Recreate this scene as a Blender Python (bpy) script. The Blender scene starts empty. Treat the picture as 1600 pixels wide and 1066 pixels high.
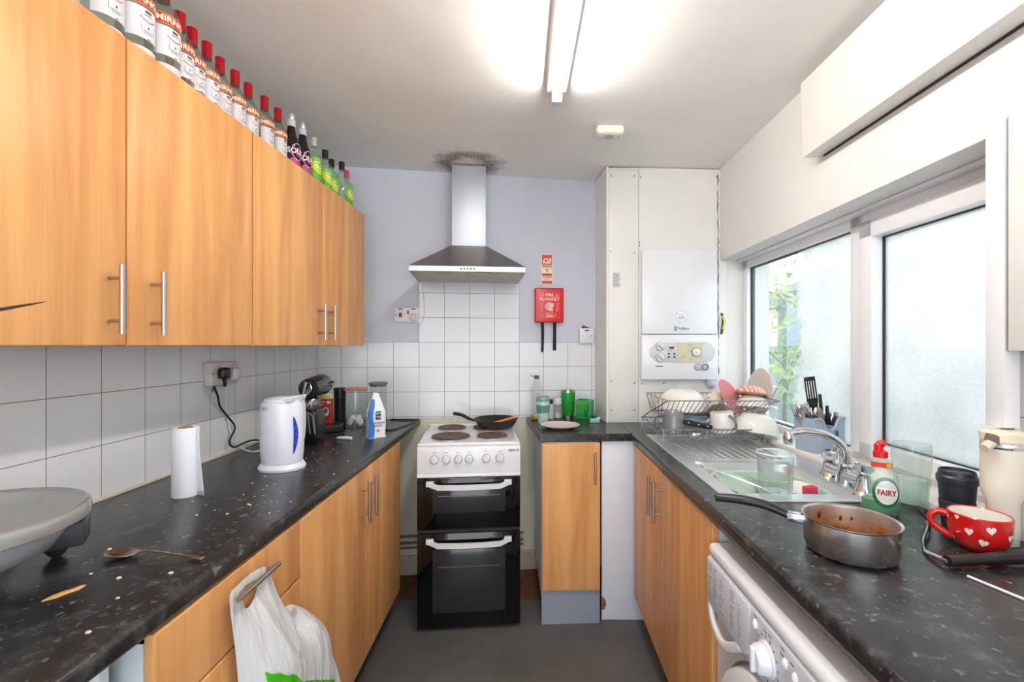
import bpy, bmesh, math, random
from mathutils import Vector, Matrix, geometry, noise as mnoise
random.seed(7)
SC = bpy.context.scene
COL = SC.collection
PI = math.pi
R = math.radians
# ------------------------------------------------------------ camera
CZ = 1.385                     # camera height above the floor
F = 700.0                      # focal length in pixels of the 1600 px frame
HX, HY = 815.0, 540.0          # vanishing point of the room axis
cam = bpy.data.cameras.new('camera')
camo = bpy.data.objects.new('camera', cam)
COL.objects.link(camo)
camo.location = (0, 0, CZ)
camo.rotation_euler = (PI/2, 0, 0)
cam.sensor_width = 36.0
cam.lens = 36.0*F/1600.0
cam.shift_x = (800-HX)/1600.0
cam.shift_y = (HY-533)/1600.0
cam.clip_start = 0.02
SC.camera = camo
# ------------------------------------------------------------ light
SC.cycles.transparent_max_bounces = 32
SC.view_settings.view_transform = 'Standard'
SC.view_settings.look = 'None'
SC.view_settings.gamma = 1.0
SC.view_settings.use_curve_mapping = False
SC.view_settings.exposure = 0.68
SKY_STRENGTH = 2.5
TUBE_STRENGTH = 46.0
w = bpy.data.worlds.new('sky')
SC.world = w
w.use_nodes = True
bg = w.node_tree.nodes['Background']
bg.inputs[0].default_value = (0.88, 0.94, 1.0, 1)
bg.inputs[1].default_value = SKY_STRENGTH
sl = bpy.data.lights.new('sun', 'SUN')
sl.energy = 2.5
sl.angle = R(2)
sl.color = (1.0, 0.95, 0.86)
slo = bpy.data.objects.new('sun', sl)
COL.objects.link(slo)
slo.rotation_euler = Vector((0.62, 0.25, -0.80)).to_track_quat('-Z', 'Y').to_euler()

# ------------------------------------------------------------ pixel helpers (used only to find real positions)
def PZ(px, py, z):
    d = (CZ-z)*F/(py-HY)
    return Vector(((px-HX)*d/F, d, z))
def PD(px, py, d):
    return Vector(((px-HX)*d/F, d, CZ-(py-HY)*d/F))
TH = math.atan2(0.16, 1.669)                 # the back wall is not quite square to the room
BO = Vector((-1.205, 2.66, 0))
E1 = Vector((math.cos(TH), math.sin(TH), 0))
EN = Vector((math.sin(TH), -math.cos(TH), 0))   # out of the back wall
def BW(px, py, off=0.0):
    """point of the back wall seen at a pixel -> world vector"""
    t = (px-HX)/F
    o = BO+EN*off
    u = (t*o.y-o.x)/(E1.x-t*E1.y)
    p = o+E1*u
    p.z = CZ-(py-HY)*p.y/F
    return p
RTH = -math.atan(0.03)
RO = Vector((0.483, 0, 0))
RX = Vector((math.cos(RTH), math.sin(RTH), 0))
RY = Vector((-math.sin(RTH), math.cos(RTH), 0))
def RL(x, y, z):
    return RO+RX*x+RY*y+Vector((0, 0, z))
WT = 0.943                                    # worktop height
CEIL = lambda x: 2.428-0.025*x

# ------------------------------------------------------------ scene helpers
def thing(name, label, cat, loc=(0, 0, 0), rz=0.0, group=None, kind=None):
    o = bpy.data.objects.new(name, None)
    COL.objects.link(o)
    o.location = loc
    o.rotation_euler = (0, 0, rz)
    o.empty_display_size = 0.05
    tag(o, label, cat, group, kind)
    return o
def tag(o, label=None, cat=None, group=None, kind=None):
    if label: o['label'] = label
    if cat: o['category'] = cat
    if group: o['group'] = group
    if kind: o['kind'] = kind
    return o
def smooth(pts, k=6, closed=False):
    pts = [Vector(p) for p in pts]
    n = len(pts); out = []
    rng = range(n) if closed else range(n-1)
    for i in rng:
        if closed:
            p0, p1, p2, p3 = pts[(i-1) % n], pts[i], pts[(i+1) % n], pts[(i+2) % n]
        else:
            p0 = pts[max(i-1, 0)]; p1 = pts[i]; p2 = pts[i+1]; p3 = pts[min(i+2, n-1)]
        for j in range(k):
            t = j/k
            out.append(0.5*((2*p1)+(-p0+p2)*t+(2*p0-5*p1+4*p2-p3)*t*t+(-p0+3*p1-3*p2+p3)*t**3))
    if not closed: out.append(pts[-1])
    return out

class MB:
    def __init__(s):
        s.bm = bmesh.new()
        s.M = Matrix.Identity(4)
    def at(s, loc=(0, 0, 0), rot=(0, 0, 0), scale=(1, 1, 1)):
        from mathutils import Euler
        s.M = Matrix.Translation(loc) @ Euler(rot, 'XYZ').to_matrix().to_4x4() @ Matrix.Diagonal((*scale, 1))
        return s
    def mat4(s, M):
        s.M = M
        return s
    def _take(s, b):
        vm = {}
        for v in b.verts: vm[v] = s.bm.verts.new(s.M @ v.co)
        for f in b.faces:
            try: nf = s.bm.faces.new([vm[v] for v in f.verts]); nf.material_index = f.material_index
            except ValueError: pass
        b.free()
    def box(s, x0, x1, y0, y1, z0, z1, bev=0.0, seg=2, edges=None):
        b = bmesh.new()
        if x0 > x1: x0, x1 = x1, x0
        if y0 > y1: y0, y1 = y1, y0
        if z0 > z1: z0, z1 = z1, z0
        vs = [b.verts.new((x, y, z)) for x in (x0, x1) for y in (y0, y1) for z in (z0, z1)]
        for q in ((0, 1, 3, 2), (4, 6, 7, 5), (0, 4, 5, 1), (2, 3, 7, 6), (0, 2, 6, 4), (1, 5, 7, 3)):
            b.faces.new([vs[i] for i in q])
        if bev > 0:
            es = [e for e in b.edges if edges is None or edges(e.verts[0].co, e.verts[1].co)]
            bmesh.ops.bevel(b, geom=es, offset=bev, segments=seg, affect='EDGES', profile=0.5)
        s._take(b); return s
    def prism(s, poly, h0, h1, axis='z', bev=0.0, seg=2, edges=None):
        b = bmesh.new()
        def mk(p, h):
            if axis == 'z': return (p[0], p[1], h)
            if axis == 'y': return (p[0], h, p[1])
            return (h, p[0], p[1])
        lo = [b.verts.new(mk(p, h0)) for p in poly]
        hi = [b.verts.new(mk(p, h1)) for p in poly]
        n = len(poly)
        b.faces.new(lo); b.faces.new(hi)
        for i in range(n):
            b.faces.new((lo[i], lo[(i+1) % n], hi[(i+1) % n], hi[i]))
        bmesh.ops.recalc_face_normals(b, faces=b.faces)
        if bev > 0:
            es = [e for e in b.edges if edges is None or edges(e.verts[0].co, e.verts[1].co)]
            bmesh.ops.bevel(b, geom=es, offset=bev, segments=seg, affect='EDGES', profile=0.5)
        s._take(b); return s
    def lathe(s, prof, n=32, c=(0, 0, 0), sx=1.0, sy=1.0, a0=0.0, a1=2*PI):
        b = bmesh.new()
        full = abs(a1-a0-2*PI) < 1e-6
        m = n if full else n+1
        rings = []
        for (r, z) in prof:
            if r < 1e-6:
                rings.append([b.verts.new((c[0], c[1], c[2]+z))])
            else:
                rings.append([b.verts.new((c[0]+r*sx*math.cos(a0+(a1-a0)*i/n), c[1]+r*sy*math.sin(a0+(a1-a0)*i/n), c[2]+z)) for i in range(m)])
        for A, B in zip(rings, rings[1:]):
            for i in range(n if full else n):
                j = (i+1) % m if full else i+1
                a, a2 = (A[i], A[j]) if len(A) > 1 else (A[0], A[0])
                c1, c2 = (B[i], B[j]) if len(B) > 1 else (B[0], B[0])
                vs = []
                for v in (a, a2, c2, c1):
                    if v not in vs: vs.append(v)
                if len(vs) > 2:
                    try: b.faces.new(vs)
                    except ValueError: pass
        s._take(b); return s
    def cyl(s, p0, p1, r0, r1=None, n=16, cap=True):
        r1 = r0 if r1 is None else r1
        p0 = Vector(p0); p1 = Vector(p1)
        ax = (p1-p0).normalized()
        up = Vector((0, 0, 1)) if abs(ax.z) < 0.9 else Vector((1, 0, 0))
        u = ax.cross(up).normalized(); v = ax.cross(u)
        b = bmesh.new()
        A = [b.verts.new(p0+(u*math.cos(2*PI*i/n)+v*math.sin(2*PI*i/n))*r0) for i in range(n)]
        B = [b.verts.new(p1+(u*math.cos(2*PI*i/n)+v*math.sin(2*PI*i/n))*r1) for i in range(n)]
        for i in range(n): b.faces.new((A[i], A[(i+1) % n], B[(i+1) % n], B[i]))
        if cap:
            b.faces.new(A); b.faces.new(B)
        s._take(b); return s
    def tube(s, pts, r, n=8, closed=False, flat=1.0, up0=None):
        pts = [Vector(p) for p in pts]
        m = len(pts)
        rs = r if isinstance(r, (list, tuple)) else [r]*m
        b = bmesh.new(); rings = []
        t0 = (pts[1]-pts[0]).normalized()
        up = Vector(up0) if up0 else (Vector((0, 0, 1)) if abs(t0.z) < 0.9 else Vector((1, 0, 0)))
        u = (up-t0*up.dot(t0)).normalized()
        for i in range(m):
            if closed: t = (pts[(i+1) % m]-pts[i-1]).normalized()
            else: t = (pts[min(i+1, m-1)]-pts[max(i-1, 0)]).normalized()
            u = (u-t*u.dot(t))
            u = u.normalized() if u.length > 1e-6 else Vector((1, 0, 0))
            v = t.cross(u)
            rings.append([b.verts.new(pts[i]+u*math.cos(2*PI*k/n)*rs[i]*flat+v*math.sin(2*PI*k/n)*rs[i]) for k in range(n)])
        for i in range(m if closed else m-1):
            A = rings[i]; B = rings[(i+1) % m]
            for k in range(n): b.faces.new((A[k], A[(k+1) % n], B[(k+1) % n], B[k]))
        if not closed:
            b.faces.new(rings[0]); b.faces.new(rings[-1])
        s._take(b); return s
    def ball(s, c, rx, ry=None, rz=None, n=16):
        ry = rx if ry is None else ry; rz = rx if rz is None else rz
        k = n//2
        prof = [(math.sin(PI*i/k), -math.cos(PI*i/k)) for i in range(k+1)]
        prof[0] = (0, -1); prof[-1] = (0, 1)
        M = s.M
        s.M = M @ Matrix.Translation(c) @ Matrix.Diagonal((rx, ry, rz, 1))
        s.lathe(prof, n)
        s.M = M
        return s
    def grid(s, fn, nu, nv):
        b = bmesh.new()
        V = [[b.verts.new(fn(i/nu, j/nv)) for j in range(nv+1)] for i in range(nu+1)]
        for i in range(nu):
            for j in range(nv): b.faces.new((V[i][j], V[i+1][j], V[i+1][j+1], V[i][j+1]))
        s._take(b); return s
    def build(s, name, m, parent=None, ang=35, solid=0.0, flat=False):
        bmesh.ops.remove_doubles(s.bm, verts=s.bm.verts, dist=1e-6)
        bmesh.ops.recalc_face_normals(s.bm, faces=s.bm.faces)
        for f in s.bm.faces: f.smooth = not flat
        me = bpy.data.meshes.new(name)
        s.bm.to_mesh(me); s.bm.free()
        if not flat: me.set_sharp_from_angle(angle=R(ang))
        for mm in (m if isinstance(m, (list, tuple)) else [m]): me.materials.append(mm)
        o = bpy.data.objects.new(name, me)
        COL.objects.link(o)
        if parent: o.parent = parent
        if solid:
            md = o.modifiers.new('thickness', 'SOLIDIFY'); md.thickness = solid; md.offset = 0
        return o

def text(name, body, size, m, parent=None, fn=None, align='CENTER', ext=0.0004, sx=1.0, bold=0.0):
    cu = bpy.data.curves.new('letters', 'FONT')
    cu.body = body; cu.size = size; cu.align_x = align; cu.align_y = 'CENTER'
    cu.extrude = ext; cu.resolution_u = 3; cu.offset = bold
    tmp = bpy.data.objects.new('letters', cu)
    me = bpy.data.meshes.new_from_object(tmp)
    bpy.data.objects.remove(tmp); bpy.data.curves.remove(cu)
    fn = fn or (lambda x, y, h: (x, -h, y))
    for v in me.vertices: v.co = Vector(fn(v.co.x*sx, v.co.y, v.co.z))
    me.materials.clear(); me.materials.append(m); me.name = name
    o = bpy.data.objects.new(name, me)
    COL.objects.link(o)
    if parent: o.parent = parent
    return o
def wrap(r, z0, a0=-PI/2, k=1.0):
    """lettering bent round an upright cylinder; a0 = direction the middle faces"""
    return lambda x, y, h: ((r+h)*math.cos(a0+x/r*k), (r+h)*math.sin(a0+x/r*k), z0+y)
def dup(root, loc=None, rz=None, label=None, name=None):
    r = root.copy(); COL.objects.link(r)
    if loc is not None: r.location = loc
    if rz is not None: r.rotation_euler = (0, 0, rz)
    if label: r['label'] = label
    for ch in list(root.children):
        c = ch.copy(); COL.objects.link(c); c.parent = r
        for g in list(ch.children):
            d = g.copy(); COL.objects.link(d); d.parent = c
    return r

# ------------------------------------------------------------ materials
def lin(c):
    return tuple(((v/255)/12.92 if v/255 <= 0.04045 else ((v/255+0.055)/1.055)**2.4) for v in c)+(1,)
def nodes(name):
    m = bpy.data.materials.new(name); m.use_nodes = True
    nt = m.node_tree
    return m, nt, nt.nodes['Principled BSDF']
def N(nt, typ, **kw):
    n = nt.nodes.new(typ)
    for k, v in kw.items():
        if k.startswith('_'): setattr(n, k[1:], v)
        else: n.inputs[k.replace('_', ' ')].default_value = v
    return n
def ramp(nt, stops, interp='LINEAR'):
    r = nt.nodes.new('ShaderNodeValToRGB'); r.color_ramp.interpolation = interp
    el = r.color_ramp.elements
    while len(el) < len(stops): el.new(0.5)
    for e, (p, c) in zip(el, stops):
        e.position = p; e.color = c if len(c) == 4 else tuple(c)+(1,)
    return r
def P(name, col, rough=0.5, metal=0.0, var=0.05, scale=20, bump=0.0, bscale=200, spec=0.5, coat=0.0, trans=0.0, aniso=0, sub=0.0):
    m, nt, b = nodes(name)
    L = nt.links
    tc = N(nt, 'ShaderNodeTexCoord')
    nz = N(nt, 'ShaderNodeTexNoise', Scale=scale, Detail=4.0)
    L.new(tc.outputs['Object'], nz.inputs['Vector'])
    c = lin(col)
    r = ramp(nt, [(0.3, tuple(v*(1-var) for v in c[:3])), (0.7, tuple(min(1, v*(1+var)) for v in c[:3]))])
    L.new(nz.outputs['Fac'], r.inputs[0]); L.new(r.outputs[0], b.inputs['Base Color'])
    b.inputs['Roughness'].default_value = rough; b.inputs['Metallic'].default_value = metal
    b.inputs['Specular IOR Level'].default_value = spec
    b.inputs['Coat Weight'].default_value = coat
    if trans: b.inputs['Transmission Weight'].default_value = trans
    if bump:
        n2 = N(nt, 'ShaderNodeTexNoise', Scale=bscale, Detail=3.0)
        L.new(tc.outputs['Object'], n2.inputs['Vector'])
        bp = N(nt, 'ShaderNodeBump', Strength=bump, Distance=0.002)
        L.new(n2.outputs['Fac'], bp.inputs['Height']); L.new(bp.outputs[0], b.inputs['Normal'])
    return m
def wood(name, c1, c2, rough=0.38):
    m, nt, b = nodes(name); L = nt.links
    tc = N(nt, 'ShaderNodeTexCoord')
    mp = N(nt, 'ShaderNodeMapping', Scale=(9, 9, 0.7)); L.new(tc.outputs['Object'], mp.inputs[0])
    n1 = N(nt, 'ShaderNodeTexNoise', Scale=1.3, Detail=5.0, Distortion=0.7); L.new(mp.outputs[0], n1.inputs['Vector'])
    mp2 = N(nt, 'ShaderNodeMapping', Scale=(160, 160, 5)); L.new(tc.outputs['Object'], mp2.inputs[0])
    n2 = N(nt, 'ShaderNodeTexNoise', Scale=1.0, Detail=3.0); L.new(mp2.outputs[0], n2.inputs['Vector'])
    mp3 = N(nt, 'ShaderNodeMapping', Scale=(14, 14, 1.6)); L.new(tc.outputs['Object'], mp3.inputs[0])
    n3 = N(nt, 'ShaderNodeTexNoise', Scale=0.6, Detail=1.0); L.new(mp3.outputs[0], n3.inputs['Vector'])
    ml = N(nt, 'ShaderNodeMath', _operation='MULTIPLY'); ml.inputs[1].default_value = 26.0; L.new(n3.outputs['Fac'], ml.inputs[0])
    sn = N(nt, 'ShaderNodeMath', _operation='SINE'); L.new(ml.outputs[0], sn.inputs[0])
    a1 = N(nt, 'ShaderNodeMath', _operation='MULTIPLY_ADD'); a1.inputs[1].default_value = 0.055; L.new(sn.outputs[0], a1.inputs[0]); L.new(n1.outputs['Fac'], a1.inputs[2])
    a2 = N(nt, 'ShaderNodeMath', _operation='MULTIPLY_ADD'); a2.inputs[1].default_value = 0.22; L.new(n2.outputs['Fac'], a2.inputs[0]); L.new(a1.outputs[0], a2.inputs[2])
    r = ramp(nt, [(0.36, lin(c2)), (0.82, lin(c1))]); L.new(a2.outputs[0], r.inputs[0])
    L.new(r.outputs[0], b.inputs['Base Color'])
    b.inputs['Roughness'].default_value = rough; b.inputs['Specular IOR Level'].default_value = 0.4
    return m
def worktop_mat(name):
    m, nt, b = nodes(name); L = nt.links
    tc = N(nt, 'ShaderNodeTexCoord')
    n1 = N(nt, 'ShaderNodeTexNoise', Scale=26, Detail=6.0, Roughness=0.62); L.new(tc.outputs['Object'], n1.inputs['Vector'])
    r1 = ramp(nt, [(0.36, lin((26, 26, 27))), (0.55, lin((48, 48, 49))), (0.70, lin((72, 72, 72)))])
    L.new(n1.outputs['Fac'], r1.inputs[0])
    dn = N(nt, 'ShaderNodeTexNoise', Scale=60, Detail=2.0); L.new(tc.outputs['Object'], dn.inputs['Vector'])
    mx = N(nt, 'ShaderNodeVectorMath', _operation='MULTIPLY_ADD'); mx.inputs[1].default_value = (0.035, 0.035, 0.035)
    L.new(dn.outputs['Color'], mx.inputs[0]); L.new(tc.outputs['Object'], mx.inputs[2])
    cur = r1.outputs[0]
    for sc, th, col, keep in ((27, 0.21, (108, 108, 108), 0.83), (62, 0.27, (98, 98, 98), 0.55)):
        v = N(nt, 'ShaderNodeTexVoronoi', Scale=sc); L.new(mx.outputs[0], v.inputs['Vector'])
        lt = N(nt, 'ShaderNodeMapRange'); lt.inputs['From Min'].default_value = th*1.35; lt.inputs['From Max'].default_value = th*0.75; L.new(v.outputs['Distance'], lt.inputs[0])
        sep = N(nt, 'ShaderNodeSeparateColor'); L.new(v.outputs['Color'], sep.inputs[0])
        gt = N(nt, 'ShaderNodeMath', _operation='GREATER_THAN'); gt.inputs[1].default_value = keep; L.new(sep.outputs[0], gt.inputs[0])
        mu = N(nt, 'ShaderNodeMath', _operation='MULTIPLY'); L.new(lt.outputs[0], mu.inputs[0]); L.new(gt.outputs[0], mu.inputs[1])
        mu2 = N(nt, 'ShaderNodeMath', _operation='MULTIPLY'); L.new(mu.outputs[0], mu2.inputs[0]); L.new(sep.outputs[1], mu2.inputs[1])
        mi = N(nt, 'ShaderNodeMix', _data_type='RGBA'); L.new(mu2.outputs[0], mi.inputs[0]); L.new(cur, mi.inputs[6]); mi.inputs[7].default_value = lin(col)
        cur = mi.outputs[2]
    L.new(cur, b.inputs['Base Color'])
    b.inputs['Roughness'].default_value = 0.27
    bp = N(nt, 'ShaderNodeBump', Strength=0.12, Distance=0.001); L.new(n1.outputs['Fac'], bp.inputs['Height']); L.new(bp.outputs[0], b.inputs['Normal'])
    return m
def tile_mat(name, x0=0.0, z0=0.95, wdt=0.15, col=(232, 233, 238), grout=(150, 138, 128)):
    m, nt, b = nodes(name); L = nt.links
    tc = N(nt, 'ShaderNodeTexCoord')
    sp = N(nt, 'ShaderNodeSeparateXYZ'); L.new(tc.outputs['Object'], sp.inputs[0])
    ax = N(nt, 'ShaderNodeMath', _operation='SUBTRACT'); ax.inputs[1].default_value = x0-10*wdt; L.new(sp.outputs[0], ax.inputs[0])
    az = N(nt, 'ShaderNodeMath', _operation='SUBTRACT'); az.inputs[1].default_value = z0-1.5; L.new(sp.outputs[2], az.inputs[0])
    cb = N(nt, 'ShaderNodeCombineXYZ'); L.new(ax.outputs[0], cb.inputs[0]); L.new(az.outputs[0], cb.inputs[1])
    br = nt.nodes.new('ShaderNodeTexBrick'); br.offset = 0.0; br.squash = 1.0
    br.inputs['Scale'].default_value = 1.0; br.inputs['Mortar Size'].default_value = 0.0014
    br.inputs['Mortar Smooth'].default_value = 0.25
    br.inputs['Brick Width'].default_value = wdt; br.inputs['Row Height'].default_value = 0.15
    c = lin(col)
    br.inputs['Color1'].default_value = c; br.inputs['Color2'].default_value = tuple(v*0.965 for v in c[:3])+(1,)
    br.inputs['Mortar'].default_value = lin(grout)
    L.new(cb.outputs[0], br.inputs['Vector'])
    L.new(br.outputs['Color'], b.inputs['Base Color'])
    rr = ramp(nt, [(0, (0.13, 0.13, 0.13)), (1, (0.8, 0.8, 0.8))]); L.new(br.outputs['Fac'], rr.inputs[0]); L.new(rr.outputs[0], b.inputs['Roughness'])
    inv = N(nt, 'ShaderNodeMath', _operation='SUBTRACT'); inv.inputs[0].default_value = 1.0; L.new(br.outputs['Fac'], inv.inputs[1])
    wn = N(nt, 'ShaderNodeTexNoise', Scale=9.0, Detail=1.0); L.new(tc.outputs['Object'], wn.inputs['Vector'])
    ad = N(nt, 'ShaderNodeMath', _operation='MULTIPLY_ADD'); ad.inputs[1].default_value = 0.8; L.new(wn.outputs['Fac'], ad.inputs[0]); L.new(inv.outputs[0], ad.inputs[2])
    bp = N(nt, 'ShaderNodeBump', Strength=0.5, Distance=0.0012); L.new(ad.outputs[0], bp.inputs['Height']); L.new(bp.outputs[0], b.inputs['Normal'])
    return m
def wall_mat(name, col, bump=0.35, bscale=55, var=0.03, dirt=None, rough=0.75):
    m, nt, b = nodes(name); L = nt.links
    tc = N(nt, 'ShaderNodeTexCoord')
    n0 = N(nt, 'ShaderNodeTexNoise', Scale=2.2, Detail=5.0); L.new(tc.outputs['Object'], n0.inputs['Vector'])
    c = lin(col)
    r = ramp(nt, [(0.3, tuple(v*(1-var*2) for v in c[:3])), (0.7, tuple(min(1, v*(1+var)) for v in c[:3]))]); L.new(n0.outputs['Fac'], r.inputs[0])
    out = r.outputs[0]
    if dirt:
        n3 = N(nt, 'ShaderNodeTexNoise', Scale=dirt[1], Detail=8.0, Roughness=0.7); L.new(tc.outputs['Object'], n3.inputs['Vector'])
        r3 = ramp(nt, [(dirt[2], (0, 0, 0)), (dirt[2]+0.12, (1, 1, 1))]); L.new(n3.outputs['Fac'], r3.inputs[0])
        mi = N(nt, 'ShaderNodeMix', _data_type='RGBA'); L.new(r3.outputs[0], mi.inputs[0]); L.new(out, mi.inputs[6]); mi.inputs[7].default_value = lin(dirt[0])
        out = mi.outputs[2]
    L.new(out, b.inputs['Base Color'])
    b.inputs['Roughness'].default_value = rough; b.inputs['Specular IOR Level'].default_value = 0.3
    n1 = N(nt, 'ShaderNodeTexNoise', Scale=bscale, Detail=3.0); L.new(tc.outputs['Object'], n1.inputs['Vector'])
    bp = N(nt, 'ShaderNodeBump', Strength=bump, Distance=0.004); L.new(n1.outputs['Fac'], bp.inputs['Height']); L.new(bp.outputs[0], b.inputs['Normal'])
    return m
def front_only(nt, sock):
    # the far side of a thin sheet adds no second mirror
    g = N(nt, 'ShaderNodeNewGeometry')
    iv = N(nt, 'ShaderNodeMath', _operation='SUBTRACT'); iv.inputs[0].default_value = 1.0; nt.links.new(g.outputs['Backfacing'], iv.inputs[1])
    mu = N(nt, 'ShaderNodeMath', _operation='MULTIPLY'); nt.links.new(iv.outputs[0], mu.inputs[0]); nt.links.new(sock, mu.inputs[1])
    return mu.outputs[0]
def thin_glass(name, tint=(1, 1, 1), rough=0.02, refl=0.5, body=0.0, bodycol=(1, 1, 1)):
    """clear thin-walled glass or plastic: see-through with fresnel reflections"""
    m = bpy.data.materials.new(name); m.use_nodes = True; nt = m.node_tree; nt.nodes.clear(); L = nt.links
    out = N(nt, 'ShaderNodeOutputMaterial')
    tr = N(nt, 'ShaderNodeBsdfTransparent'); tr.inputs[0].default_value = tuple(tint)+(1,)
    gl = N(nt, 'ShaderNodeBsdfGlossy'); gl.inputs['Roughness'].default_value = rough
    lw = N(nt, 'ShaderNodeLayerWeight', Blend=0.35)
    ml = N(nt, 'ShaderNodeMath', _operation='MULTIPLY_ADD'); ml.inputs[1].default_value = refl; ml.inputs[2].default_value = 0.03; L.new(lw.outputs['Fresnel'], ml.inputs[0])
    mx = N(nt, 'ShaderNodeMixShader'); L.new(front_only(nt, ml.outputs[0]), mx.inputs[0]); L.new(tr.outputs[0], mx.inputs[1]); L.new(gl.outputs[0], mx.inputs[2])
    last = mx.outputs[0]
    if body > 0:
        df = N(nt, 'ShaderNodeBsdfDiffuse'); df.inputs[0].default_value = tuple(bodycol)+(1,)
        m2 = N(nt, 'ShaderNodeMixShader'); m2.inputs[0].default_value = body; L.new(last, m2.inputs[1]); L.new(df.outputs[0], m2.inputs[2]); last = m2.outputs[0]
    L.new(last, out.inputs[0])
    return m
def fogged_glass(name, x0, x1, z0, z1, clear):
    """window pane with condensation; clear = how much of the pane is still see-through at its far top"""
    m = bpy.data.materials.new(name); m.use_nodes = True; nt = m.node_tree; nt.nodes.clear(); L = nt.links
    out = N(nt, 'ShaderNodeOutputMaterial')
    tc = N(nt, 'ShaderNodeTexCoord'); sp = N(nt, 'ShaderNodeSeparateXYZ'); L.new(tc.outputs['Object'], sp.inputs[0])
    n1 = N(nt, 'ShaderNodeTexNoise', Scale=7.0, Detail=6.0, Roughness=0.65); L.new(tc.outputs['Object'], n1.inputs['Vector'])
    n2 = N(nt, 'ShaderNodeTexNoise', Scale=90.0, Detail=4.0, Roughness=0.8); L.new(tc.outputs['Object'], n2.inputs['Vector'])
    # along the pane: near end foggy, far end clear
    mr = N(nt, 'ShaderNodeMapRange'); mr.inputs['From Min'].default_value = x1; mr.inputs['From Max'].default_value = x0; L.new(sp.outputs[1], mr.inputs[0])
    a = N(nt, 'ShaderNodeMath', _operation='MULTIPLY_ADD'); a.inputs[1].default_value = 0.7; L.new(n1.outputs['Fac'], a.inputs[0]); L.new(mr.outputs[0], a.inputs[2])
    r = ramp(nt, [(clear, (0.10, 0.10, 0.10)), (min(1, clear+0.28), (0.78, 0.78, 0.78))]); L.new(a.outputs[0], r.inputs[0])
    s2 = N(nt, 'ShaderNodeMath', _operation='MULTIPLY_ADD'); s2.inputs[1].default_value = 0.5; s2.inputs[2].default_value = -0.25; L.new(n2.outputs['Fac'], s2.inputs[0])
    fac = N(nt, 'ShaderNodeMath', _operation='ADD', _use_clamp=True); L.new(r.outputs[0], fac.inputs[0]); L.new(s2.outputs[0], fac.inputs[1])
    tr = N(nt, 'ShaderNodeBsdfTransparent'); tr.inputs[0].default_value = (0.80, 0.83, 0.83, 1)
    tl = N(nt, 'ShaderNodeBsdfTranslucent'); n5 = N(nt, 'ShaderNodeTexNoise', Scale=3.2, Detail=5.0, Roughness=0.6); L.new(tc.outputs['Object'], n5.inputs['Vector'])
    zr = N(nt, 'ShaderNodeMapRange'); zr.inputs['From Min'].default_value = z0; zr.inputs['From Max'].default_value = z1; L.new(sp.outputs[2], zr.inputs[0])
    zm = N(nt, 'ShaderNodeMath', _operation='MULTIPLY_ADD'); zm.inputs[1].default_value = 0.45; L.new(zr.outputs[0], zm.inputs[0]); L.new(n5.outputs['Fac'], zm.inputs[2])
    zc = ramp(nt, [(0.40, (0.62, 0.65, 0.65)), (0.62, (0.76, 0.78, 0.78)), (0.95, (0.93, 0.94, 0.94))]); L.new(zm.outputs[0], zc.inputs[0])  # daylight brightness put into the mist tint, paler towards the top
    L.new(zc.outputs[0], tl.inputs[0])
    df = N(nt, 'ShaderNodeBsdfDiffuse'); df.inputs[0].default_value = (0.6, 0.62, 0.62, 1)
    md = N(nt, 'ShaderNodeMixShader'); md.inputs[0].default_value = 0.35; L.new(tl.outputs[0], md.inputs[1]); L.new(df.outputs[0], md.inputs[2])
    mx = N(nt, 'ShaderNodeMixShader'); L.new(fac.outputs[0], mx.inputs[0]); L.new(tr.outputs[0], mx.inputs[1]); L.new(md.outputs[0], mx.inputs[2])
    gl = N(nt, 'ShaderNodeBsdfGlossy', Roughness=0.12)
    lw = N(nt, 'ShaderNodeLayerWeight', Blend=0.15)
    m3 = N(nt, 'ShaderNodeMixShader'); L.new(front_only(nt, lw.outputs['Fresnel']), m3.inputs[0]); L.new(mx.outputs[0], m3.inputs[1]); L.new(gl.outputs[0], m3.inputs[2])
    L.new(m3.outputs[0], out.inputs[0])
    return m
def emis(name, col, st):
    m = bpy.data.materials.new(name); m.use_nodes = True; nt = m.node_tree; nt.nodes.clear()
    out = N(nt, 'ShaderNodeOutputMaterial'); e = N(nt, 'ShaderNodeEmission'); e.inputs[0].default_value = tuple(col)+(1,); e.inputs[1].default_value = st
    nt.links.new(e.outputs[0], out.inputs[0]); return m

WOODU = wood('beech laminate', (228, 172, 110), (194, 130, 76))
WORK = worktop_mat('black speckled laminate')
WHITE = P('white plastic', (226, 227, 230), 0.35, var=0.015)
WHITEG = P('white gloss enamel', (232, 233, 238), 0.16, var=0.01, coat=0.3)
UPVC = P('white window plastic', (238, 240, 244), 0.25, var=0.01)
CERAM = P('white glazed ceramic', (236, 234, 226), 0.12, var=0.01, coat=0.4)
CARC = P('white melamine', (205, 210, 214), 0.4, var=0.02)
GREYPL = P('grey plinth board', (146, 156, 172), 0.45, var=0.03)
DARKPL = P('dark plinth', (60, 56, 54), 0.6)
NICK = P('brushed nickel', (186, 180, 174), 0.28, 1.0, var=0.03)
CHROME = P('chrome', (215, 217, 222), 0.08, 1.0, var=0.02)
STEEL = P('brushed stainless steel', (176, 178, 180), 0.27, 1.0, var=0.05, scale=6)
STEELD = P('satin hood steel', (140, 134, 126), 0.34, 1.0, var=0.06, scale=8)
BLACK = P('black plastic', (22, 22, 24), 0.35, var=0.05)
BLACKG = P('black glass', (6, 6, 8), 0.05, var=0.02, spec=0.6)
BLACKM = P('matt black coating', (28, 28, 30), 0.42, var=0.05)
GREYPC = P('grey plastic', (120, 122, 126), 0.4)
IRON = P('rusty hotplate iron', (92, 68, 60), 0.6, var=0.25, scale=60, bump=0.2, bscale=300)
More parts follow.
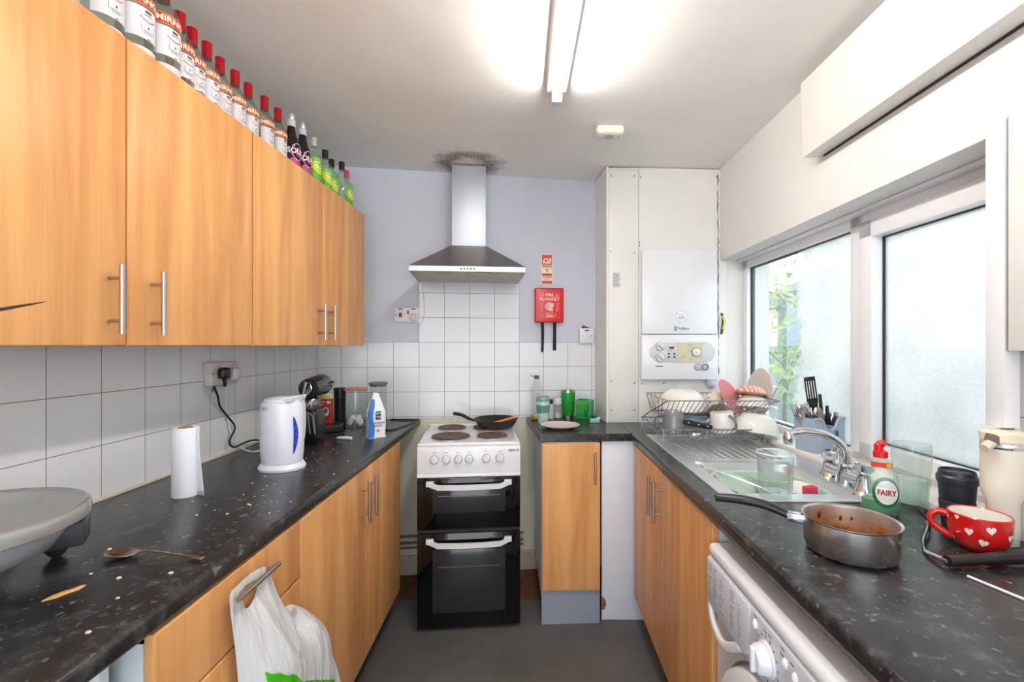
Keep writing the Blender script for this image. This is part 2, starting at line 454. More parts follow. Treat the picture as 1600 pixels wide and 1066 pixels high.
RED = P('red plastic', (214, 22, 28), 0.3, var=0.03)
REDC = P('red glazed ceramic', (206, 26, 24), 0.12, var=0.03, coat=0.5)
INK = P('printed black ink', (30, 30, 34), 0.6)
INKG = P('printed grey ink', (110, 112, 118), 0.6)
PAPER = P('white paper', (232, 232, 232), 0.85, var=0.02)
GLASS = thin_glass('clear glass', (0.94, 0.965, 0.96))
PLASTICC = thin_glass('clear bottle plastic', (0.93, 0.95, 0.94), 0.06, 0.6, 0.06, (0.8, 0.85, 0.85))
CREAM = P('cream enamel', (236, 228, 212), 0.4, var=0.01)
PINK = P('pink glazed ceramic', (222, 186, 184), 0.25, var=0.03)
PINKD = P('bright pink ceramic', (222, 140, 142), 0.25, var=0.03)
MINT = P('mint green plastic', (178, 212, 192), 0.35, var=0.02)
exec_order = True

# ------------------------------------------------------------ room shell
def struct(name, mb, m, label=None, **kw):
    o = mb.build(name, m, **kw); o['kind'] = 'structure'
    if label: o['label'] = label
    return o
VINYL = wall_mat('dark grey vinyl floor', (98, 97, 95), 0.15, 120, 0.14, ((112, 104, 94), 5.0, 0.62), rough=0.42)
b = MB(); b.box(-1.4, 1.5, -1.6, 2.44, -0.05, 0.0)
struct('floor', b, VINYL, 'dark grey vinyl flooring')
PARQ = wood('old brown floor boards', (128, 78, 46), (84, 48, 28), 0.6)
b = MB(); b.box(-1.4, 1.5, 2.44, 2.95, -0.05, -0.001)
struct('floor', b, PARQ, 'bare brown floorboards behind the cooker')
WALLL = wall_mat('white emulsion left', (222, 223, 228), 0.3)
b = MB(); b.box(-1.36, -1.205, -1.6, 2.95, 0, 2.6)
struct('wall_left', b, WALLL)
# tile band on the left wall: object axis x runs along the wall
TILEL = tile_mat('white wall tiles', 1.1296-0.0, 0.95, 0.1488)
def frame_obj(o, loc, rz):
    o.location = loc; o.rotation_euler = (0, 0, rz); return o
b = MB(); b.box(-1.5, 2.66, -0.006, 0.0, 0.944, 1.403)
o = struct('wall_left', b, TILEL, 'square white tile splashback under the wall cabinets'); frame_obj(o, (-1.205, 0, 0), PI/2)
b = MB(); b.box(-1.5, 2.66, -0.014, -0.006, 0.943, 0.953, 0.002)
o = struct('trim_1', b, P('cream sealant', (226, 220, 204), 0.4, var=0.06), 'cream sealant bead along the splashback'); frame_obj(o, (-1.205, 0, 0), PI/2)

def mk_back():
    m = wall_mat('pale lilac grey emulsion', (206, 209, 221), 0.55, 42, 0.025)
    b = MB(); b.box(-0.3, 2.7, 0.0, 0.15, 0.94, 2.6)
    frame_obj(struct('wall_back', b, m), BO, TH)
    m2 = wall_mat('dirty bare plaster', (226, 221, 202), 0.5, 30, 0.08, ((96, 86, 70), 9.0, 0.63))
    b = MB(); b.box(-0.3, 2.7, 0.0, 0.15, 0.0, 0.94)
    frame_obj(struct('wall_back', b, m2, 'stained bare plaster behind the cooker'), BO, TH)
    t = tile_mat('back wall tiles', 0.587, 0.954, 0.152, (228, 230, 236), (138, 130, 124))
    b = MB(); b.box(0.0, 1.672, -0.006, 0.0, 0.944, 1.404); b.box(0.587, 1.195, -0.006, 0.0, 1.404, 1.80)
    frame_obj(struct('wall_back', b, t, 'square white tiles rising behind the cooker to the hood'), BO, TH)
mk_back()
b = MB()
PIP = P('grimy painted pipe', (120, 112, 98), 0.7, var=0.3, scale=30)
for z_, r_ in ((0.235, 0.008), (0.195, 0.008), (0.165, 0.006)):
    b = MB(); b.tube([BO+E1*u_+EN*0.009+Vector((0, 0, z_+0.006*math.sin(u_*9))) for u_ in (0.40, 0.7, 0.9, 1.1, 1.22)], r_, 8)
    tag(b.build('pipe', PIP), {0.235: 'uppermost grimy pipe low on the wall behind the cooker', 0.195: 'middle grimy pipe low on the wall behind the cooker', 0.165: 'lowest thin pipe on the wall behind the cooker'}[z_], 'pipe', 'pipes behind the cooker')
b = MB(); b.box(0.02, 1.66, -0.012, 0.0, 0.0, 0.12, 0.004)
frame_obj(struct('baseboard_back', b, wall_mat('flaking skirting paint', (196, 186, 166), 0.6, 30, 0.08, ((110, 96, 78), 8.0, 0.55))), BO, TH)
# right wall with the window opening (frame R: x out of the room, y away)
WALLR = wall_mat('cream white woodchip paper', (230, 229, 227), 0.5, 70, 0.02)
def fr(o): return frame_obj(o, RO, RTH)
WY0, WY1, WZ0, WZ1 = 1.06, 2.60, 0.962, 1.873
b = MB()
b.box(0.58, 0.86, -1.6, 2.95, WZ1, 2.6)
b.box(0.58, 0.86, -1.6, 2.95, 0.0, WZ0-0.02)
b.box(0.58, 0.86, WY1, 2.95, WZ0-0.02, WZ1)
b.box(0.58, 0.86, -1.6, WY0, 1.373, WZ1)
b.box(0.62, 0.86, -1.6, WY0, WZ0-0.02, 1.373)
fr(struct('wall_right', b, WALLR))
TILER = tile_mat('right wall tiles', 0.10, 0.923, 0.15, (236, 228, 218), (150, 140, 130))
b = MB(); b.box(-1.055, 1.6, -0.606, -0.60, 0.944, 1.372)
o = struct('wall_right', b, TILER, 'cream tiles beside the near end of the window'); o.location = RL(0, 0, 0)+RX*0.004; o.rotation_euler = (0, 0, RTH-PI/2)
o.location = RO+RX*0.0; 
# tile plane faces -x of the R frame: axis x of the object runs towards the camera
o.rotation_euler = (0, 0, RTH-PI/2)
o.location = RO+RX*(0.606-0.60+0.0)*0
for v in o.data.vertices: v.co.y = 0.614 + (v.co.y+0.606)   # 0.600 .. 0.606 out from the worktop edge
b = MB(); b.box(0.566, 0.60, 1.018, 1.062, 1.20, 1.893, 0.002); b.box(0.600, 0.613, 1.030, 1.062, 0.944, 1.20)
fr(struct('trim_2', b, UPVC, 'white board edging the near side of the window'))
b = MB(); b.box(0.562, 0.582, 0.2, 1.008, 1.373, 1.90, 0.002)
fr(struct('trim_3', b, WALLR, 'thick papered board overhanging the tiles'))
CRACKM = P('dark crack', (92, 84, 76), 0.9, var=0.5, scale=40)
b = MB(); b.box(0.572, 0.582, 1.008, 1.018, 1.373, 1.90)
fr(struct('trim_4', b, CRACKM, 'dark open joint beside the window board'))
# sill and window
b = MB(); b.box(0.575, 0.90, WY0, WY1, 0.925, 0.964, 0.003)
fr(struct('trim_5', b, P('white sill paint', (240, 238, 232), 0.35, var=0.04, scale=8), 'white window sill'))
def window():
    b = MB()
    x0, x1 = 0.712, 0.775
    fwid = 0.05
    b.box(x0, x1, WY0, WY1, WZ1-fwid, WZ1, 0.003)
    b.box(x0, x1, WY0, WY1, 0.964, 0.964+fwid*0.6, 0.003)
    b.box(x0, x1, WY1-fwid, WY1, 0.964, WZ1, 0.003)
    b.box(x0, x1, WY0, WY0+fwid, 0.964, WZ1, 0.003)
    b.box(x0, x1, 1.655, 1.722, 0.964, WZ1, 0.003)
    b.box(x0-0.035, x0, WY0, WY1, WZ1-0.012, WZ1-0.001, 0.002)
    wf = fr(b.build('window_1', UPVC)); wf['kind'] = 'structure'; wf['label'] = 'white plastic window with two panes misted by condensation'
    b = MB()   # opening casement at the near side
    y0, y1, z0, z1 = WY0+0.03, 1.650, 0.986, WZ1-0.045
    b.box(x0-0.018, x1-0.01, y0, y1, z1-0.062, z1, 0.004); b.box(x0-0.018, x1-0.01, y0, y1, z0, z0+0.055, 0.004)
    b.box(x0-0.018, x1-0.01, y1-0.06, y1, z0, z1, 0.004); b.box(x0-0.018, x1-0.01, y0, y0+0.06, z0, z1, 0.004)
    b.build('casement_frame', UPVC, wf)
    seal = P('black glazing seal', (40, 44, 50), 0.6)
    for (a0, a1, c0, c1) in ((y0+0.06, y1-0.06, z0+0.055, z1-0.062), (1.722, WY1-fwid, 0.994, WZ1-fwid)):
        b = MB(); k = 0.0035
        xx = x0+0.020; xe = x0+0.044
        b.box(xx, xe, a0, a1, c1-k, c1); b.box(xx, xe, a0, a1, c0, c0+k); b.box(xx, xe, a1-k, a1, c0, c1); b.box(xx, xe, a0, a0+k, c0, c1)
        b.build('glazing_seal', seal, wf)
    g1 = fogged_glass('misted pane, wholly', y0, y1, z0, z1, 0.05)
    g2 = fogged_glass('misted pane, partly clear', 1.72, WY1, z0, z1, 0.86)
    b = MB(); b.box(x0+0.028, x0+0.034, y0+0.055, y1-0.055, z0+0.05, z1-0.058); b.build('pane', g1, wf)
    b = MB(); b.box(x0+0.028, x0+0.034, 1.718, WY1-fwid+0.004, 0.99, WZ1-fwid+0.004); b.build('pane', g2, wf)
window()
# ceiling, falling a little to the right
b = MB(); pts = []
def cfn(u, v):
    x = -1.36+2.9*u; y = -1.6+4.6*v
    return (x, y, CEIL(x))
b.grid(cfn, 12, 12)
bm2 = [(-1.36, -1.6), (1.54, -1.6), (1.54, 3.0), (-1.36, 3.0)]
b.grid(lambda u, v: (-1.36+2.9*u, -1.6+4.6*v, 2.62), 1, 1)
def ceiling_mat():
    m, nt, bs = nodes('off white ceiling paint'); L = nt.links
    tc = N(nt, 'ShaderNodeTexCoord')
    # mould patch round the top of the hood flue: a soft ring shape broken up by noise
    c = BW(731, 262, 0.15)
    mp = N(nt, 'ShaderNodeMapping', Location=(-c.x, -c.y, 0)); L.new(tc.outputs['Object'], mp.inputs[0])
    sc = N(nt, 'ShaderNodeMapping', Scale=(3.3, 3.6, 0.0)); L.new(mp.outputs[0], sc.inputs[0])
    ln = N(nt, 'ShaderNodeVectorMath', _operation='LENGTH'); L.new(sc.outputs[0], ln.inputs[0])
    n1 = N(nt, 'ShaderNodeTexNoise', Scale=14, Detail=4.0); L.new(tc.outputs['Object'], n1.inputs['Vector'])
    n2 = N(nt, 'ShaderNodeTexNoise', Scale=170, Detail=3.0, Roughness=0.8); L.new(tc.outputs['Object'], n2.inputs['Vector'])
    a = N(nt, 'ShaderNodeMath', _operation='MULTIPLY_ADD'); a.inputs[1].default_value = 0.5; L.new(n1.outputs['Fac'], a.inputs[0]); L.new(ln.outputs['Value'], a.inputs[2])
    r = ramp(nt, [(0.48, (0.30, 0.30, 0.30)), (0.66, (1, 1, 1)), (0.84, (0.55, 0.55, 0.55)), (1.0, (0, 0, 0))]); L.new(a.outputs[0], r.inputs[0])
    r2 = ramp(nt, [(0.34, (0.15, 0.15, 0.15)), (0.54, (1, 1, 1))]); L.new(n2.outputs['Fac'], r2.inputs[0])
    mu = N(nt, 'ShaderNodeMath', _operation='MULTIPLY'); L.new(r.outputs[0], mu.inputs[0]); L.new(r2.outputs[0], mu.inputs[1])
    n0 = N(nt, 'ShaderNodeTexNoise', Scale=1.7, Detail=3.0); L.new(tc.outputs['Object'], n0.inputs['Vector'])
    r0 = ramp(nt, [(0.3, lin((238, 236, 233))), (0.7, lin((243, 241, 238)))]); L.new(n0.outputs['Fac'], r0.inputs[0])
    mi = N(nt, 'ShaderNodeMix', _data_type='RGBA'); L.new(mu.outputs[0], mi.inputs[0]); L.new(r0.outputs[0], mi.inputs[6]); mi.inputs[7].default_value = lin((78, 64, 44))
    L.new(mi.outputs[2], bs.inputs['Base Color']); bs.inputs['Roughness'].default_value = 0.7
    nb = N(nt, 'ShaderNodeTexNoise', Scale=3.0, Detail=2.0); L.new(tc.outputs['Object'], nb.inputs['Vector'])
    bp = N(nt, 'ShaderNodeBump', Strength=0.25, Distance=0.03); L.new(nb.outputs['Fac'], bp.inputs['Height']); L.new(bp.outputs[0], bs.inputs['Normal'])
    return m
struct('ceiling', b, ceiling_mat())
# boxing in the far right corner: side board, front board, panel round the boiler
BOXD = 2.573
BOARD = P('white painted board', (232, 231, 226), 0.4, var=0.03, scale=3)
def slab_world(name, poly, z0, z1, m, label):
    b = MB(); b.prism(poly, z0, z1); return struct(name, b, m, label)
pA = (0.461, 2.83); pB = (0.487, BOXD)
b = MB(); b.prism([(pA[0], pA[1]), (pB[0], pB[1]), (pB[0]+0.0125, pB[1]), (pA[0]+0.0125, pA[1])], 0.9435, CEIL(0.47)-0.004)
for z in (2.33, 2.12, 1.93, 1.72, 1.50, 1.27, 1.07):
    b.cyl((0.4845, BOXD+0.028, z), (0.480, BOXD+0.028, z), 0.003, n=8)
struct('trim_6', b, P('side board', (232, 232, 228), 0.45, var=0.03), 'side board of the pipe boxing with a row of screws')
b = MB(); b.box(0.5005, 0.672, BOXD, BOXD+0.012, 0.9435, CEIL(0.58)-0.006, 0.001)
b2 = MB(); b2.prism([(0.674, 0.9435), (1.175, 0.9435), (1.175, CEIL(1.175)-0.004), (0.674, CEIL(0.674)-0.004)], BOXD, BOXD+0.012, axis='y')
o1 = struct('trim_7', b, BOARD, 'narrow white boxing board left of the boiler')
o2 = struct('trim_8', b2, BOARD, 'white backing panel round the boiler')
SCREW = P('dark screw heads', (70, 68, 66), 0.5, 0.5)
for i, (px, py) in enumerate([(955, 275), (991, 275), (954, 393), (991, 395), (955, 595), (991, 599), (955, 641), (991, 641)]):
    p = PD(px, py, BOXD); bb = MB(); bb.cyl(p, p+Vector((0, -0.003, 0)), 0.0035, n=10); bb.build('screw', SCREW, o1)
for i, (px, py) in enumerate([(1001, 277), (1120, 276), (999, 379), (999, 384), (1122, 379), (1003, 600), (1037, 599)]):
    p = PD(px, py, BOXD); bb = MB(); bb.cyl(p, p+Vector((0, -0.003, 0)), 0.0035, n=10); bb.build('screw', SCREW, o2)
b = MB(); b.box(0.6722, 0.6738, BOXD+0.002, BOXD+0.010, 0.945, CEIL(0.67)-0.01)
struct('trim_9', b, P('dark joint', (60, 56, 52), 0.9), 'dark joint between the two boards')
# crumbling filler where the panel meets the right wall
b = MB(); pth = []
for i in range(60):
    z = 2.37-i*0.0195
    pth.append((1.128+0.004*random.uniform(-1, 1), BOXD-0.002, z))
rs = [abs(0.0022+0.0035*mnoise.noise(Vector((i*0.37, 0, 0)))) for i in range(60)]
b.tube(pth, rs, 5)
struct('trim_10', b, P('grimy gap', (112, 104, 92), 0.9, var=0.4, scale=30), 'ragged dark gap beside the boiler')
# cardboard notice on the boxing
n = tag(MB().box(-0.026, 0.026, -0.0006, 0, -0.046, 0.046).build('paper_notice', PAPER), 'small printed paper notice stuck on the white boxing left of boiler', 'notice')
n.location = PD(964, 438, BOXD)+Vector((0, -0.0008, 0))
for k in range(16):
    bb = MB(); wdt = random.uniform(0.012, 0.023); z = 0.040-k*0.0052
    bb.box(-0.023, -0.023+wdt*2 if wdt*2 < 0.046 else 0.023, -0.0012, -0.0006, z-0.0011, z+0.0011)
    if k == 0: allb = bb
    else:
        tmp = bb
        for f in []: pass
        allb._take(tmp.bm)
allb.build('printed_lines', INKG, n)
# boxed pelmet on the right wall
b = MB(); b.prism([(0.512, 2.083), (0.578, 2.083), (0.578, 2.372), (0.505, 2.36)], -1.5, 1.685, axis='y', bev=0.003)
o = fr(struct('trim_11', b, P('cream painted boxing', (236, 234, 229), 0.4, var=0.02, scale=3), 'long cream boxing high on the right wall'))
b = MB(); b.box(0.572, 0.5795, -1.5, 1.66, 2.079, 2.084)
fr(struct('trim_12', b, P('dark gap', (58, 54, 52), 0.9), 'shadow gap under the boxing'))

# ------------------------------------------------------------ worktops
def far(p): return min(p[0].y, p[1].y)
zt, zb = WT, WT-0.038
b = MB()
b.prism([(-1.199, -1.4), (-0.61, -1.4), (-0.61, 2.70), (-1.199, 2.648)], zb, zt, bev=0.011, seg=4,
        edges=lambda a, c: abs(a.x+0.61) < 1e-4 and abs(c.x+0.61) < 1e-4 and abs(a.z-c.z) < 1e-5)
lw_ = b.build('left_worktop', WORK); lw_.name = 'worktop'
tag(lw_, 'long black speckled worktop along the left wall', 'worktop')
A = PZ(844, 679, zt); B_ = PZ(987.5, 677.6, zt); J = PZ(965.5, 661, zt)
b = MB()
bl = BO+E1*1.238+EN*0.008
poly = [(bl.x, bl.y), (A.x, A.y), (B_.x-0.002, B_.y), (J.x-0.002, BOXD), (0.487, BOXD-0.001), (0.459, 2.812)]
b.prism(poly, zb, zt, bev=0.009, seg=4, edges=lambda a, c: abs(a.z-c.z) < 1e-5 and ((a.y < A.y+0.02 and c.y < A.y+0.02)))
tag(b.build('worktop', WORK), 'short black speckled worktop in the far right corner by the cooker', 'worktop')
P2 = P('worn laminate edge', (96, 88, 80), 0.6, var=0.3, scale=40)
b = MB()
# right run: near slab, strips round the bowl, far slab
SBY0, SBY1, SBX0, SBX1 = 1.325, 1.715, 0.105, 0.475
RB = (B_-RO); bx, by = RB.dot(RX), RB.dot(RY)
JJ = (Vector((J.x, BOXD, 0))-RO); jx, jy = JJ.dot(RX), JJ.dot(RY)
EE = (Vector((1.13, BOXD, 0))-RO); ex, ey = EE.dot(RX), EE.dot(RY)
fe = lambda a, c: abs(a.x) < 1e-4 and abs(c.x) < 1e-4 and abs(a.z-c.z) < 1e-5
b.box(0, 0.6135, -1.4, 1.04, zb, zt, 0.011, 4, fe)
b.box(0, 0.574, 1.04, SBY0, zb, zt, 0.011, 4, fe)
b.box(0, SBX0, SBY0, SBY1, zb, zt, 0.011, 4, fe)
b.box(SBX1, 0.574, SBY0, SBY1, zb, zt)
b.prism([(0, SBY1), (0, by), (bx+0.001, by), (jx, jy-0.001), (ex-0.012, ey-0.001), (0.574, SBY1)], zb, zt, bev=0.011, seg=4, edges=fe)
wr = fr(b.build('worktop', WORK)); tag(wr, 'long black speckled worktop under the window along the right wall', 'worktop')
b = MB(); b.box(-0.001, 0.002, -1.4, 1.7, zb-0.002, zb+0.004); b.build('edge_strip', P2, wr)

# ------------------------------------------------------------ cabinets
def handle(parent, x, z, vertical=True, L_=0.156, off=0.032, y=-0.018):
    b = MB()
    yy = y-off
    if vertical:
        b.cyl((x, yy, z-L_/2), (x, yy, z+L_/2), 0.006, n=14)
        for dz in (-0.048, 0.048): b.cyl((x, y, z+dz), (x, yy, z+dz), 0.0042, n=10)
    else:
        b.cyl((x-L_/2, yy, z), (x+L_/2, yy, z), 0.006, n=14)
        for dx in (-0.048, 0.048): b.cyl((x+dx, y, z), (x+dx, yy, z), 0.0042, n=10)
    return b.build('handle', NICK, parent)
def door(cab, x0, x1, z0, z1, hx, hz, vertical=True, name='door', m=None):
    b = MB(); b.box(x0+0.0012, x1-0.0012, -0.018, -0.001, z0, z1, 0.0055, 3, lambda a, c: a.y < -0.01 and c.y < -0.01)
    d = b.build(name, m or WOODU, cab)
    if hx is not None: handle(d, hx, hz, vertical)
    return d
# left wall cabinets; local x runs away from the camera, local y into the wall
ux, uy = Vector((-0.937, 1.045, 0)), Vector((-0.876, 2.45, 0))
ua = math.atan2(uy.y-ux.y, uy.x-ux.x)
uL = (uy-ux).normalized()
UZ0, UZ1 = 1.383, 2.103
def wall_cab(y0, y1, ys, label, hs):
    org = ux+uL*((y0-1.045)/uL.y)
    cab = thing('wall_cabinet', label, 'cabinet', (org.x, org.y, UZ0), ua)
    W = (y1-y0)/uL.y
    s = [(v-y0)/uL.y for v in ys]
    b = MB(); h = UZ1-UZ0; t = 0.016; dpt = 0.235
    b.box(0, W, 0, dpt, 0.0, t); b.box(0, W, 0, dpt, h-t, h); b.box(0, t, 0, dpt, 0, h); b.box(W-t, W, 0, dpt, 0, h); b.box(0, W, dpt-0.004, dpt, 0, h)
    b.build('body', P('beech carcass', (226, 178, 122), 0.45), cab)
    ed = [0]+s+[W]
    for i in range(len(ed)-1): door(cab, ed[i], ed[i+1], 0, h, ed[i]+hs[i] if hs[i] > 0 else ed[i+1]+hs[i], 0.105)
    return cab
wall_cab(1.505, 2.45, [1.985], 'far double wall cabinet in beech laminate with paired bar handles', [-0.045, 0.045])
wall_cab(0.50, 1.50, [1.045], 'near double wall cabinet in beech laminate, large bar handles', [-0.045, 0.065])
wall_cab(-0.45, 0.497, [0.02], 'nearest wall cabinet in beech laminate, at the left frame edge', [-0.045, 0.045])
b = MB()
# base units
def base_cab(name, label, loc, rz, W, parts, z0=0.15, z1=0.902, depth=0.53, plinth=DARKPL, cat='cabinet', side=CARC, backy=None):
    cab = thing(name, label, cat, loc, rz)
    b = MB(); t = 0.016
    b.box(0, t, 0, depth, 0.13, z1); b.box(W-t, W, 0, depth, 0.13, z1); b.box(0, W, 0, depth, 0.13, 0.146); b.box(0, W, depth-0.006, depth, 0.13, z1); b.box(0, W, 0, 0.08, z1-t, z1)
    b.build('body', side, cab)
    ph = min(p_[2] for p_ in parts)-0.004
    b = MB(); b.box(0.001, W-0.001, -0.0008 if plinth is GREYPL else 0.045, 0.062 if plinth is not GREYPL else 0.02, 0.0, ph); b.build('plinth', plinth, cab)
    for p in parts: door(cab, *p)
    return cab
LD = -0.632
base_cab('base_cabinet', 'far double base cabinet under left worktop, beech doors with bar handles', (LD, 1.246, 0), PI/2, 1.024,
         [(0, 0.518, 0.15, 0.90, 0.518-0.045, 0.783), (0.518, 1.024, 0.15, 0.90, 0.518+0.035, 0.783)])
base_cab('drawer_cabinet', 'beech drawer unit under left worktop with a white bag on it', (LD, 0.748, 0), PI/2, 0.498,
         [(0, 0.498, 0.742, 0.90, 0.25, 0.862, False, 'drawer'), (0, 0.498, 0.452, 0.738, 0.25, 0.63, False, 'drawer'), (0, 0.498, 0.15, 0.448, 0.25, 0.37, False, 'drawer')])
b = MB(); b.box(-1.19, -0.66, 0.70, 0.716, 0.0, 0.904)
b.box(-0.70, -0.684, -0.6, 0.70, 0.0, 0.904)
tag(b.build('end_board', P('white undercounter panel', (222, 226, 234), 0.35, var=0.01)), 'plain white panel under the near end of left worktop', 'panel')
# base cabinet in the far right corner, square to the back wall
fl = PZ(845, 692, zb)
cw = 0.292
base_cab('base_cabinet', 'narrow single base cabinet right of the cooker with grey plinth', (PD(846, 700, 2.225).x, 2.225+0.0, 0), TH*0.4, cw,
         [(0, cw, 0.172, 0.90, cw-0.032, 0.783)], depth=0.50, plinth=GREYPL)
b = MB(); p0 = PZ(939.5, 965, 0); 
b.box(0, 0.215, 0, 0.02, 0.0, zb-0.001, 0.001)
o = tag(b.build('corner_post', P('white painted post', (226, 230, 238), 0.45, var=0.02)), 'white corner panel with a chipped foot between two base cabinets', 'panel')
o.location = (0.405, 2.262, 0); o.rotation_euler = (0, 0, 0)
b = MB(); b.box(0, 0.017, -0.0012, 0.004, 0.085, 0.16); 
bm = MB(); bm.prism([(0.0, 0.05), (0.012, 0.052), (0.022, 0.075), (0.018, 0.10), (0.006, 0.115), (0.0, 0.118)], -0.0015, 0.001, axis='y')
bm.build('chipped_patch', P('broken brown chipboard', (150, 96, 62), 0.9, var=0.4, scale=90, bump=0.6), o)
# right run: local x runs towards the camera, local y into the wall
rc = base_cab('base_cabinet', 'double base cabinet under the sink with beech doors', RL(0.022, 2.205, 0), RTH-PI/2, 0.975,
         [(0.002, 0.44, 0.15, 0.90, 0.44-0.035, 0.783), (0.44, 0.972, 0.15, 0.90, 0.44+0.045, 0.783)], depth=0.52)
for o in list(COL.objects):
    if o.name.startswith('base_cabinet') and o is rc:
        pass

# ------------------------------------------------------------ cooker
def cooker():
    cx = (733-HX)/321.0
    c = thing('cooker', 'freestanding white electric cooker with black oven doors and four hotplates', 'cooker', (cx, 2.185, 0), TH)
    W = 0.2505; D = 0.535
    b = MB(); b.box(-W+0.004, W-0.004, 0.03, D, 0.03, 0.75); b.build('body', WHITEG, c)
    b = MB()
    for x in (-0.21, 0.21):
        for y in (0.07, 0.48): b.cyl((x, y, 0), (x, y, 0.03), 0.018, n=12)
    b.build('foot', BLACK, c)
    b = MB()   # sloping control fascia
    b.prism([(-0.004, 0.757), (0.03, 0.757), (0.03, 0.895), (0.012, 0.895), (0.003, 0.878)], -W, W, axis='x', bev=0.003)
    b.box(-W, W, 0.03, D, 0.745, 0.895)
    b.prism([(-0.008, 0.745), (0.03, 0.745), (0.03, 0.763), (-0.008, 0.760)], -W, W, axis='x', bev=0.004)
    fa = b.build('control_panel', WHITEG, c)
    for i, px in enumerate((679, 697.5, 716, 733, 759.5, 781)):
        x = (px-733)/321.0
        b = MB(); b.at((x, -0.001, 0.832), (PI/2, 0, 0))
        b.lathe([(0.0, 0.0), (0.0195, 0.0), (0.0195, 0.003), (0.0165, 0.005), (0.0155, 0.018), (0.0135, 0.020), (0, 0.020)], 24)
        b.box(-0.0035, 0.0035, -0.015, 0.015, 0.018, 0.026, 0.002)
        b.build('knob', WHITE, fa)
        b = MB()
        b.at((x, -0.0016, 0.832), (PI/2, 0, 0))
        b.lathe([(0.0198, 0.0), (0.0212, 0.0), (0.0212, 0.0012), (0.0198, 0.0012)], 24)
        b.at()
        for k in ((-0.006, 0.862), (0.004, 0.864)) if i != 4 else ((-0.010, 0.864), (0.0, 0.871), (0.008, 0.862)):
            b.box(x+k[0]-0.002, x+k[0]+0.002, -0.0005, 0.004, k[1]-0.002, k[1]+0.002)
        b.build('dial_marks', INKG, fa)
    text('brand_lettering', 'BEKO', 0.0165, INK, fa, lambda x, y, h: ((803-733)/321.0+x, -h+0.0018, 0.868+y), sx=1.25)
    # hob
    b = MB()
    b.box(-W, W, 0.006, D, 0.893, 0.905, 0.005, 3)
    b.prism([(-W+0.006, 0.02), (W-0.006, 0.02), (W-0.006, D-0.006), (-W+0.006, D-0.006)], 0.905, 0.9065)
    r0, r1 = 0.012, 0.024
    for (x0, x1, y0, y1) in ((-W+0.004, -W+0.018, 0.012, D), (W-0.018, W-0.004, 0.012, D), (-W+0.004, W-0.004, 0.012, 0.026), (-W+0.004, W-0.004, D-0.03, D)):
        b.box(x0, x1, y0, y1, 0.903, 0.910 if y0 < D-0.1 else 0.916, 0.003)
    hob = b.build('hob', WHITEG, c)
    for (x, y, r) in ((-0.098, 0.165, 0.098), (0.118, 0.165, 0.078), (-0.108, 0.415, 0.078), (0.11, 0.405, 0.095)):
        b = MB(); b.lathe([(0, 0), (r+0.006, 0), (r+0.006, 0.0035), (r+0.001, 0.005), (r+0.001, 0.0), (0, 0)], 40, (x, y, 0.9065)); b.build('hotplate_ring', NICK, hob)
        b = MB(); b.lathe([(r, 0), (r, 0.008), (r-0.003, 0.010), (r*0.62, 0.010), (r*0.6, 0.0095), (r*0.3, 0.0095), (r*0.28, 0.008), (0, 0.008)], 40, (x, y, 0.907)); b.build('hotplate', IRON, hob)
    def odoor(z0, z1, hz, wz0, wz1, nm):
        b = MB(); b.box(-W+0.001, W-0.001, -0.006, 0.026, z0, z1, 0.003)
        d = b.build('oven_door', BLACKG, c)
        b = MB(); b.box(-0.176, 0.176, -0.0075, -0.0055, wz0, wz1, 0.0008)
        wn = b.build('window', P('tinted oven window', (44, 45, 50), 0.10, var=0.1, scale=8, spec=0.6), d)
        b = MB(); b.box(-0.15, 0.15, -0.0086, -0.0074, wz0+(wz1-wz0)*0.72, wz0+(wz1-wz0)*0.72+0.004)
        b.build('oven_shelf', P('dim shelf wire '+nm, (104, 84, 74) if nm == 'low' else (120, 124, 130), 0.5), wn)
        # cranked white bar handle
        b = MB(); h = 0.0115
        pts = [(-0.206, -0.010, hz+0.006), (-0.150, -0.044, hz-0.005), (-0.05, -0.050, hz-0.006), (0.05, -0.050, hz-0.006), (0.150, -0.044, hz-0.005), (0.206, -0.010, hz+0.006)]
        q = []
        for (x, y, z) in pts: q.append([(x, y, z-h), (x, y+0.012, z-h), (x, y+0.012, z+h), (x, y, z+h)])
        bb = bmesh.new()
        V = [[bb.verts.new(v) for v in s_] for s_ in q]
        for i in range(len(V)-1):
            for k in range(4): bb.faces.new((V[i][k], V[i][(k+1) % 4], V[i+1][(k+1) % 4], V[i+1][k]))
        bb.faces.new(V[0]); bb.faces.new(V[-1])
        bmesh.ops.recalc_face_normals(bb, faces=bb.faces)
        b._take(bb)
        for sx in (-1, 1): b.box(sx*0.206, sx*0.17, -0.022, -0.004, hz-0.006, hz+0.018, 0.002)
        b.build('door_handle', WHITE, d)
    odoor(0.493, 0.743, 0.712, 0.574, 0.684, 'top')
    odoor(0.018, 0.474, 0.434, 0.090, 0.395, 'low')
    b = MB(); b.box(-W+0.002, W-0.002, 0.0, 0.026, 0.476, 0.491); b.build('door_gap', P('dark gap of the cooker', (26, 24, 24), 0.5), c)
    return c
cooker()

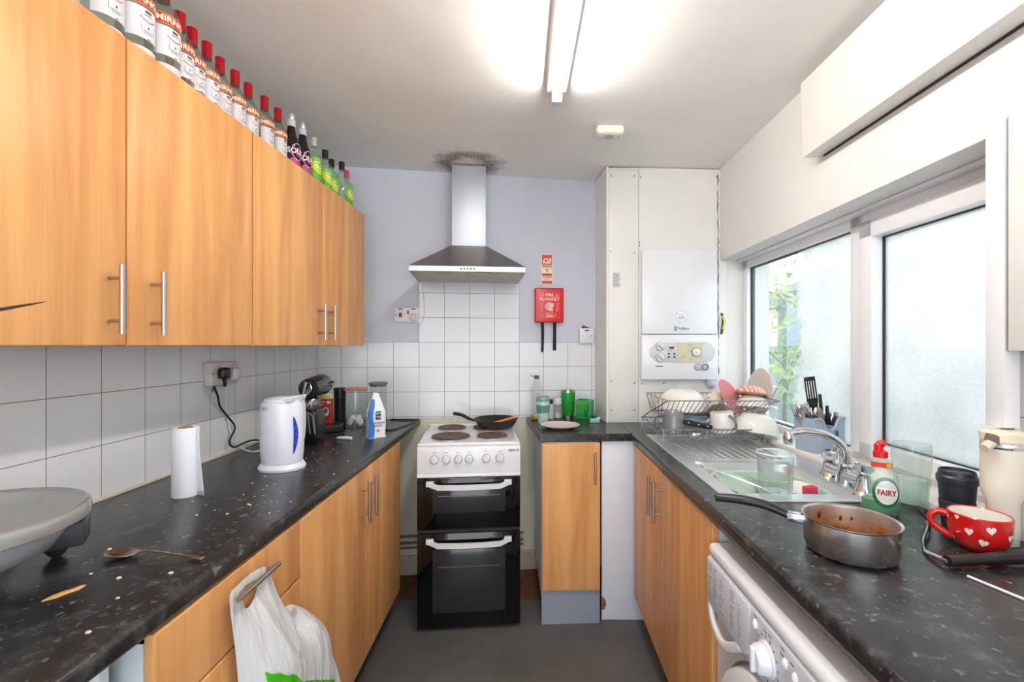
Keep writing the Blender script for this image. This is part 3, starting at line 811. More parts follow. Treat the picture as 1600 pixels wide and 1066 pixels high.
# ------------------------------------------------------------ hood
def hood():
    p = BW(733.5, 430)
    h = thing('cooker_hood', 'stainless steel chimney cooker hood with dark pyramid canopy above the cooker', 'cooker hood', (p.x, p.y, 1.765), TH)
    b = MB()
    b.box(-0.30, 0.30, -0.45, -0.446, 0, 0.026); b.box(-0.30, -0.296, -0.45, -0.007, 0, 0.026); b.box(0.296, 0.30, -0.45, -0.007, 0, 0.026); b.box(-0.3, 0.3, -0.011, -0.007, 0, 0.026)
    b.build('lip', STEEL, h)
    b = MB(); bb = bmesh.new()
    lo = [(-0.30, -0.45, 0.026), (0.30, -0.45, 0.026), (0.30, -0.007, 0.026), (-0.30, -0.007, 0.026)]
    hi = [(-0.1, -0.158, 0.196), (0.1, -0.158, 0.196), (0.1, -0.007, 0.196), (-0.1, -0.007, 0.196)]
    A_ = [bb.verts.new(v) for v in lo]; B2 = [bb.verts.new(v) for v in hi]
    for i in range(4): bb.faces.new((A_[i], A_[(i+1) % 4], B2[(i+1) % 4], B2[i]))
    bb.faces.new(B2); b._take(bb)
    b.build('canopy', STEELD, h, ang=20)
    b = MB(); top = CEIL(p.x)-1.765-0.010
    b.box(-0.098, 0.098, -0.155, -0.007, 0.196, top, 0.002); ch = b.build('chimney', P('bright brushed chimney steel', (210, 214, 224), 0.52, 0.8, var=0.03, scale=5), h)  # paler copy of the hood steel, reflected brightness put into its colour
    b = MB(); b.box(-0.296, 0.296, -0.446, -0.011, 0.003, 0.006); b.build('underside', P('hood underside', (176, 172, 160), 0.4, 0.4), h)
    for sx in (-1, 1):
        b = MB(); b.box(sx*0.012, sx*0.255, -0.41, -0.05, -0.001, 0.003, 0.001); f = b.build('grease_filter', P('grease filter mesh', (190, 184, 166), 0.5, 0.5, bump=0.5, bscale=400), h)
        b = MB(); b.box(sx*0.09, sx*0.17, -0.40, -0.385, -0.002, -0.001); b.build('latch', GREYPC, f)
    for k in range(5):
        b = MB(); b.cyl((-0.033+k*0.0165, -0.449, 0.013), (-0.033+k*0.0165, -0.453, 0.013), 0.0045, n=12); b.build('button', P('dark button', (50, 60, 72), 0.3), h)
hood()

# ------------------------------------------------------------ batten light
def batten():
    x = 0.137; y1 = 1.79; y0 = 0.29
    t = thing('batten_light', 'lit fluorescent batten light on the ceiling', 'ceiling light', (x, (y0+y1)/2, CEIL(x)-0.0005), 0)
    hl = (y1-y0)/2
    b = MB(); b.prism([(-0.045, 0.004), (0.05, -0.001), (0.04, -0.03), (-0.035, -0.03)], -hl, hl, axis='y', bev=0.003); b.build('batten_body', WHITE, t)
    b = MB(); b.cyl((0.002, -hl+0.03, -0.062), (0.002, hl-0.03, -0.062), 0.017, n=20)
    b.build('tube', emis('lit tube', (1.0, 0.95, 0.875), TUBE_STRENGTH), t)
    for s_ in (-1, 1):
        b = MB(); b.box(-0.018, 0.022, s_*(hl-0.032), s_*(hl-0.006), -0.082, -0.028, 0.004); b.build('tube_holder', WHITE, t)
    o = tag(MB().box(-0.06, 0.06, -0.035, 0.035, -0.035, 0, 0.014, 4).build('carbon_monoxide_alarm', P('cream alarm plastic', (232, 226, 214), 0.4)), 'cream rounded alarm unit on the ceiling right of the light', 'alarm')
    o.location = (0.415, 2.12, CEIL(0.415)-0.001)
    o.rotation_euler = (0, 0.02, 0); o.scale = (1.1, 1.1, 1.25)
    b = MB(); b.cyl((0.0, 0, -0.0345), (0.0, 0, -0.0365), 0.022, n=24); b.cyl((0.04, -0.005, -0.0345), (0.04, -0.005, -0.037), 0.005, n=10)
    b.build('sounder_grille', P('alarm grille', (196, 190, 178), 0.5), o)
batten()
#STAGE2
# ------------------------------------------------------------ things on the walls
def lathe_thing(name, label, cat, loc, parts, rz=0.0, group=None):
    """parts: (part name, profile, material[, n]) all turned about the thing's own axis"""
    t = thing(name, label, cat, loc, rz, group)
    for p in parts:
        b = MB(); b.lathe(p[1], p[3] if len(p) > 3 else 32); b.build(p[0], p[2], t)
    return t
def bwthing(name, label, cat, px, py, off=0.0):
    p = BW(px, py, off)
    return thing(name, label, cat, p, TH)

def boiler():
    bx0, bx1 = PD(1003, 0, 2.545).x, PD(1121, 0, 2.545).x
    zt_, zb_ = 1.931, 1.190
    cx = (bx0+bx1)/2; W = (bx1-bx0)/2
    t = thing('boiler', 'white wall-hung combi boiler with a round-ended control panel', 'boiler', (cx, BOXD-0.0015, 0), 0)
    zs = PD(0, 522, 2.545).z
    b = MB(); b.box(-W, W, -0.030, 0, zs, zt_, 0.004, 3); up = b.build('upper_cover', WHITEG, t)
    b = MB(); b.box(-W-0.004, W+0.002, -0.036, 0, zb_, zs-0.004, 0.006, 3); lowc = b.build('lower_cover', WHITEG, t)
    fx = lambda px: PD(px, 0, 2.537).x-cx
    fz = lambda py: PD(0, py, 2.537).z
    # badge and lettering
    ff = lambda px, py, dy=-0.0305: (lambda x, y, h: (fx(px)+x, dy-h, fz(py)+y))
    text('brand_lettering', 'Vaillant', 0.0225, P('grey badge ink', (92, 108, 126), 0.5), up, ff(1068.5, 513.5), bold=0.0003)
    b = MB(); b.box(fx(1053.5), fx(1058.5), -0.0312, -0.030, fz(517), fz(510), 0.001); b.build('badge', P('badge grey', (150, 160, 172), 0.5), up)
    b = MB(); b.at((fx(1065), -0.030, fz(495)), (PI/2, 0, 0)); b.lathe([(0.0, 0), (0.041/1.3, 0), (0.041/1.3, 0.0008), (0, 0.0008)], 32); b.build('round_sticker', P('pale sticker', (236, 238, 240), 0.5), up)
    b = MB(); b.at((fx(1065), -0.0308, fz(495)), (PI/2, 0, 0)); b.lathe([(0.0305, 0), (0.0315, 0), (0.0315, 0.0005), (0.0305, 0.0005)], 32); b.at()
    for k, z in enumerate((0.012, 0.0, -0.006, -0.012)): b.box(fx(1065)-0.016, fx(1065)+(0.02 if k else 0.012), -0.0314, -0.0308, fz(495)+z-0.001, fz(495)+z+0.001)
    b.build('sticker_print', INKG, up)
    # control fascia: two lobes at the left, round end at the right
    b = MB()
    za, zc = fz(566.5), fz(534.5); xl, xr = fx(1029), fx(1101)
    r = (zc-za)/2; zm = (za+zc)/2
    poly = []
    for a in range(-90, 91, 15): poly.append((xr+r*math.cos(R(a)), zm+r*math.sin(R(a))))
    for a in range(60, 121, 12): poly.append((fx(1030)+0.028*math.cos(R(a)), fz(542)+0.028*math.sin(R(a))+0.0))
    for a in range(150, 211, 12): poly.append((fx(1027)+0.046*math.cos(R(a)), zm+0.046*math.sin(R(a))))
    for a in range(240, 301, 12): poly.append((fx(1030)+0.028*math.cos(R(a)), fz(559)+0.028*math.sin(R(a))))
    b.prism(poly, -0.040, -0.036, axis='y', bev=0.001)
    fas = b.build('control_panel', P('pale grey fascia', (206, 206, 208), 0.4), lowc)
    b = MB(); b.box(fx(1057.5), fx(1098), -0.0412, -0.0398, za+0.002, zc-0.002); b.build('timer_panel', P('pale olive fascia', (206, 202, 172), 0.45), fas)
    for py in (542, 558.5):
        b = MB(); b.at((fx(1031), -0.040, fz(py)), (PI/2, 0, 0)); b.lathe([(0, 0), (0.0235, 0), (0.0235, 0.004), (0.021, 0.006), (0, 0.006)], 28)
        b.at((fx(1031), -0.046, fz(py)), (0, R(42), 0)); b.box(-0.0205, 0.0205, -0.007, 0.0, -0.0022, 0.0022, 0.001)
        b.build('dial', P('light grey dial', (214, 214, 214), 0.35), fas)
        b = MB(); b.at((fx(1031), -0.0401, fz(py)), (PI/2, 0, 0)); b.lathe([(0.0235, 0), (0.0248, 0), (0.0248, 0.0012), (0.0235, 0.0012)], 28)
        b.at((fx(1031), -0.0531, fz(py)), (0, R(42), 0)); b.box(-0.019, 0.019, -0.0008, 0.0, -0.0006, 0.0006); b.build('dial_rim', INKG, fas)
    b = MB(); b.at((fx(1087), -0.0412, fz(550.5)), (PI/2, 0, 0)); b.lathe([(0, 0), (0.027, 0), (0.027, 0.003), (0.0, 0.003)], 30); b.build('timer_ring', P('timer ring', (150, 152, 150), 0.5), fas)
    b = MB(); b.at((fx(1087), -0.0442, fz(550.5)), (PI/2, 0, 0)); b.lathe([(0, 0), (0.022, 0), (0.022, 0.006), (0.019, 0.008), (0, 0.008)], 30); b.build('timer_dial', WHITE, fas)
    b = MB(); b.box(fx(1087)-0.007, fx(1087)+0.002, -0.0526, -0.0520, fz(550.5)+0.0, fz(550.5)+0.0015); b.box(fx(1087)+0.000, fx(1087)+0.0015, -0.0526, -0.0520, fz(550.5)-0.007, fz(550.5)+0.0015)
    b.box(fx(1045), fx(1052.5), -0.0408, -0.0400, fz(545.5), fz(542))
    for x, y in ((1044.5, 553), (1053, 553), (1044.5, 558), (1053, 558)): b.cyl((fx(x), -0.040, fz(y)), (fx(x), -0.043, fz(y)), 0.0055, n=14)
    for x in (1044.5, 1049, 1053): b.cyl((fx(x), -0.040, fz(548)), (fx(x), -0.0415, fz(548)), 0.0028, n=10)
    for x0, x1, y in ((1073, 1081, 539.2), (1062, 1068, 560), (1066, 1070, 557), (1076, 1080, 562.5)): b.box(fx(x0), fx(x1), -0.0416, -0.0412, fz(y)-0.001, fz(y)+0.001)
    b.build('printed_marks', P('dark panel print', (70, 72, 74), 0.5), fas)
    # small oval gauge
    b = MB(); gx, gz = fx(1095.5), fz(573.5)
    poly = [(gx-0.02+0.0225*math.cos(R(a)), gz+0.0225*math.sin(R(a))) for a in range(90, 271, 15)]+[(gx+0.02+0.0225*math.cos(R(a)), gz+0.0225*math.sin(R(a))) for a in range(-90, 91, 15)]
    b.prism(poly, -0.040, -0.036, axis='y', bev=0.001); gg = b.build('gauge', P('gauge grey', (190, 192, 196), 0.4), lowc)
    b = MB(); b.at((gx+0.021, -0.0401, gz), (PI/2, 0, 0)); b.lathe([(0.014, 0), (0.018, 0), (0.018, 0.003), (0.014, 0.003)], 24)
    b.at((gx-0.02, -0.0401, gz), (PI/2, 0, 0)); b.lathe([(0.0165, 0), (0.018, 0), (0.018, 0.001), (0.0165, 0.001)], 24); b.build('gauge_ring', P('gauge ring', (84, 92, 100), 0.4), gg)
    b = MB(); b.box(fx(1024), fx(1036), -0.0366, -0.036, fz(573.2), fz(571.8)); b.build('model_lettering_line', INKG, lowc)
    b = MB(); b.cyl((W-0.03, -0.018, zb_), (W-0.03, -0.018, zb_-0.03), 0.030, 0.028, n=20); b.ball((W-0.03, -0.018, zb_-0.03), 0.028, 0.02, 0.022); b.build('outlet_cap', P('blue grey cap', (204, 210, 226), 0.4), t)
boiler()

def yellow_valve():
    p = PD(1128, 506, BOXD-0.02)
    t = thing('pipe_valve', 'yellow sleeve and dark pipe in the gap right of the boiler', 'pipe', (p.x, p.y, p.z))
    b = MB(); b.tube(smooth([(-0.002, 0, 0.06), (0.006, 0, 0.03), (0.002, 0, -0.02), (-0.004, 0, -0.06)]), 0.007, 8); b.build('pipe', P('dark copper', (54, 52, 54), 0.5), t)
    b = MB(); b.tube(smooth([(0.002, -0.006, 0.045), (0.012, -0.006, 0.01), (0.004, -0.006, -0.03)]), [0.006]*13, 8); b.build('sleeve', P('yellow sleeve', (222, 214, 30), 0.5), t)
yellow_valve()

def fire_blanket():
    t = bwthing('fire_blanket', 'red fire blanket box on the back wall with two black pull straps', 'fire blanket', 857, 478)
    k = BW(857, 478).y/F
    w2 = 22.5*k; h2 = 26.5*k
    b = MB(); b.box(-w2, w2, -0.040, -0.001, -h2, h2, 0.007, 3); bx = b.build('box', RED, t)
    b = MB(); b.box(-w2+0.006, w2-0.003, -0.0385, -0.012, h2-0.004, h2+0.001, 0.001); b.build('top_seam', P('dark seam', (60, 14, 16), 0.6), bx)
    PR = P('white print', (244, 226, 220), 0.5)
    text('lettering', 'FIRE', 0.027, PR, bx, lambda x, y, h: (x, -0.0403-h, 0.0625+y), bold=0.0004)
    text('lettering', 'BLANKET', 0.027, PR, bx, lambda x, y, h: (x, -0.0403-h, 0.0375+y), bold=0.0004, sx=1.08)
    b = MB(); 
    def rect(x0, x1, z0, z1, d=0.0404): b.box(x0, x1, -d, -0.0400, z0, z1)
    e = 0.0012; X = 0.062; 
    rect(-X, X, 0.082, 0.082+e); rect(-X, X, -0.078, -0.078+e); rect(-X, -X+e, -0.078, 0.082); rect(X-e, X, -0.078, 0.082)
    b.build('printed_border', P('pink print', (244, 150, 140), 0.5), bx)
    b = MB()
    for (x0, x1, z0, z1) in ((-0.022, 0.02, -0.028, 0.010), (-0.028, -0.006, -0.016, 0.0), (0.004, 0.027, -0.010, 0.014), (-0.014, 0.008, 0.010, 0.018), (-0.004, 0.022, -0.036, -0.024)):
        rect(x0, x1, z0, z1)
    for z in (-0.048, -0.056): rect(-0.024, 0.024, z, z+0.002)
    for x in (-0.042, 0.036): rect(x, x+0.003, -0.068, -0.050)
    rect(-0.022, 0.022, -0.066, -0.062); rect(-0.026, 0.026, -0.073, -0.069)
    for sx in (-1, 1):
        for k2 in range(5): rect(sx*0.048-0.007, sx*0.048+0.007, 0.012-k2*0.012, 0.0155-k2*0.012)
    for cx_ in (-0.047, 0.047):
        b.at((cx_, -0.0400, 0.062), (PI/2, 0, 0)); b.lathe([(0.009, 0), (0.011, 0), (0.011, 0.0004), (0.009, 0.0004)], 20); b.at()
        rect(cx_-0.005, cx_+0.005, 0.0605, 0.063)
    b.build('printed_figures', P('soft white print', (240, 190, 182), 0.5), bx)
    for x, l in ((-0.043, 0.187), (0.034, 0.178)):
        b = MB()
        tw = 0.004 if x < 0 else 0.001
        b.grid(lambda u, v: (x+(u-0.5)*0.020*(1-0.35*v*(x < 0))+tw*math.sin(v*3), -0.022-0.003*math.sin(v*6+u*2), -h2+0.006-v*l), 3, 12)
        b.build('pull_strap', P('black webbing', (26, 28, 36), 0.8, bump=0.3, bscale=500), t, solid=0.002)
fire_blanket()

def fire_sign():
    t = bwthing('fire_sign', 'small red and cream fire instruction sign above the fire blanket', 'sign', 854.5, 421)
    CR = P('cream sign board', (240, 226, 196), 0.45); RD = P('sign red', (206, 52, 46), 0.45)
    b = MB(); b.box(-0.036, 0.036, -0.003, -0.0005, -0.096, 0.096, 0.001); bd = b.build('board', CR, t)
    b = MB()
    def rr(x0, x1, z0, z1): b.box(x0, x1, -0.0038, -0.0029, z0, z1)
    rr(-0.031, 0.031, 0.028, 0.090); rr(-0.031, 0.031, 0.012, 0.018); rr(-0.031, 0.031, -0.042, -0.026); rr(-0.031, 0.031, -0.090, -0.072); rr(-0.031, 0.031, -0.052, -0.047)
    b.build('red_panels', RD, bd)
    b = MB()
    def r2(x0, x1, z0, z1): b.box(x0, x1, -0.0044, -0.0036, z0, z1)
    b.at((-0.006, -0.0040, 0.054), (PI/2, 0, 0)); b.lathe([(0.009, 0), (0.016, 0), (0.016, 0.0005), (0.009, 0.0005)], 20); b.at()
    r2(-0.024, -0.017, 0.034, 0.056); r2(0.012, 0.026, 0.036, 0.044); r2(0.014, 0.019, 0.046, 0.072); r2(0.022, 0.027, 0.048, 0.066); r2(-0.008, 0.010, 0.034, 0.044)
    b.build('pictogram', CR, bd)
    b = MB(); r2(-0.033, 0.033, 0.021, 0.0245); r2(-0.008, 0.008, -0.006, 0.0); r2(-0.005, 0.006, -0.016, -0.012); r2(-0.018, 0.016, -0.062, -0.059); r2(0.020, 0.024, -0.086, -0.080)
    b.build('small_print', INK, bd)
fire_sign()

def sockets():
    k = BW(636, 492).y/F
    t = bwthing('cooker_switch', 'white double cooker switch plate on the back wall left of tall tiles', 'socket', 636, 492.5)
    b = MB(); b.box(-19*k, 19*k, -0.012, -0.0005, -11.5*k, 11.5*k, 0.004, 3); pl = b.build('plate', WHITE, t)
    b = MB(); b.box(-9.5*k-0.009, -9.5*k+0.009, -0.018, -0.011, -0.014, 0.014, 0.003); b.build('rocker', P('dark red rocker', (140, 20, 40), 0.3), pl)
    b = MB(); b.box(2*k-0.006, 2*k+0.006, -0.016, -0.011, 0.006, 0.026, 0.002); b.build('rocker', P('dark red rocker', (140, 20, 40), 0.3), pl)
    b = MB()
    for x in (-9.5, 10): b.box(x*k-0.012, x*k+0.012, -0.0128, -0.0115, 0.032, 0.039)
    b.build('neon', P('neon lens', (96, 20, 34), 0.3), pl)
    b = MB()
    for x in (-16.5, 16.5): b.cyl((x*k, -0.0115, 0), (x*k, -0.0135, 0), 0.004, n=10)
    b.build('screws', SCREW, pl)
    p = BW(647, 495, 0.012)
    q = thing('plug', 'white three pin plug in the cooker switch plate', 'plug', p, TH)
    b = MB(); b.box(-0.024, 0.024, -0.024, 0, -0.026, 0.020, 0.009, 3); pb = b.build('plug_body', P('cream plug', (226, 222, 212), 0.4), q)
    b = MB(); b.at((0, -0.024, -0.003), (PI/2, 0, 0)); b.lathe([(0.013, 0), (0.015, 0), (0.015, 0.001), (0.013, 0.001)], 20); b.build('fuse_ring', GREYPC, pb)
    pts = [BW(x, y, o) for x, y, o in ((648, 503, 0.018), (650, 509, 0.01), (656, 509, 0.012), (662, 497, 0.012), (663, 478, 0.012), (661, 458, 0.012), (659, 445, 0.012), (657, 437, 0.010))]
    m = p
    b = MB(); b.tube(smooth(pts), 0.0022, 6); tag(b.build('hood_cable', WHITE), 'thin white cable running from plug up to the cooker hood', 'cable')
    p = BW(915.0, 524.5)
    k = p.y/F
    t = thing('fused_switch', 'white fused spur switch box at the right end of back wall', 'switch', p, TH)
    b = MB(); b.box(-11*k, 10.5*k, -0.030, -0.0005, -12*k, 11*k, 0.003); pl = b.build('plate', WHITE, t)
    b = MB(); b.box(-0.013, 0.013, -0.0312, -0.0298, 0.027, 0.034); b.build('neon', P('dark neon', (70, 22, 24), 0.3), pl)
    b = MB(); b.box(0.002, 0.019, -0.034, -0.0295, -0.016, 0.007, 0.003); b.build('rocker', WHITEG, pl)
    b = MB()
    for x in (-0.027, 0.030): b.cyl((x, -0.0295, -0.003), (x, -0.0315, -0.003), 0.0035, n=10)
    b.build('screws', SCREW, pl)
    b = MB(); b.tube(smooth([(-0.022, -0.02, 0.044), (-0.020, -0.02, 0.056), (-0.008, -0.02, 0.054), (0.008, -0.018, 0.048), (0.022, -0.018, 0.043)]), [0.007]*9+[0.005]*8+[0.004]*8, 8) ; b.build('cable_end', P('brown grimy cable', (98, 78, 66), 0.8), t)
sockets()
def LWp(px, py, off=0.0):
    d = F*(-1.205+off)/(px-HX)
    return Vector((-1.205+off, d, CZ-(py-HY)*d/F))
def left_socket():
    c = LWp(335, 583, 0.006)
    t = thing('double_socket', 'white double socket on the left tiles, labels below', 'socket', c, PI/2)
    y0 = LWp(315, 583).y-c.y; y1 = LWp(357, 583).y-c.y
    b = MB(); b.box(y0, y1, -0.032, -0.0005, -0.045, 0.042, 0.003); pl = b.build('plate', P('off white socket plastic', (214, 206, 204), 0.4), t)
    b = MB(); 
    for x in (0.002, 0.016): b.box(x-0.005, x+0.005, -0.036, -0.0315, 0.012, 0.032, 0.002)
    b.build('rocker', P('rocker', (222, 214, 212), 0.35), pl)
    b = MB()
    for x, z in ((y0+0.008, 0), ): b.cyl((x, -0.0315, z), (x, -0.0335, z), 0.0035, n=10)
    b.build('screw', SCREW, pl)
    # plugs
    p = c+Vector((0.0345, -0.017, 0))
    q = thing('plug', 'black three pin plug in the left wall socket', 'plug', p, PI/2)
    b = MB(); b.box(-0.022, 0.022, -0.030, 0, -0.021, 0.022, 0.010, 3); pb = b.build('plug_body', BLACK, q)
    b = MB(); b.cyl((0, -0.016, -0.019), (0.004, -0.016, -0.052), 0.008, 0.005, n=12); b.build('cable_sleeve', BLACK, q)
    p2 = c+Vector((0.0345, 0.045, 0.0))
    q2 = thing('plug', 'white plug at the far side of the left wall socket', 'plug', p2, PI/2)
    b = MB(); b.box(-0.018, 0.022, -0.030, 0, -0.030, 0.020, 0.010, 3); b.build('plug_body', P('pale plug plastic', (214, 212, 214), 0.35), q2)
    LB = P('label paper', (150, 160, 162), 0.7); 
    for nm, lb, pos, rot in (('cable_label', 'small printed label tag on black kettle cord', LWp(333, 609, 0.035), 0.25), ('cable_label', 'small printed label tag on the white cord', LWp(350, 600, 0.03), 0.0)):
        o = tag(MB().box(-0.014, 0.014, -0.0008, 0.0008, -0.011, 0.011).build(nm, P('label', (176, 186, 188), 0.7)), lb, 'label')
        o.location = pos; o.rotation_euler = (0, rot, PI/2)
        MB().box(-0.010, 0.001, -0.0014, -0.0008, -0.008, 0.004).build('printed_square', INKG, o)
    w_ = [LWp(334, 604, 0.045), LWp(340, 618, 0.035), LWp(344, 636, 0.02), LWp(355, 650, 0.02), LWp(367, 667, 0.02), LWp(362, 681, 0.025), LWp(358, 692, 0.03)]
    e1 = [LWp(366, 699, 0.03), LWp(380, 693, 0.03), LWp(395, 688, 0.03), LWp(414, 689, 0.035)]
    b = MB(); b.tube(smooth(w_+e1), 0.0038, 8); tag(b.build('electric_cable', BLACK), 'black cord hanging from the left socket towards the kettle', 'cable')
    w_ = [LWp(352, 596, 0.04), LWp(352.5, 615, 0.02), LWp(353, 640, 0.014), LWp(358, 665, 0.014), LWp(364, 684, 0.02)]
    e1 = [LWp(374, 697, 0.02), PZ(385, 704, WT+0.005), PZ(397, 706, WT+0.005), PZ(412, 703, WT+0.008)]
    b = MB(); b.tube(smooth(w_+e1), 0.0030, 8); tag(b.build('electric_cable', WHITE), 'thin white cord looping from left socket down to the worktop', 'cable')
left_socket()

# ------------------------------------------------------------ bottles on the wall cabinets
def bez(p, k=5):
    return [(q.x, q.y) for q in smooth([Vector((a, c_, 0)) for a, c_ in p], k)]
SPIRIT = thin_glass('clear spirit bottle', (0.74, 0.76, 0.70), 0.03, 0.9, 0.12, (0.30, 0.30, 0.24))
CAPR = P('red metal cap', (176, 16, 30), 0.28, 0.3, var=0.05)
LABW = P('white bottle label', (214, 214, 220), 0.5, var=0.02)
LABR = P('red bottle label', (196, 40, 36), 0.45)
GOLD = P('gold ink', (206, 150, 70), 0.45)
def vodka(r, h, face=-0.6, name='vodka_bottle'):
    t = thing(name, 'x', 'bottle', (0, 0, 0), 0, 'vodka bottles standing on the wall cabinets')
    ra = r
    prof = [(0, 0.004), (ra*0.8, 0.0), (ra, 0.006), (ra, h*0.625), (ra*0.96, h*0.67), (ra*0.62, h*0.745), (ra*0.42, h*0.80), (ra*0.38, h*0.86), (ra*0.38, h*0.90), (0, h*0.90)]
    b = MB(); b.lathe(prof, 28); b.build('glass_body', SPIRIT, t)
    rc_ = ra*0.44
    b = MB(); b.lathe([(0, h*0.80), (rc_, h*0.80), (rc_, h*0.865), (rc_*0.96, h*0.868), (rc_*0.96, h*0.872), (rc_, h*0.875), (rc_, h*0.995), (rc_*0.9, h), (0, h)], 24); cp = b.build('cap', CAPR, t)
    A0 = face
    def arc(z0, z1, half, m, nm, rr=0.0006, par=None):
        b = MB(); b.grid(lambda u, v: ((ra+rr)*math.cos(A0-half+2*half*u), (ra+rr)*math.sin(A0-half+2*half*u), z0+(z1-z0)*v), 16, 1)
        return b.build(nm, m, par or t)
    lb = arc(h*0.235, h*0.505, 1.15, LABW, 'label')
    arc(h*0.53, h*0.615, 1.05, LABR, 'brand_band')
    text('brand_lettering', 'SMIRNOFF', h*0.078, P('white print on red', (244, 222, 196), 0.5), lb, wrap(ra+0.0012, h*0.571, A0), sx=1.0, bold=0.0006)
    arc(h*0.615, h*0.622, 1.05, GOLD, 'gold_line', 0.0008, lb); arc(h*0.523, h*0.53, 1.05, GOLD, 'gold_line', 0.0008, lb)
    # crest outline, red ribbon line and small print
    b = MB()
    def seg(a0, a1, z0, z1):
        b.grid(lambda u, v: ((ra+0.0012)*math.cos(A0+a0+(a1-a0)*u), (ra+0.0012)*math.sin(A0+a0+(a1-a0)*u), h*(z0+0.04+(z1-z0)*v)), 3, 1)
    seg(-0.12, 0.26, 0.425, 0.45); seg(-0.16, 0.30, 0.405, 0.412); seg(0.02, 0.12, 0.29, 0.31); seg(-0.25, 0.35, 0.262, 0.268); seg(-0.20, 0.30, 0.245, 0.250); seg(0.0, 0.2, 0.20, 0.208)
    for k in range(6): seg(-0.34, -0.32, 0.33-k*0.015, 0.335-k*0.012); seg(0.44, 0.46, 0.33-k*0.015, 0.335-k*0.012)
    b.build('crest_print', P('dark crest print', (88, 84, 66), 0.6), lb)
    b = MB()
    for k in range(8):
        a = -0.42+k*0.12; zz = 0.372-0.022*math.sin(k/7*PI)
        seg(a, a+0.12, zz, zz+0.008)
    b.build('red_ribbon', LABR, lb)
    arc(h*0.10, h*0.16, 0.9, P('pale base sticker', (212, 204, 206), 0.5), 'base_sticker')
    return t
UZT = UZ1
big = vodka(0.040, 0.295, -0.22)
sm = vodka(0.034, 0.262, -0.25)
def put(t, px, x, label, first):
    d = x*F/(px-HX)
    o = t if first else dup(t)
    o.location = (x, d, UZT+0.0005); o['label'] = label
    return o
put(big, 254, -0.995, 'large clear vodka bottle, third from the left frame edge', True)
put(big, 211, -1.005, 'large clear vodka bottle, second from the left frame edge, cap out of frame', False)
put(big, 160, -1.02, 'large clear vodka bottle cut off at the top left frame edge', False)
lab = ['small vodka bottle with red cap, right beside the large ones', 'small vodka bottle with red cap, second after the large ones', 'small vodka bottle with red cap, third after the large ones',
       'small vodka bottle with red cap, fourth after the large ones', 'small vodka bottle with red cap, fifth after the large ones', 'small vodka bottle with red cap, sixth after the large ones',
       'small vodka bottle with red cap, front one of the close pair near the cola-dark bottles', 'small vodka bottle with red cap, the last one before the black pink-labelled bottles']
for i, (px, x) in enumerate(((281, -1.008), (300, -1.02), (323, -1.02), (343.5, -1.03), (367, -1.025), (387.6, -1.025), (413, -1.015), (434, -1.01))):
    put(sm, px, x, lab[i], i == 0)
put(sm, 422, -1.10, 'small vodka bottle half hidden behind the row, red cap just showing', False)
def sours(label, loc, first=None):
    if first is not None:
        return dup(first, loc, None, label)
    h = 0.27; r = 0.036
    t = thing('liqueur_bottle', label, 'bottle', loc, 0, 'black liqueur bottles with pink labels')
    DK = P('very dark glass', (18, 12, 18), 0.08, coat=0.4)
    b = MB(); b.lathe([(0, 0), (r, 0.0), (r, 0.13)]+bez([(r, 0.135), (r*0.9, 0.145), (r*0.55, 0.19), (r*0.42, 0.22), (r*0.42, 0.235)])+[(0, 0.235)], 28); bd = b.build('glass_body', DK, t)
    b = MB(); b.lathe([(r*0.46, 0.214), (r*0.5, 0.216), (r*0.5, 0.242), (r*0.46, 0.243)], 24); b.build('neck_band', P('silver grey band', (196, 190, 198), 0.4), t)
    b = MB(); b.lathe([(0, 0.243), (r*0.42, 0.243), (r*0.46, 0.246), (r*0.46, 0.268), (r*0.4, 0.27), (0, 0.27)], 24); b.build('cap', P('pale silver cap', (172, 176, 184), 0.3, 0.5), t)
    A0 = -0.33
    MG = P('magenta print', (176, 58, 128), 0.45)
    def blob(a, z, ra_, rz_, m, nm, rr=0.0008, ring=0.0, par=None):
        z += 0.028 if z < 0.12 else 0.0
        b = MB(); n = 24
        if ring: b.grid(lambda u, v: ((r+rr)*math.cos(A0+a+(ra_-ring*v)*math.cos(2*PI*u)/r), (r+rr)*math.sin(A0+a+(ra_-ring*v)*math.cos(2*PI*u)/r), z+(rz_-ring*v)*math.sin(2*PI*u)), n, 1)
        else: b.grid(lambda u, v: ((r+rr)*math.cos(A0+a+ra_*(v)*math.cos(2*PI*u)/r), (r+rr)*math.sin(A0+a+ra_*(v)*math.cos(2*PI*u)/r), z+rz_*v*math.sin(2*PI*u)), n, 4)
        return b.build(nm, m, par or bd)
    blob(0.1, 0.075, 0.016, 0.02, MG, 'pink_patch'); blob(-0.5, 0.125, 0.006, 0.005, MG, 'pink_patch'); blob(-0.4, 0.03, 0.02, 0.018, MG, 'pink_patch'); blob(0.4, 0.022, 0.016, 0.018, MG, 'pink_patch'); blob(-0.7, 0.065, 0.008, 0.006, MG, 'pink_patch')
    blob(0.0, 0.075, 0.026, 0.036, P('white ring print', (232, 214, 228), 0.5), 'white_ring', 0.0012, 0.0022)
    text('brand_lettering', 'SOURZ', 0.030, P('white print', (236, 232, 238), 0.5), bd, wrap(r+0.0016, 0.104, A0+0.1), bold=0.0005)
    return t
s1 = sours('black bottle with pink swirl label and silver cap, nearer of the two', (-0.985, 0.985*F/(HX-455), UZT+0.0005))
sours('black bottle with pink swirl label and silver cap, farther of the two', (-0.975, 0.975*F/(HX-472.5), UZT+0.0005), s1)
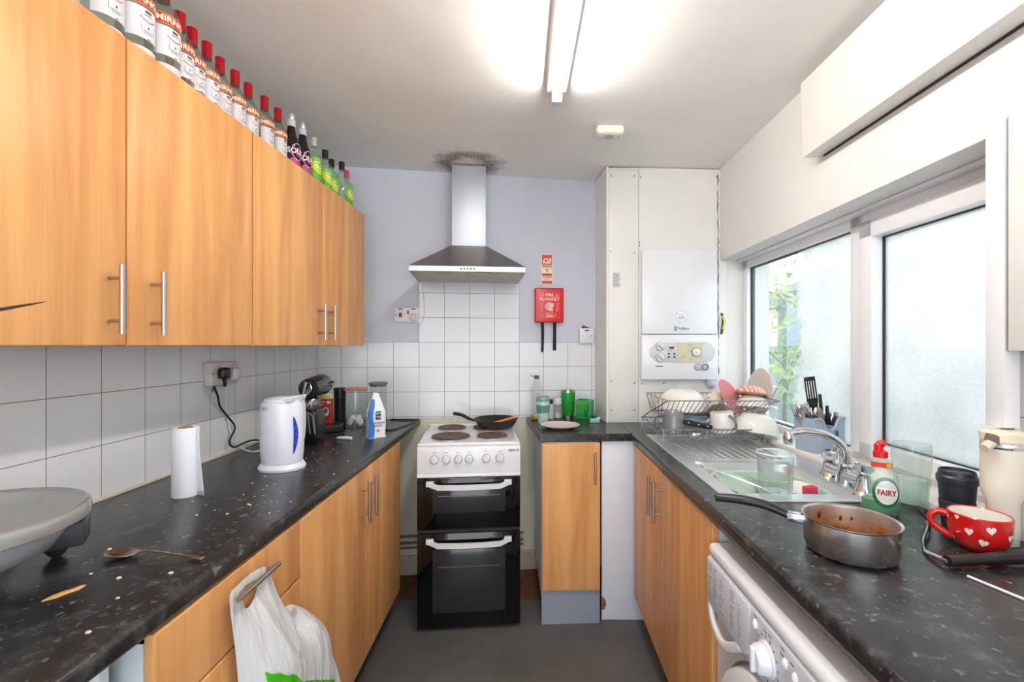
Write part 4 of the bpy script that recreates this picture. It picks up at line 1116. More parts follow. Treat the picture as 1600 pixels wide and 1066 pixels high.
def green_bottle(label, loc, capm, labelled=True, h=0.245, r=0.033, green=False):
    t = thing('spirit_bottle', label, 'bottle', loc, 0)
    gm = thin_glass('pale green glass', (0.80, 0.90, 0.80), 0.03, 0.8, 0.12, (0.55, 0.7, 0.55))
    b = MB(); b.lathe([(0, 0.003), (r*0.9, 0), (r, 0.005), (r, h*0.62)]+bez([(r, h*0.63), (r*0.85, h*0.69), (r*0.45, h*0.77), (r*0.38, h*0.82)])+[(r*0.38, h*0.88), (0, h*0.88)], 28, sx=1.0, sy=1.0)
    b.build('glass_body', gm, t)
    b = MB(); b.lathe([(0, h*0.83), (r*0.44, h*0.83), (r*0.44, h*0.995), (r*0.40, h), (0, h)], 20); b.build('cap', capm, t)
    if labelled:
        A0 = -0.68
        m, nt, bs = nodes('lime green label'); L = nt.links
        tc = N(nt, 'ShaderNodeTexCoord'); sp = N(nt, 'ShaderNodeSeparateXYZ'); L.new(tc.outputs['Object'], sp.inputs[0])
        ad = N(nt, 'ShaderNodeMath', _operation='MULTIPLY_ADD'); ad.inputs[1].default_value = 0.9; L.new(sp.outputs[0], ad.inputs[0]); L.new(sp.outputs[2], ad.inputs[2])
        rr = ramp(nt, [(0.06, lin((222, 226, 60))), (0.061, lin((96, 182, 52))), (0.10, lin((60, 160, 60))), (0.101, lin((214, 224, 40))), (0.135, lin((226, 226, 70))), (0.136, lin((120, 204, 60)))], 'CONSTANT')
        L.new(ad.outputs[0], rr.inputs[0]); L.new(rr.outputs[0], bs.inputs['Base Color']); bs.inputs['Roughness'].default_value = 0.4
        b = MB(); b.grid(lambda u, v: ((r+0.0007)*math.cos(A0-0.85+1.7*u), (r+0.0007)*math.sin(A0-0.85+1.7*u), h*0.07+h*0.52*v), 14, 8); lb = b.build('label', m, t)
        b = MB()
        for (a0, a1, z0, z1) in ((-0.35, 0.35, 0.49, 0.515), (-0.3, 0.2, 0.44, 0.465), (-0.2, 0.36, 0.405, 0.425)):
            b.grid(lambda u, v: ((r+0.0012)*math.cos(A0+a0+(a1-a0)*u), (r+0.0012)*math.sin(A0+a0+(a1-a0)*u), h*(z0+(z1-z0)*v)), 4, 1)
        b.build('script_print', P('pale print', (226, 236, 196), 0.5), lb)
        b = MB()
        for k in range(5):
            a0 = -0.5+k*0.2
            b.grid(lambda u, v: ((r+0.0012)*math.cos(A0+a0+0.14*u), (r+0.0012)*math.sin(A0+a0+0.14*u), h*(0.115+0.03*v)), 2, 1)
        b.build('dark_print', INK, lb)
    return t
GC = P('clear stopper', (178, 182, 176), 0.3)
def gb(px, x): return (x, x*F/(px-HX), UZT+0.0005)
green_bottle('lime-labelled bottle with clear stopper beside the black bottles', gb(490, -0.965), GC)
green_bottle('lime-labelled bottle with black cap, tallest of green ones', gb(508, -0.97), BLACK)
green_bottle('lime-labelled bottle with black cap just behind another green one', gb(518, -0.985), BLACK)
green_bottle('unlabelled clear bottle with black cap near the end of cabinet', gb(534, -0.945), BLACK, False)
green_bottle('green-labelled bottle with pink cap, last on the wall cabinets', gb(541.5, -0.955), P('pink cap', (206, 56, 104), 0.35), True, 0.235)

# ------------------------------------------------------------ left worktop
def kitchen_roll():
    c = PZ(290, 774, WT)
    t = thing('paper_towel_roll', 'white paper kitchen roll standing on end with a loose sheet', 'kitchen roll', (c.x, c.y, WT+0.0005), 0)
    PT = P('quilted tissue', (238, 240, 246), 0.9, var=0.01, bump=0.9, bscale=120)
    b = MB(); b.lathe([(0.019, 0), (0.0335, 0.0), (0.034, 0.004), (0.034, 0.198), (0.033, 0.2), (0.0195, 0.2), (0.019, 0)], 36); b.build('paper', PT, t)
    b = MB(); b.lathe([(0.0175, 0.001), (0.019, 0.001), (0.019, 0.201), (0.0175, 0.201), (0.0175, 0.001)], 24); b.build('cardboard_core', P('brown card', (166, 132, 100), 0.9), t)
    b = MB()
    b.grid(lambda u, v: (0.034*math.cos(0.9)*(1-u)+u*(0.034+0.026*(0.25+0.75*(1-v))), -0.034*0.2*(1-u)+0.012-0.020*u, 0.001+v*0.196), 8, 10)
    b.build('loose_sheet', PT, t, solid=0.0012)
kitchen_roll()
def kettle():
    c = PZ(441, 731, WT)
    t = thing('kettle', 'white plastic jug kettle with a blue water gauge', 'kettle', (c.x, c.y, WT+0.0005), -0.15)
    KW = P('glossy white kettle plastic', (228, 230, 240), 0.25, var=0.01, coat=0.3)
    b = MB(); b.lathe([(0, 0), (0.080, 0), (0.081, 0.008), (0.072, 0.022), (0.068, 0.024), (0, 0.024)], 40, sy=0.9); b.build('base', KW, t)
    b = MB(); b.lathe([(0, 0.025), (0.070, 0.025), (0.0735, 0.06), (0.0745, 0.10), (0.074, 0.16), (0.0735, 0.225), (0.071, 0.236), (0.062, 0.240), (0, 0.240)], 44, sy=0.9)
    bo = b.build('jug', KW, t)
    b = MB(); b.lathe([(0.064, 0.239), (0.066, 0.243), (0.060, 0.250), (0.035, 0.256), (0, 0.258)], 36, sy=0.85); b.build('lid', KW, t)
    b = MB()  # raised spout
    bb = [(-0.074, -0.02, 0.20), (-0.078, -0.03, 0.235)]
    b.prism([(-0.03, 0.240), (0.062, 0.240), (0.070, 0.263), (0.03, 0.2585)], -0.045, 0.045, axis='y', bev=0.006, seg=3); b.build('spout', KW, t)
    b = MB(); b.tube(smooth([(0.0, 0.066, 0.235), (0.0, 0.105, 0.23), (0.0, 0.115, 0.16), (0.0, 0.105, 0.08), (0.0, 0.066, 0.06)]), 0.012, 10, flat=1.3); b.build('handle', KW, t)
    # curved blue gauge, pointed at both ends
    A0 = -0.42
    BL = P('blue gauge window', (40, 62, 190), 0.15, var=0.1)
    def gp(u, v, rr, wd):
        z = 0.058+0.135*v; wv = wd*math.sin(PI*min(1, max(0, v)))**0.7
        a = A0-0.06+0.14*math.sin(v*PI)+wv*(u-0.5)
        r_ = 0.0742+rr
        return (r_*math.cos(a), 0.9*r_*math.sin(a), z)
    b = MB(); b.grid(lambda u, v: gp(u, v, 0.0012, 0.26), 6, 20); g_ = b.build('water_gauge', BL, t)
    b = MB()
    for z in (0.3, 0.5, 0.68): b.grid(lambda u, v: gp(0.3+0.4*u, z+0.012*v, 0.002, 0.26), 3, 1)
    b.build('gauge_marks', P('pale blue print', (150, 170, 236), 0.5), g_)
    b = MB()
    for k in range(4):
        a = -2.05+k*0.10
        b.grid(lambda u, v: (0.0744*math.cos(a+0.03*u+0.035*v), 0.9*0.0744*math.sin(a+0.03*u+0.035*v), 0.216+0.010*v), 1, 2)
    b.build('vent_slots', INK, bo)
kettle()
def coffee_machine():
    c = PZ(488, 692, WT)
    t = thing('coffee_machine', 'black pod coffee machine with a chrome round front behind the kettle', 'coffee machine', (c.x, c.y, WT+0.0005), 0)
    BK = P('gloss black plastic', (16, 16, 18), 0.12, var=0.03, coat=0.4)
    k = c.y/F
    X = lambda px, dy=0.0: (px-HX)*(c.y+dy)/F-c.x
    # brewing head: barrel lying away from the viewer
    hz = (CZ-(607-HY)*c.y/F)-WT
    b = MB(); b.tube([(X(482, -0.02), -0.02, hz), (X(486, 0.02), 0.02, hz+0.002), (X(501, 0.12), 0.12, hz+0.006), (X(504, 0.15), 0.15, hz+0.006)], [0.043, 0.047, 0.052, 0.048], 28); hd = b.build('brewing_head', BK, t)
    b = MB(); b.at((X(481), -0.022, hz), (PI/2, 0, -0.18)); b.lathe([(0, 0), (0.034, 0), (0.034, 0.003), (0.031, 0.005), (0.026, 0.003), (0, 0.003)], 32); cr = b.build('chrome_disc', CHROME, hd)
    b = MB(); b.at((X(481), -0.042, hz), (0, 0.25, -0.18)); b.box(-0.006, 0.006, 0.004, 0.014, -0.028, 0.030, 0.004, 3); b.build('lever', CHROME, cr)
    b = MB(); b.box(X(504, 0.13), X(522, 0.13), 0.12, 0.14, hz+0.012, hz+0.024, 0.004); b.build('rear_lug', BK, hd)
    # ribbed neck
    b = MB(); b.lathe([(0.040, 0.146), (0.042, 0.150), (0.042, 0.190), (0.036, 0.2)], 30, c=(X(483), 0.02, 0.0)); 
    nk = b.build('chrome_neck', P('dark chrome', (120, 118, 118), 0.2, 0.9), t)
    b = MB(); b.prism([(X(477, 0.06), 0.06), (X(496, 0.06), 0.06), (X(496.5, 0.25), 0.25), (X(480, 0.25), 0.25)], 0.0, 0.20, bev=0.006); b.build('column', BK, t)
    # water tank at the front
    b = MB(); b.prism([(X(474), 0.0), (X(499), 0.0), (X(503), 0.03), (X(501), 0.14), (X(496), 0.155), (X(476), 0.155)], -0.05, 0.05, axis='y', bev=0.010, seg=3)
    wt_ = b.build('water_tank', P('smoked tank plastic', (20, 19, 21), 0.25, var=0.1, scale=10), t)
    b = MB(); b.tube([(X(489), -0.052, 0.145), (X(497), -0.052, 0.13), (X(500), -0.052, 0.05)], 0.004, 8); b.tube([(X(489), -0.052, 0.145), (X(491), -0.052, 0.10), (X(493), -0.052, 0.05)], 0.003, 8); b.build('tank_edge', GREYPC, wt_)
    # drip tray reaching to the right
    b = MB(); b.prism([(X(497, 0.17), 0.17), (X(508, 0.20), 0.20), (X(524, 0.235), 0.235), (X(536, 0.28), 0.28), (X(536, 0.33), 0.33), (X(497, 0.33), 0.33)], 0.0, 0.038, axis='z', bev=0.007, seg=3); b.build('drip_tray', P('dark brown tray', (44, 38, 36), 0.35), t)
    return c
cmc = coffee_machine()
def cocoa():
    d = cmc.y+0.275; k = d/F
    p = PD(509, 662, d)
    t = thing('drink_packet', 'red and cream drink packet standing on the coffee machine tray', 'packet', (p.x, p.y, WT+0.040), 0.12)
    w_ = 10*k; h_ = 48*k
    RP = P('red packet', (168, 40, 34), 0.45, var=0.15, scale=30)
    b = MB(); b.box(-w_, w_, -0.02, 0.02, 0, h_*0.80, 0.004, 2); bd = b.build('box_body', RP, t)
    b = MB(); b.prism([(-w_, h_*0.80), (w_, h_*0.80), (w_*0.95, h_*0.96), (w_*0.2, h_), (-w_*0.9, h_*0.93)], -0.018, 0.018, axis='y', bev=0.003); b.build('torn_top', P('cream inner card', (216, 206, 150), 0.7), t)
    b = MB(); b.at((w_*0.15, -0.0205, h_*0.40), (PI/2, 0, 0)); b.lathe([(0, 0), (w_*0.5, 0), (w_*0.5, 0.0006), (0, 0.0006)], 24, sy=1.4); b.at(); b.build('printed_cup', P('cup print', (206, 206, 214), 0.5), bd)
    b = MB(); b.at((w_*0.2, -0.0212, h_*0.43), (PI/2, 0, 0)); b.lathe([(0, 0), (w_*0.28, 0), (w_*0.28, 0.0006), (0, 0.0006)], 20, sy=1.5); b.at()
    b.box(-w_*0.85, w_*0.0, -0.0212, -0.0198, h_*0.13, h_*0.17); b.build('printed_drink', P('drink print', (120, 86, 70), 0.5), bd)
    b = MB()
    for z in (0.70, 0.62): b.box(-w_*0.8, w_*(0.1 if z > 0.65 else -0.1), -0.0208, -0.0198, h_*z, h_*(z+0.035))
    b.box(w_*0.3, w_*0.9, -0.0208, -0.0198, h_*0.66, h_*0.74); b.build('printed_words', P('cream print', (236, 200, 180), 0.5), bd)
cocoa()
def jars():
    # milk frother
    d = 2.41; p = PD(531, 660, d); k = d/F
    t = thing('milk_frother', 'dark ribbed cylinder milk frother beside the coffee machine', 'milk frother', (p.x, d, WT+0.0005))
    h = 0.205
    pr = [(0, 0), (9*k, 0)]
    for i in range(20): z = 0.02+i*0.0075; pr += [(9*k, z), (9*k-0.0015, z+0.002), (9*k-0.0015, z+0.005), (9*k, z+0.007)]
    pr += [(9*k, h), (0, h)]
    b = MB(); b.lathe(pr, 30); b.build('body', P('dark metal mesh', (34, 34, 42), 0.3, 0.5), t)
    b = MB(); b.lathe([(0, h), (10*k, h), (10*k, h+0.006), (8*k, h+0.010), (0, h+0.010)], 28); b.build('lid', BLACK, t)
    # wide jar with wooden lid
    c = PZ(555.5, 667, WT); r = 0.060
    t = thing('storage_jar', 'wide glass jar with wooden lid and white paper filters inside', 'jar', (c.x, c.y, WT+0.0005))
    h = 0.198
    b = MB(); b.lathe([(0, 0.001), (r, 0.001), (r, h), (r-0.003, h), (r-0.003, 0.005), (0, 0.005)], 36); b.build('glass', GLASS, t)
    b = MB(); b.lathe([(0, h), (r-0.003, h), (r+0.004, h+0.002), (r+0.005, h+0.010), (r*0.85, h+0.014), (0, h+0.015)], 36); b.build('lid', wood('bamboo lid', (204, 140, 92), (176, 112, 70)), t)
    for k_, (x, y, a) in enumerate(((-0.018, -0.01, 0.55), (0.022, -0.005, -0.6), (0.0, 0.02, 0.1))):
        b = MB(); b.at((x, y, 0.034), (0.1, a, 0.4*k_))
        b.box(-0.016, 0.016, -0.018, 0.018, -0.022, 0.030, 0.008, 2); b.build('paper_filter', P('crumpled paper', (226, 220, 214), 0.85, bump=0.8, bscale=60), t)
    # tall jar with grey lid
    c = PZ(591, 665.5, WT); c.y = 2.50; c.x = (591-HX)*2.50/F
    t = thing('storage_jar', 'tall glass jar with grey lid behind the sugar bag', 'jar', (c.x, c.y, WT+0.0005))
    r = 0.048; h = 0.222
    b = MB(); b.lathe([(0, 0.001), (r, 0.001), (r, h), (r-0.003, h), (r-0.003, 0.005), (0, 0.005)], 36); b.build('glass', GLASS, t)
    b = MB(); b.lathe([(0, h-0.008), (r-0.004, h-0.008), (r-0.004, h+0.001), (r+0.003, h+0.002), (r+0.004, h+0.012), (r-0.002, h+0.015), (0, h+0.016)], 36); b.build('lid', P('grey lid', (110, 110, 110), 0.5), t)
    b = MB(); b.ball((0, 0, 0.03), r*0.86, r*0.86, 0.030); b.build('contents', P('mixed grey contents', (150, 144, 138), 0.8, var=0.5, scale=50, bump=0.8), t)
    # small dark pot seen behind the wide jar
jars()
def sugar_bag():
    c = PZ(587, 683, WT)
    t = thing('sugar_bag', 'blue and white paper sugar bag with folded top', 'sugar bag', (c.x, c.y, WT+0.0005), 0.66)
    PW = P('white sugar paper', (232, 234, 238), 0.55, var=0.04, bump=0.5, bscale=25)
    w_, dd, h = 0.043, 0.030, 0.198
    def f(u, v):
        a = 2*PI*u; n_ = 5.0
        cx_, sy_ = math.cos(a), math.sin(a)
        rr = (abs(cx_)**n_+abs(sy_)**n_)**(-1/n_)
        z = v*h
        tx = 1.0 if v < 0.62 else 1-(v-0.62)/0.38*0.60
        ty = 1.0 if v < 0.62 else 1-(v-0.62)/0.38*0.72
        wob = 1+0.05*mnoise.noise(Vector((cx_*1.5, sy_*1.5, z*22)))
        return (w_*cx_*rr*tx*wob, dd*sy_*rr*ty*wob, z)
    b = MB(); b.grid(f, 40, 22)
    b.prism([(-w_, -dd), (w_, -dd), (w_, dd), (-w_, dd)], 0.0005, 0.002, bev=0.0005)
    bag = b.build('paper_bag', PW, t)
    b = MB(); b.prism([(-w_*0.42, h-0.004), (w_*0.42, h-0.010), (w_*0.30, h+0.014), (-w_*0.30, h+0.018)], -dd*0.26, dd*0.26, axis='y', bev=0.003); b.build('folded_top', PW, t)
    BLU = P('blue sugar print', (44, 116, 196), 0.5, var=0.1, scale=40)
    def skin(u0, u1, v0, v1, m, nm, off=0.0012, nu=8, nv=16, edge=None):
        b = MB()
        def g(u, v):
            vv = v0+(v1-v0)*v
            uu = u0+(u1-u0)*u+(edge(v)*(u) if edge else 0)
            q = Vector(f(uu, vv)); q2 = Vector((q.x, q.y, 0)); n_ = q2.normalized()
            return q+n_*off
        b.grid(g, nu, nv); return b.build(nm, m, bag)
    # front faces -y: u about 0.75 ; left corner about u = 0.64
    skin(0.60, 0.685, 0.015, 0.93, BLU, 'blue_stripe', edge=lambda v: 0.012*math.sin(v*9))
    skin(0.52, 0.56, 0.1, 0.5, INKG, 'side_print')
    skin(0.71, 0.80, 0.44, 0.64, P('navy logo block', (40, 40, 66), 0.5), 'logo_block', 0.0016)
    fr_ = lambda z, x0=0.0: (lambda x, y, h_: (x0+x, -dd*1.0-0.0028-h_, z+y))
    PW2 = P('white logo print', (238, 238, 240), 0.5)
    text('logo_lettering', 'TATE', 0.016, PW2, bag, fr_(0.116), bold=0.0003)
    text('logo_lettering', 'LYLE', 0.016, PW2, bag, fr_(0.099), bold=0.0003)
    text('lettering', 'GRANULATED', 0.0105, P('slate print', (90, 92, 118), 0.5), bag, fr_(0.072), bold=0.0002)
    text('lettering', 'SUGAR', 0.0125, P('slate print', (90, 92, 118), 0.5), bag, fr_(0.058), bold=0.0002)
    b = MB(); b.box(-0.006, 0.006, -dd-0.0026, -dd-0.0016, 0.030, 0.039); b.build('weight_panel', P('brown red print', (160, 84, 74), 0.5), bag)
sugar_bag()
def small_knife():
    a = PZ(514, 686.5, WT); c = PZ(550, 688, WT)
    v = c-a; L_ = v.length
    t = thing('paring_knife', 'small knife with white handle lying before the coffee machine', 'knife', (a.x, a.y, WT+0.001), math.atan2(v.y, v.x))
    b = MB(); b.tube([(L_*0.36, 0, 0.006), (L_*0.45, 0, 0.0075), (L_*0.8, 0, 0.0085), (L_*0.97, 0, 0.007), (L_, 0, 0.007)], [0.005, 0.0075, 0.0085, 0.0075, 0.004], 12); b.build('handle', P('lilac white handle', (226, 226, 240), 0.3), t)
    b = MB(); b.prism([(0, 0.002), (L_*0.15, -0.006), (L_*0.4, -0.005), (L_*0.4, 0.004), (L_*0.1, 0.004)], 0.004, 0.0055); b.build('blade', P('dark blade', (70, 72, 76), 0.3, 0.8), t)
small_knife()
def corner_cable():
    pts = [PZ(598, 671, WT+0.005), PZ(612, 672, WT+0.005), PZ(628, 667, WT+0.005), PZ(645, 661, WT+0.005), PZ(655, 657, WT+0.005), PZ(648, 656.5, WT+0.005), PZ(630, 656.2, WT+0.005), PZ(610, 655.5, WT+0.005)]
    b = MB(); b.tube(smooth(pts), 0.0042, 8); tag(b.build('cable_loop', BLACK), 'black cable looped on the worktop corner behind the sugar bag', 'cable')
corner_cable()
def electric_grill():
    cx_, cy_ = -0.992, 0.775
    t = thing('electric_grill', 'large grey round electric grill with domed lid, at the left frame edge', 'electric grill', (cx_, cy_, WT+0.0005))
    GR = P('grey metallic lid', (164, 166, 163), 0.22, 0.45, var=0.03, coat=0.3)
    GL = P('pale grey body', (176, 180, 186), 0.35, 0.1)
    r = 0.180
    zl = 0.120
    b = MB(); b.lathe([(0, zl-0.012), (r*0.90, zl-0.012), (r, zl-0.004), (r+0.001, zl+0.012), (r*0.985, zl+0.020), (r*0.955, zl+0.0225), (r*0.93, zl+0.019), (r*0.90, zl+0.0185), (r*0.5, zl+0.026), (0, zl+0.028)], 72, sy=1.0)
    b.build('lid', GR, t)
    b = MB(); b.lathe([(0, 0.045), (r*0.50, 0.048), (r*0.72, 0.066), (r*0.84, zl-0.020), (r*0.84, zl-0.008), (0, zl-0.013)], 72); b.build('body', GL, t)
    for sx, sy in ((0.16, 0.98), (-0.8, 0.5), (0.8, -0.5), (-0.1, -0.98)):
        b = MB(); b.lathe([(0, 0), (0.007, 0), (0.018, 0.014), (0.022, 0.03), (0.018, 0.042), (0, 0.042)], 20, c=(r*sx*0.8, r*sy*0.9, 0.0)); b.build('foot', P('dark grey foot', (52, 52, 56), 0.4), t)
    b = MB(); b.at((0.075, 0.115, 0.0), (0, 0, 0.60)); b.box(-0.050, 0.040, -0.030, 0.030, 0.044, 0.094, 0.006); b.build('hinge_block', P('dark grey hinge', (62, 62, 68), 0.4), t)
    b = MB()
    b.at((0.02, -0.08, zl+0.0255), (0, 0, 0.5)); 
    for k in range(3): b.box(-0.03+k*0.02, -0.014+k*0.02, -0.004, 0.004, 0, 0.0012)
    b.build('faint_logo', P('faded print', (116, 118, 116), 0.5), t)
    pts = [(-1.17, 0.62, WT+0.14), (-1.15, 0.74, WT+0.155), (-1.135, 0.86, WT+0.150), (-1.125, 0.95, WT+0.125), (-1.13, 1.0, WT+0.03)]
    b = MB(); b.tube(smooth(pts), 0.0055, 8); tag(b.build('grill_cable', BLACK), 'thick black cable arching behind the grey electric grill', 'cable')
electric_grill()
def spoon_at(name, label, a, c, z, m, bowl=0.022, group=None):
    v = c-a; v.z = 0; L_ = v.length
    t = thing(name, label, 'spoon', (a.x, a.y, z), math.atan2(v.y, v.x))
    b = MB(); b.at((bowl*1.5, 0, 0.0))
    def f(u, w_):
        rr = w_; aa = 2*PI*u
        return (bowl*1.5*rr*math.cos(aa), bowl*rr*math.sin(aa)*(1-0.12*math.cos(aa)), 0.010*(rr*rr)-0.0015+0.002)
    b.grid(f, 32, 6); b.build('bowl', m, t, solid=0.0012)
    b = MB(); b.tube(smooth([(bowl*2.9, 0, 0.0105), (bowl*3.6, 0, 0.016), (L_*0.65, 0, 0.012), (L_*0.97, 0, 0.005), (L_, 0, 0.005)]), [0.003]*8+[0.0035]*8+[0.006]*7+[0.007]*2, 10, flat=0.30); b.build('handle', m, t)
    return t
SPN = P('used steel spoon', (186, 168, 156), 0.2, 1.0, var=0.12, scale=30)
spoon_at('dessert_spoon', 'used metal spoon lying on the near left worktop', PZ(168, 871, WT), PZ(315, 877, WT), WT+0.0012, SPN, 0.023)
def scraps():
    c = PZ(102, 928, WT)
    b = MB(); n_ = 9
    b.prism([(-0.036, -0.010), (-0.015, -0.012), (0.0, -0.006), (0.022, -0.002), (0.034, 0.010), (0.026, 0.014), (0.012, 0.009), (-0.006, 0.008), (-0.024, 0.0)], 0, 0.002, bev=0.0008)
    o = b.build('food_scrap', P('orange scrap', (226, 172, 104), 0.7, var=0.25, scale=60, bump=0.6)); o.location = (c.x, c.y, WT+0.0006); o.rotation_euler = (0, 0, 0.75); o.scale = (0.8, 1.1, 1)
    tag(o, 'orange food scrap on the worktop near the grill', 'food scrap')
    b = MB(); rnd = random.Random(3)
    for i in range(46):
        px, py = rnd.uniform(330, 600), rnd.uniform(715, 850)
        if i < 14: px, py = rnd.uniform(440, 560), rnd.uniform(700, 745)
        q = PZ(px, py, WT)
        if q.x > -0.64 or q.x < -1.1: continue
        if (q.x+0.87)**2+(q.y-1.63)**2 < 0.011: continue
        r_ = rnd.uniform(0.0012, 0.0035)
        b.ball((q.x, q.y, WT+r_*0.5), r_, r_*rnd.uniform(0.6, 1.4), r_*0.5, 6)
    for px, py in ((142, 898), (184, 936), (267, 897), (138, 990), (186, 905), (355, 804), (301, 785), (307, 806), (171, 860), (391, 790), (388, 789)):
        q = PZ(px, py, WT); r_ = rnd.uniform(0.003, 0.0055)
        b.ball((q.x, q.y, WT+r_*0.4), r_, r_*0.8, r_*0.45, 8)
    o = b.build('crumbs', P('pale crumbs', (214, 204, 182), 0.8, var=0.3, scale=80))
    tag(o, 'pale crumbs scattered over the left worktop', 'crumbs', kind='stuff')
scraps()
def dark_strip():
    a = PD(-60, 494, 0.62); c = PD(74, 471, 0.62)
    v = c-a
    b = MB(); b.tube([a, a+v*0.5, a+v*0.8, c], [0.0065, 0.006, 0.0036, 0.0005], 8, flat=0.35)
    tag(b.build('dark_blade', P('dark brushed strip', (100, 88, 80), 0.45, 0.3)), 'dark tapering strip poking in from the left in front of wall cabinet', 'blade')
dark_strip()

# ------------------------------------------------------------ carrier bag on the drawer handle
def poly_sheet(outline, holes, step):
    """triangulated sheet inside an outline with holes, returned as (points2d, triangles)"""
    def inside(p, poly):
        r_ = False; n_ = len(poly)
        for i in range(n_):
            a, c = poly[i], poly[(i+1) % n_]
            if (a[1] > p[1]) != (c[1] > p[1]) and p[0] < (c[0]-a[0])*(p[1]-a[1])/(c[1]-a[1])+a[0]: r_ = not r_
        return r_
    vs = []; es = []
    for loop in [outline]+holes:
        s_ = len(vs); vs += [Vector(p) for p in loop]
        es += [(s_+i, s_+(i+1) % len(loop)) for i in range(len(loop))]
    nb = len(vs)
    xs = [p[0] for p in outline]; ys = [p[1] for p in outline]
    y = min(ys)+step/2; row = 0
    while y < max(ys):
        x = min(xs)+(step/2 if row % 2 else 0)
        while x < max(xs):
            if inside((x, y), outline) and not any(inside((x, y), h) for h in holes):
                if min((Vector((x, y))-v).length for v in vs[:nb]) > step*0.5: vs.append(Vector((x, y)))
            x += step
        y += step*0.87; row += 1
    r_ = geometry.delaunay_2d_cdt(vs, es, [], 0, 1e-7)
    P_, T_ = r_[0], r_[2]
    tr = []
    for f in T_:
        c = sum((P_[i] for i in f), Vector((0, 0)))/len(f)
        if inside(c, outline) and not any(inside(c, h) for h in holes): tr.append(f)
    return P_, tr, inside
def carrier_bag():
    XB = -0.597
    def c2(px, py):
        d = F*XB/(px-HX); return (d, CZ-(py-HY)*d/F)
    out = [(359, 930), (371, 915), (392, 896), (412, 886), (420, 892), (428, 912), (437, 936), (443, 950), (452, 945), (462, 946), (478, 953), (490, 966), (497, 985), (505, 1020), (516, 1066), (540, 1180), (545, 1240), (420, 1262), (372, 1240), (374, 1130), (372, 1066), (367, 1010), (361, 965)]
    o2 = [(q.x, q.y) for q in smooth([Vector((*c2(*p), 0)) for p in out], 3, closed=True)]
    h1 = [(q.x, q.y) for q in smooth([Vector((*c2(*p), 0)) for p in ((381, 946), (378, 928), (384, 915), (402, 905), (402, 918), (397, 934), (391, 946), (385, 951))], 2, closed=True)]
    h2 = [(q.x, q.y) for q in smooth([Vector((*c2(*p), 0)) for p in ((447, 966), (452, 957), (455, 962), (453, 974), (449, 978))], 2, closed=True)]
    P_, T_, ins = poly_sheet(o2, [h1, h2], 0.010)
    loops = [[Vector(p) for p in l] for l in (o2, h1, h2)]
    def dist(p):
        m_ = 9
        for l in loops:
            for i in range(len(l)):
                a, c = l[i], l[(i+1) % len(l)]; ab = c-a
                tt = max(0, min(1, (p-a).dot(ab)/max(ab.dot(ab), 1e-12))); m_ = min(m_, (p-(a+ab*tt)).length)
        return m_
    m, nt, bs = nodes('white carrier bag plastic'); L = nt.links
    tc = N(nt, 'ShaderNodeTexCoord'); nz = N(nt, 'ShaderNodeTexNoise', Scale=14.0, Detail=3.0)
    mp = N(nt, 'ShaderNodeMapping', Scale=(1, 3.0, 0.6)); L.new(tc.outputs['Object'], mp.inputs[0]); L.new(mp.outputs[0], nz.inputs['Vector'])
    bp = N(nt, 'ShaderNodeBump', Strength=0.9, Distance=0.012); L.new(nz.outputs['Fac'], bp.inputs['Height']); L.new(bp.outputs[0], bs.inputs['Normal'])
    bs.inputs['Base Color'].default_value = lin((238, 240, 242)); bs.inputs['Roughness'].default_value = 0.35
    out_ = nt.nodes['Material Output']; tl = N(nt, 'ShaderNodeBsdfTranslucent'); tl.inputs[0].default_value = (0.9, 0.92, 0.92, 1)
    mx = N(nt, 'ShaderNodeMixShader'); mx.inputs[0].default_value = 0.3; L.new(bs.outputs[0], mx.inputs[1]); L.new(tl.outputs[0], mx.inputs[2]); L.new(mx.outputs[0], out_.inputs[0])
    cy_, cz_ = c2(400, 915)
    t = thing('carrier_bag', 'white plastic carrier bag with green print hanging from a drawer handle', 'carrier bag', (XB, cy_, cz_))
    b = MB(); bm_ = bmesh.new()
    zt_ = max(p[1] for p in o2)
    def off(p, side):
        dd_ = dist(p)
        body = min(1.0, max(0.0, (zt_-p.y-0.05)/0.18))
        bul = (1-math.exp(-dd_/0.03))*(0.003+0.070*body)
        fold = 0.010*mnoise.noise(Vector((p.x*34+p.y*4, p.y*5, 3*side)))*(0.2+body)+0.004*mnoise.noise(Vector((p.x*80, p.y*16, side)))
        e = min(1, dd_/0.012)
        return (bul+fold*e) if side > 0 else -min(bul*0.25, 0.010)
    for side in (1, -1):
        vv = [bm_.verts.new((off(p, side), p.x-cy_, p.y-cz_)) for p in P_]
        for f in T_:
            try: bm_.faces.new([vv[i] for i in f])
            except ValueError: pass
    b._take(bm_)
    bag = b.build('bag_body', m, t, ang=80)
    # green print: thin patch following the front of the bag
    def patch(pxs):
        loop = [c2(*p) for p in pxs]
        Pp, Tp, _ = poly_sheet(loop, [], 0.008)
        bm2_ = bmesh.new(); vv = [bm2_.verts.new((off(p, 1)+0.0016, p.x-cy_, p.y-cz_)) for p in Pp]
        for f in Tp:
            bm2_.faces.new([vv[i] for i in f])
        return bm2_
    b = MB()
    b._take(patch([(384, 1050), (389, 1054), (396, 1052), (404, 1056), (412, 1054), (418, 1060), (424, 1066), (424, 1110), (386, 1110)]))
    b._take(patch([(432, 1064), (483, 1062), (486, 1090), (434, 1092)]))
    b.build('green_print', P('bright green print', (70, 180, 24), 0.4), bag, ang=80)
carrier_bag()
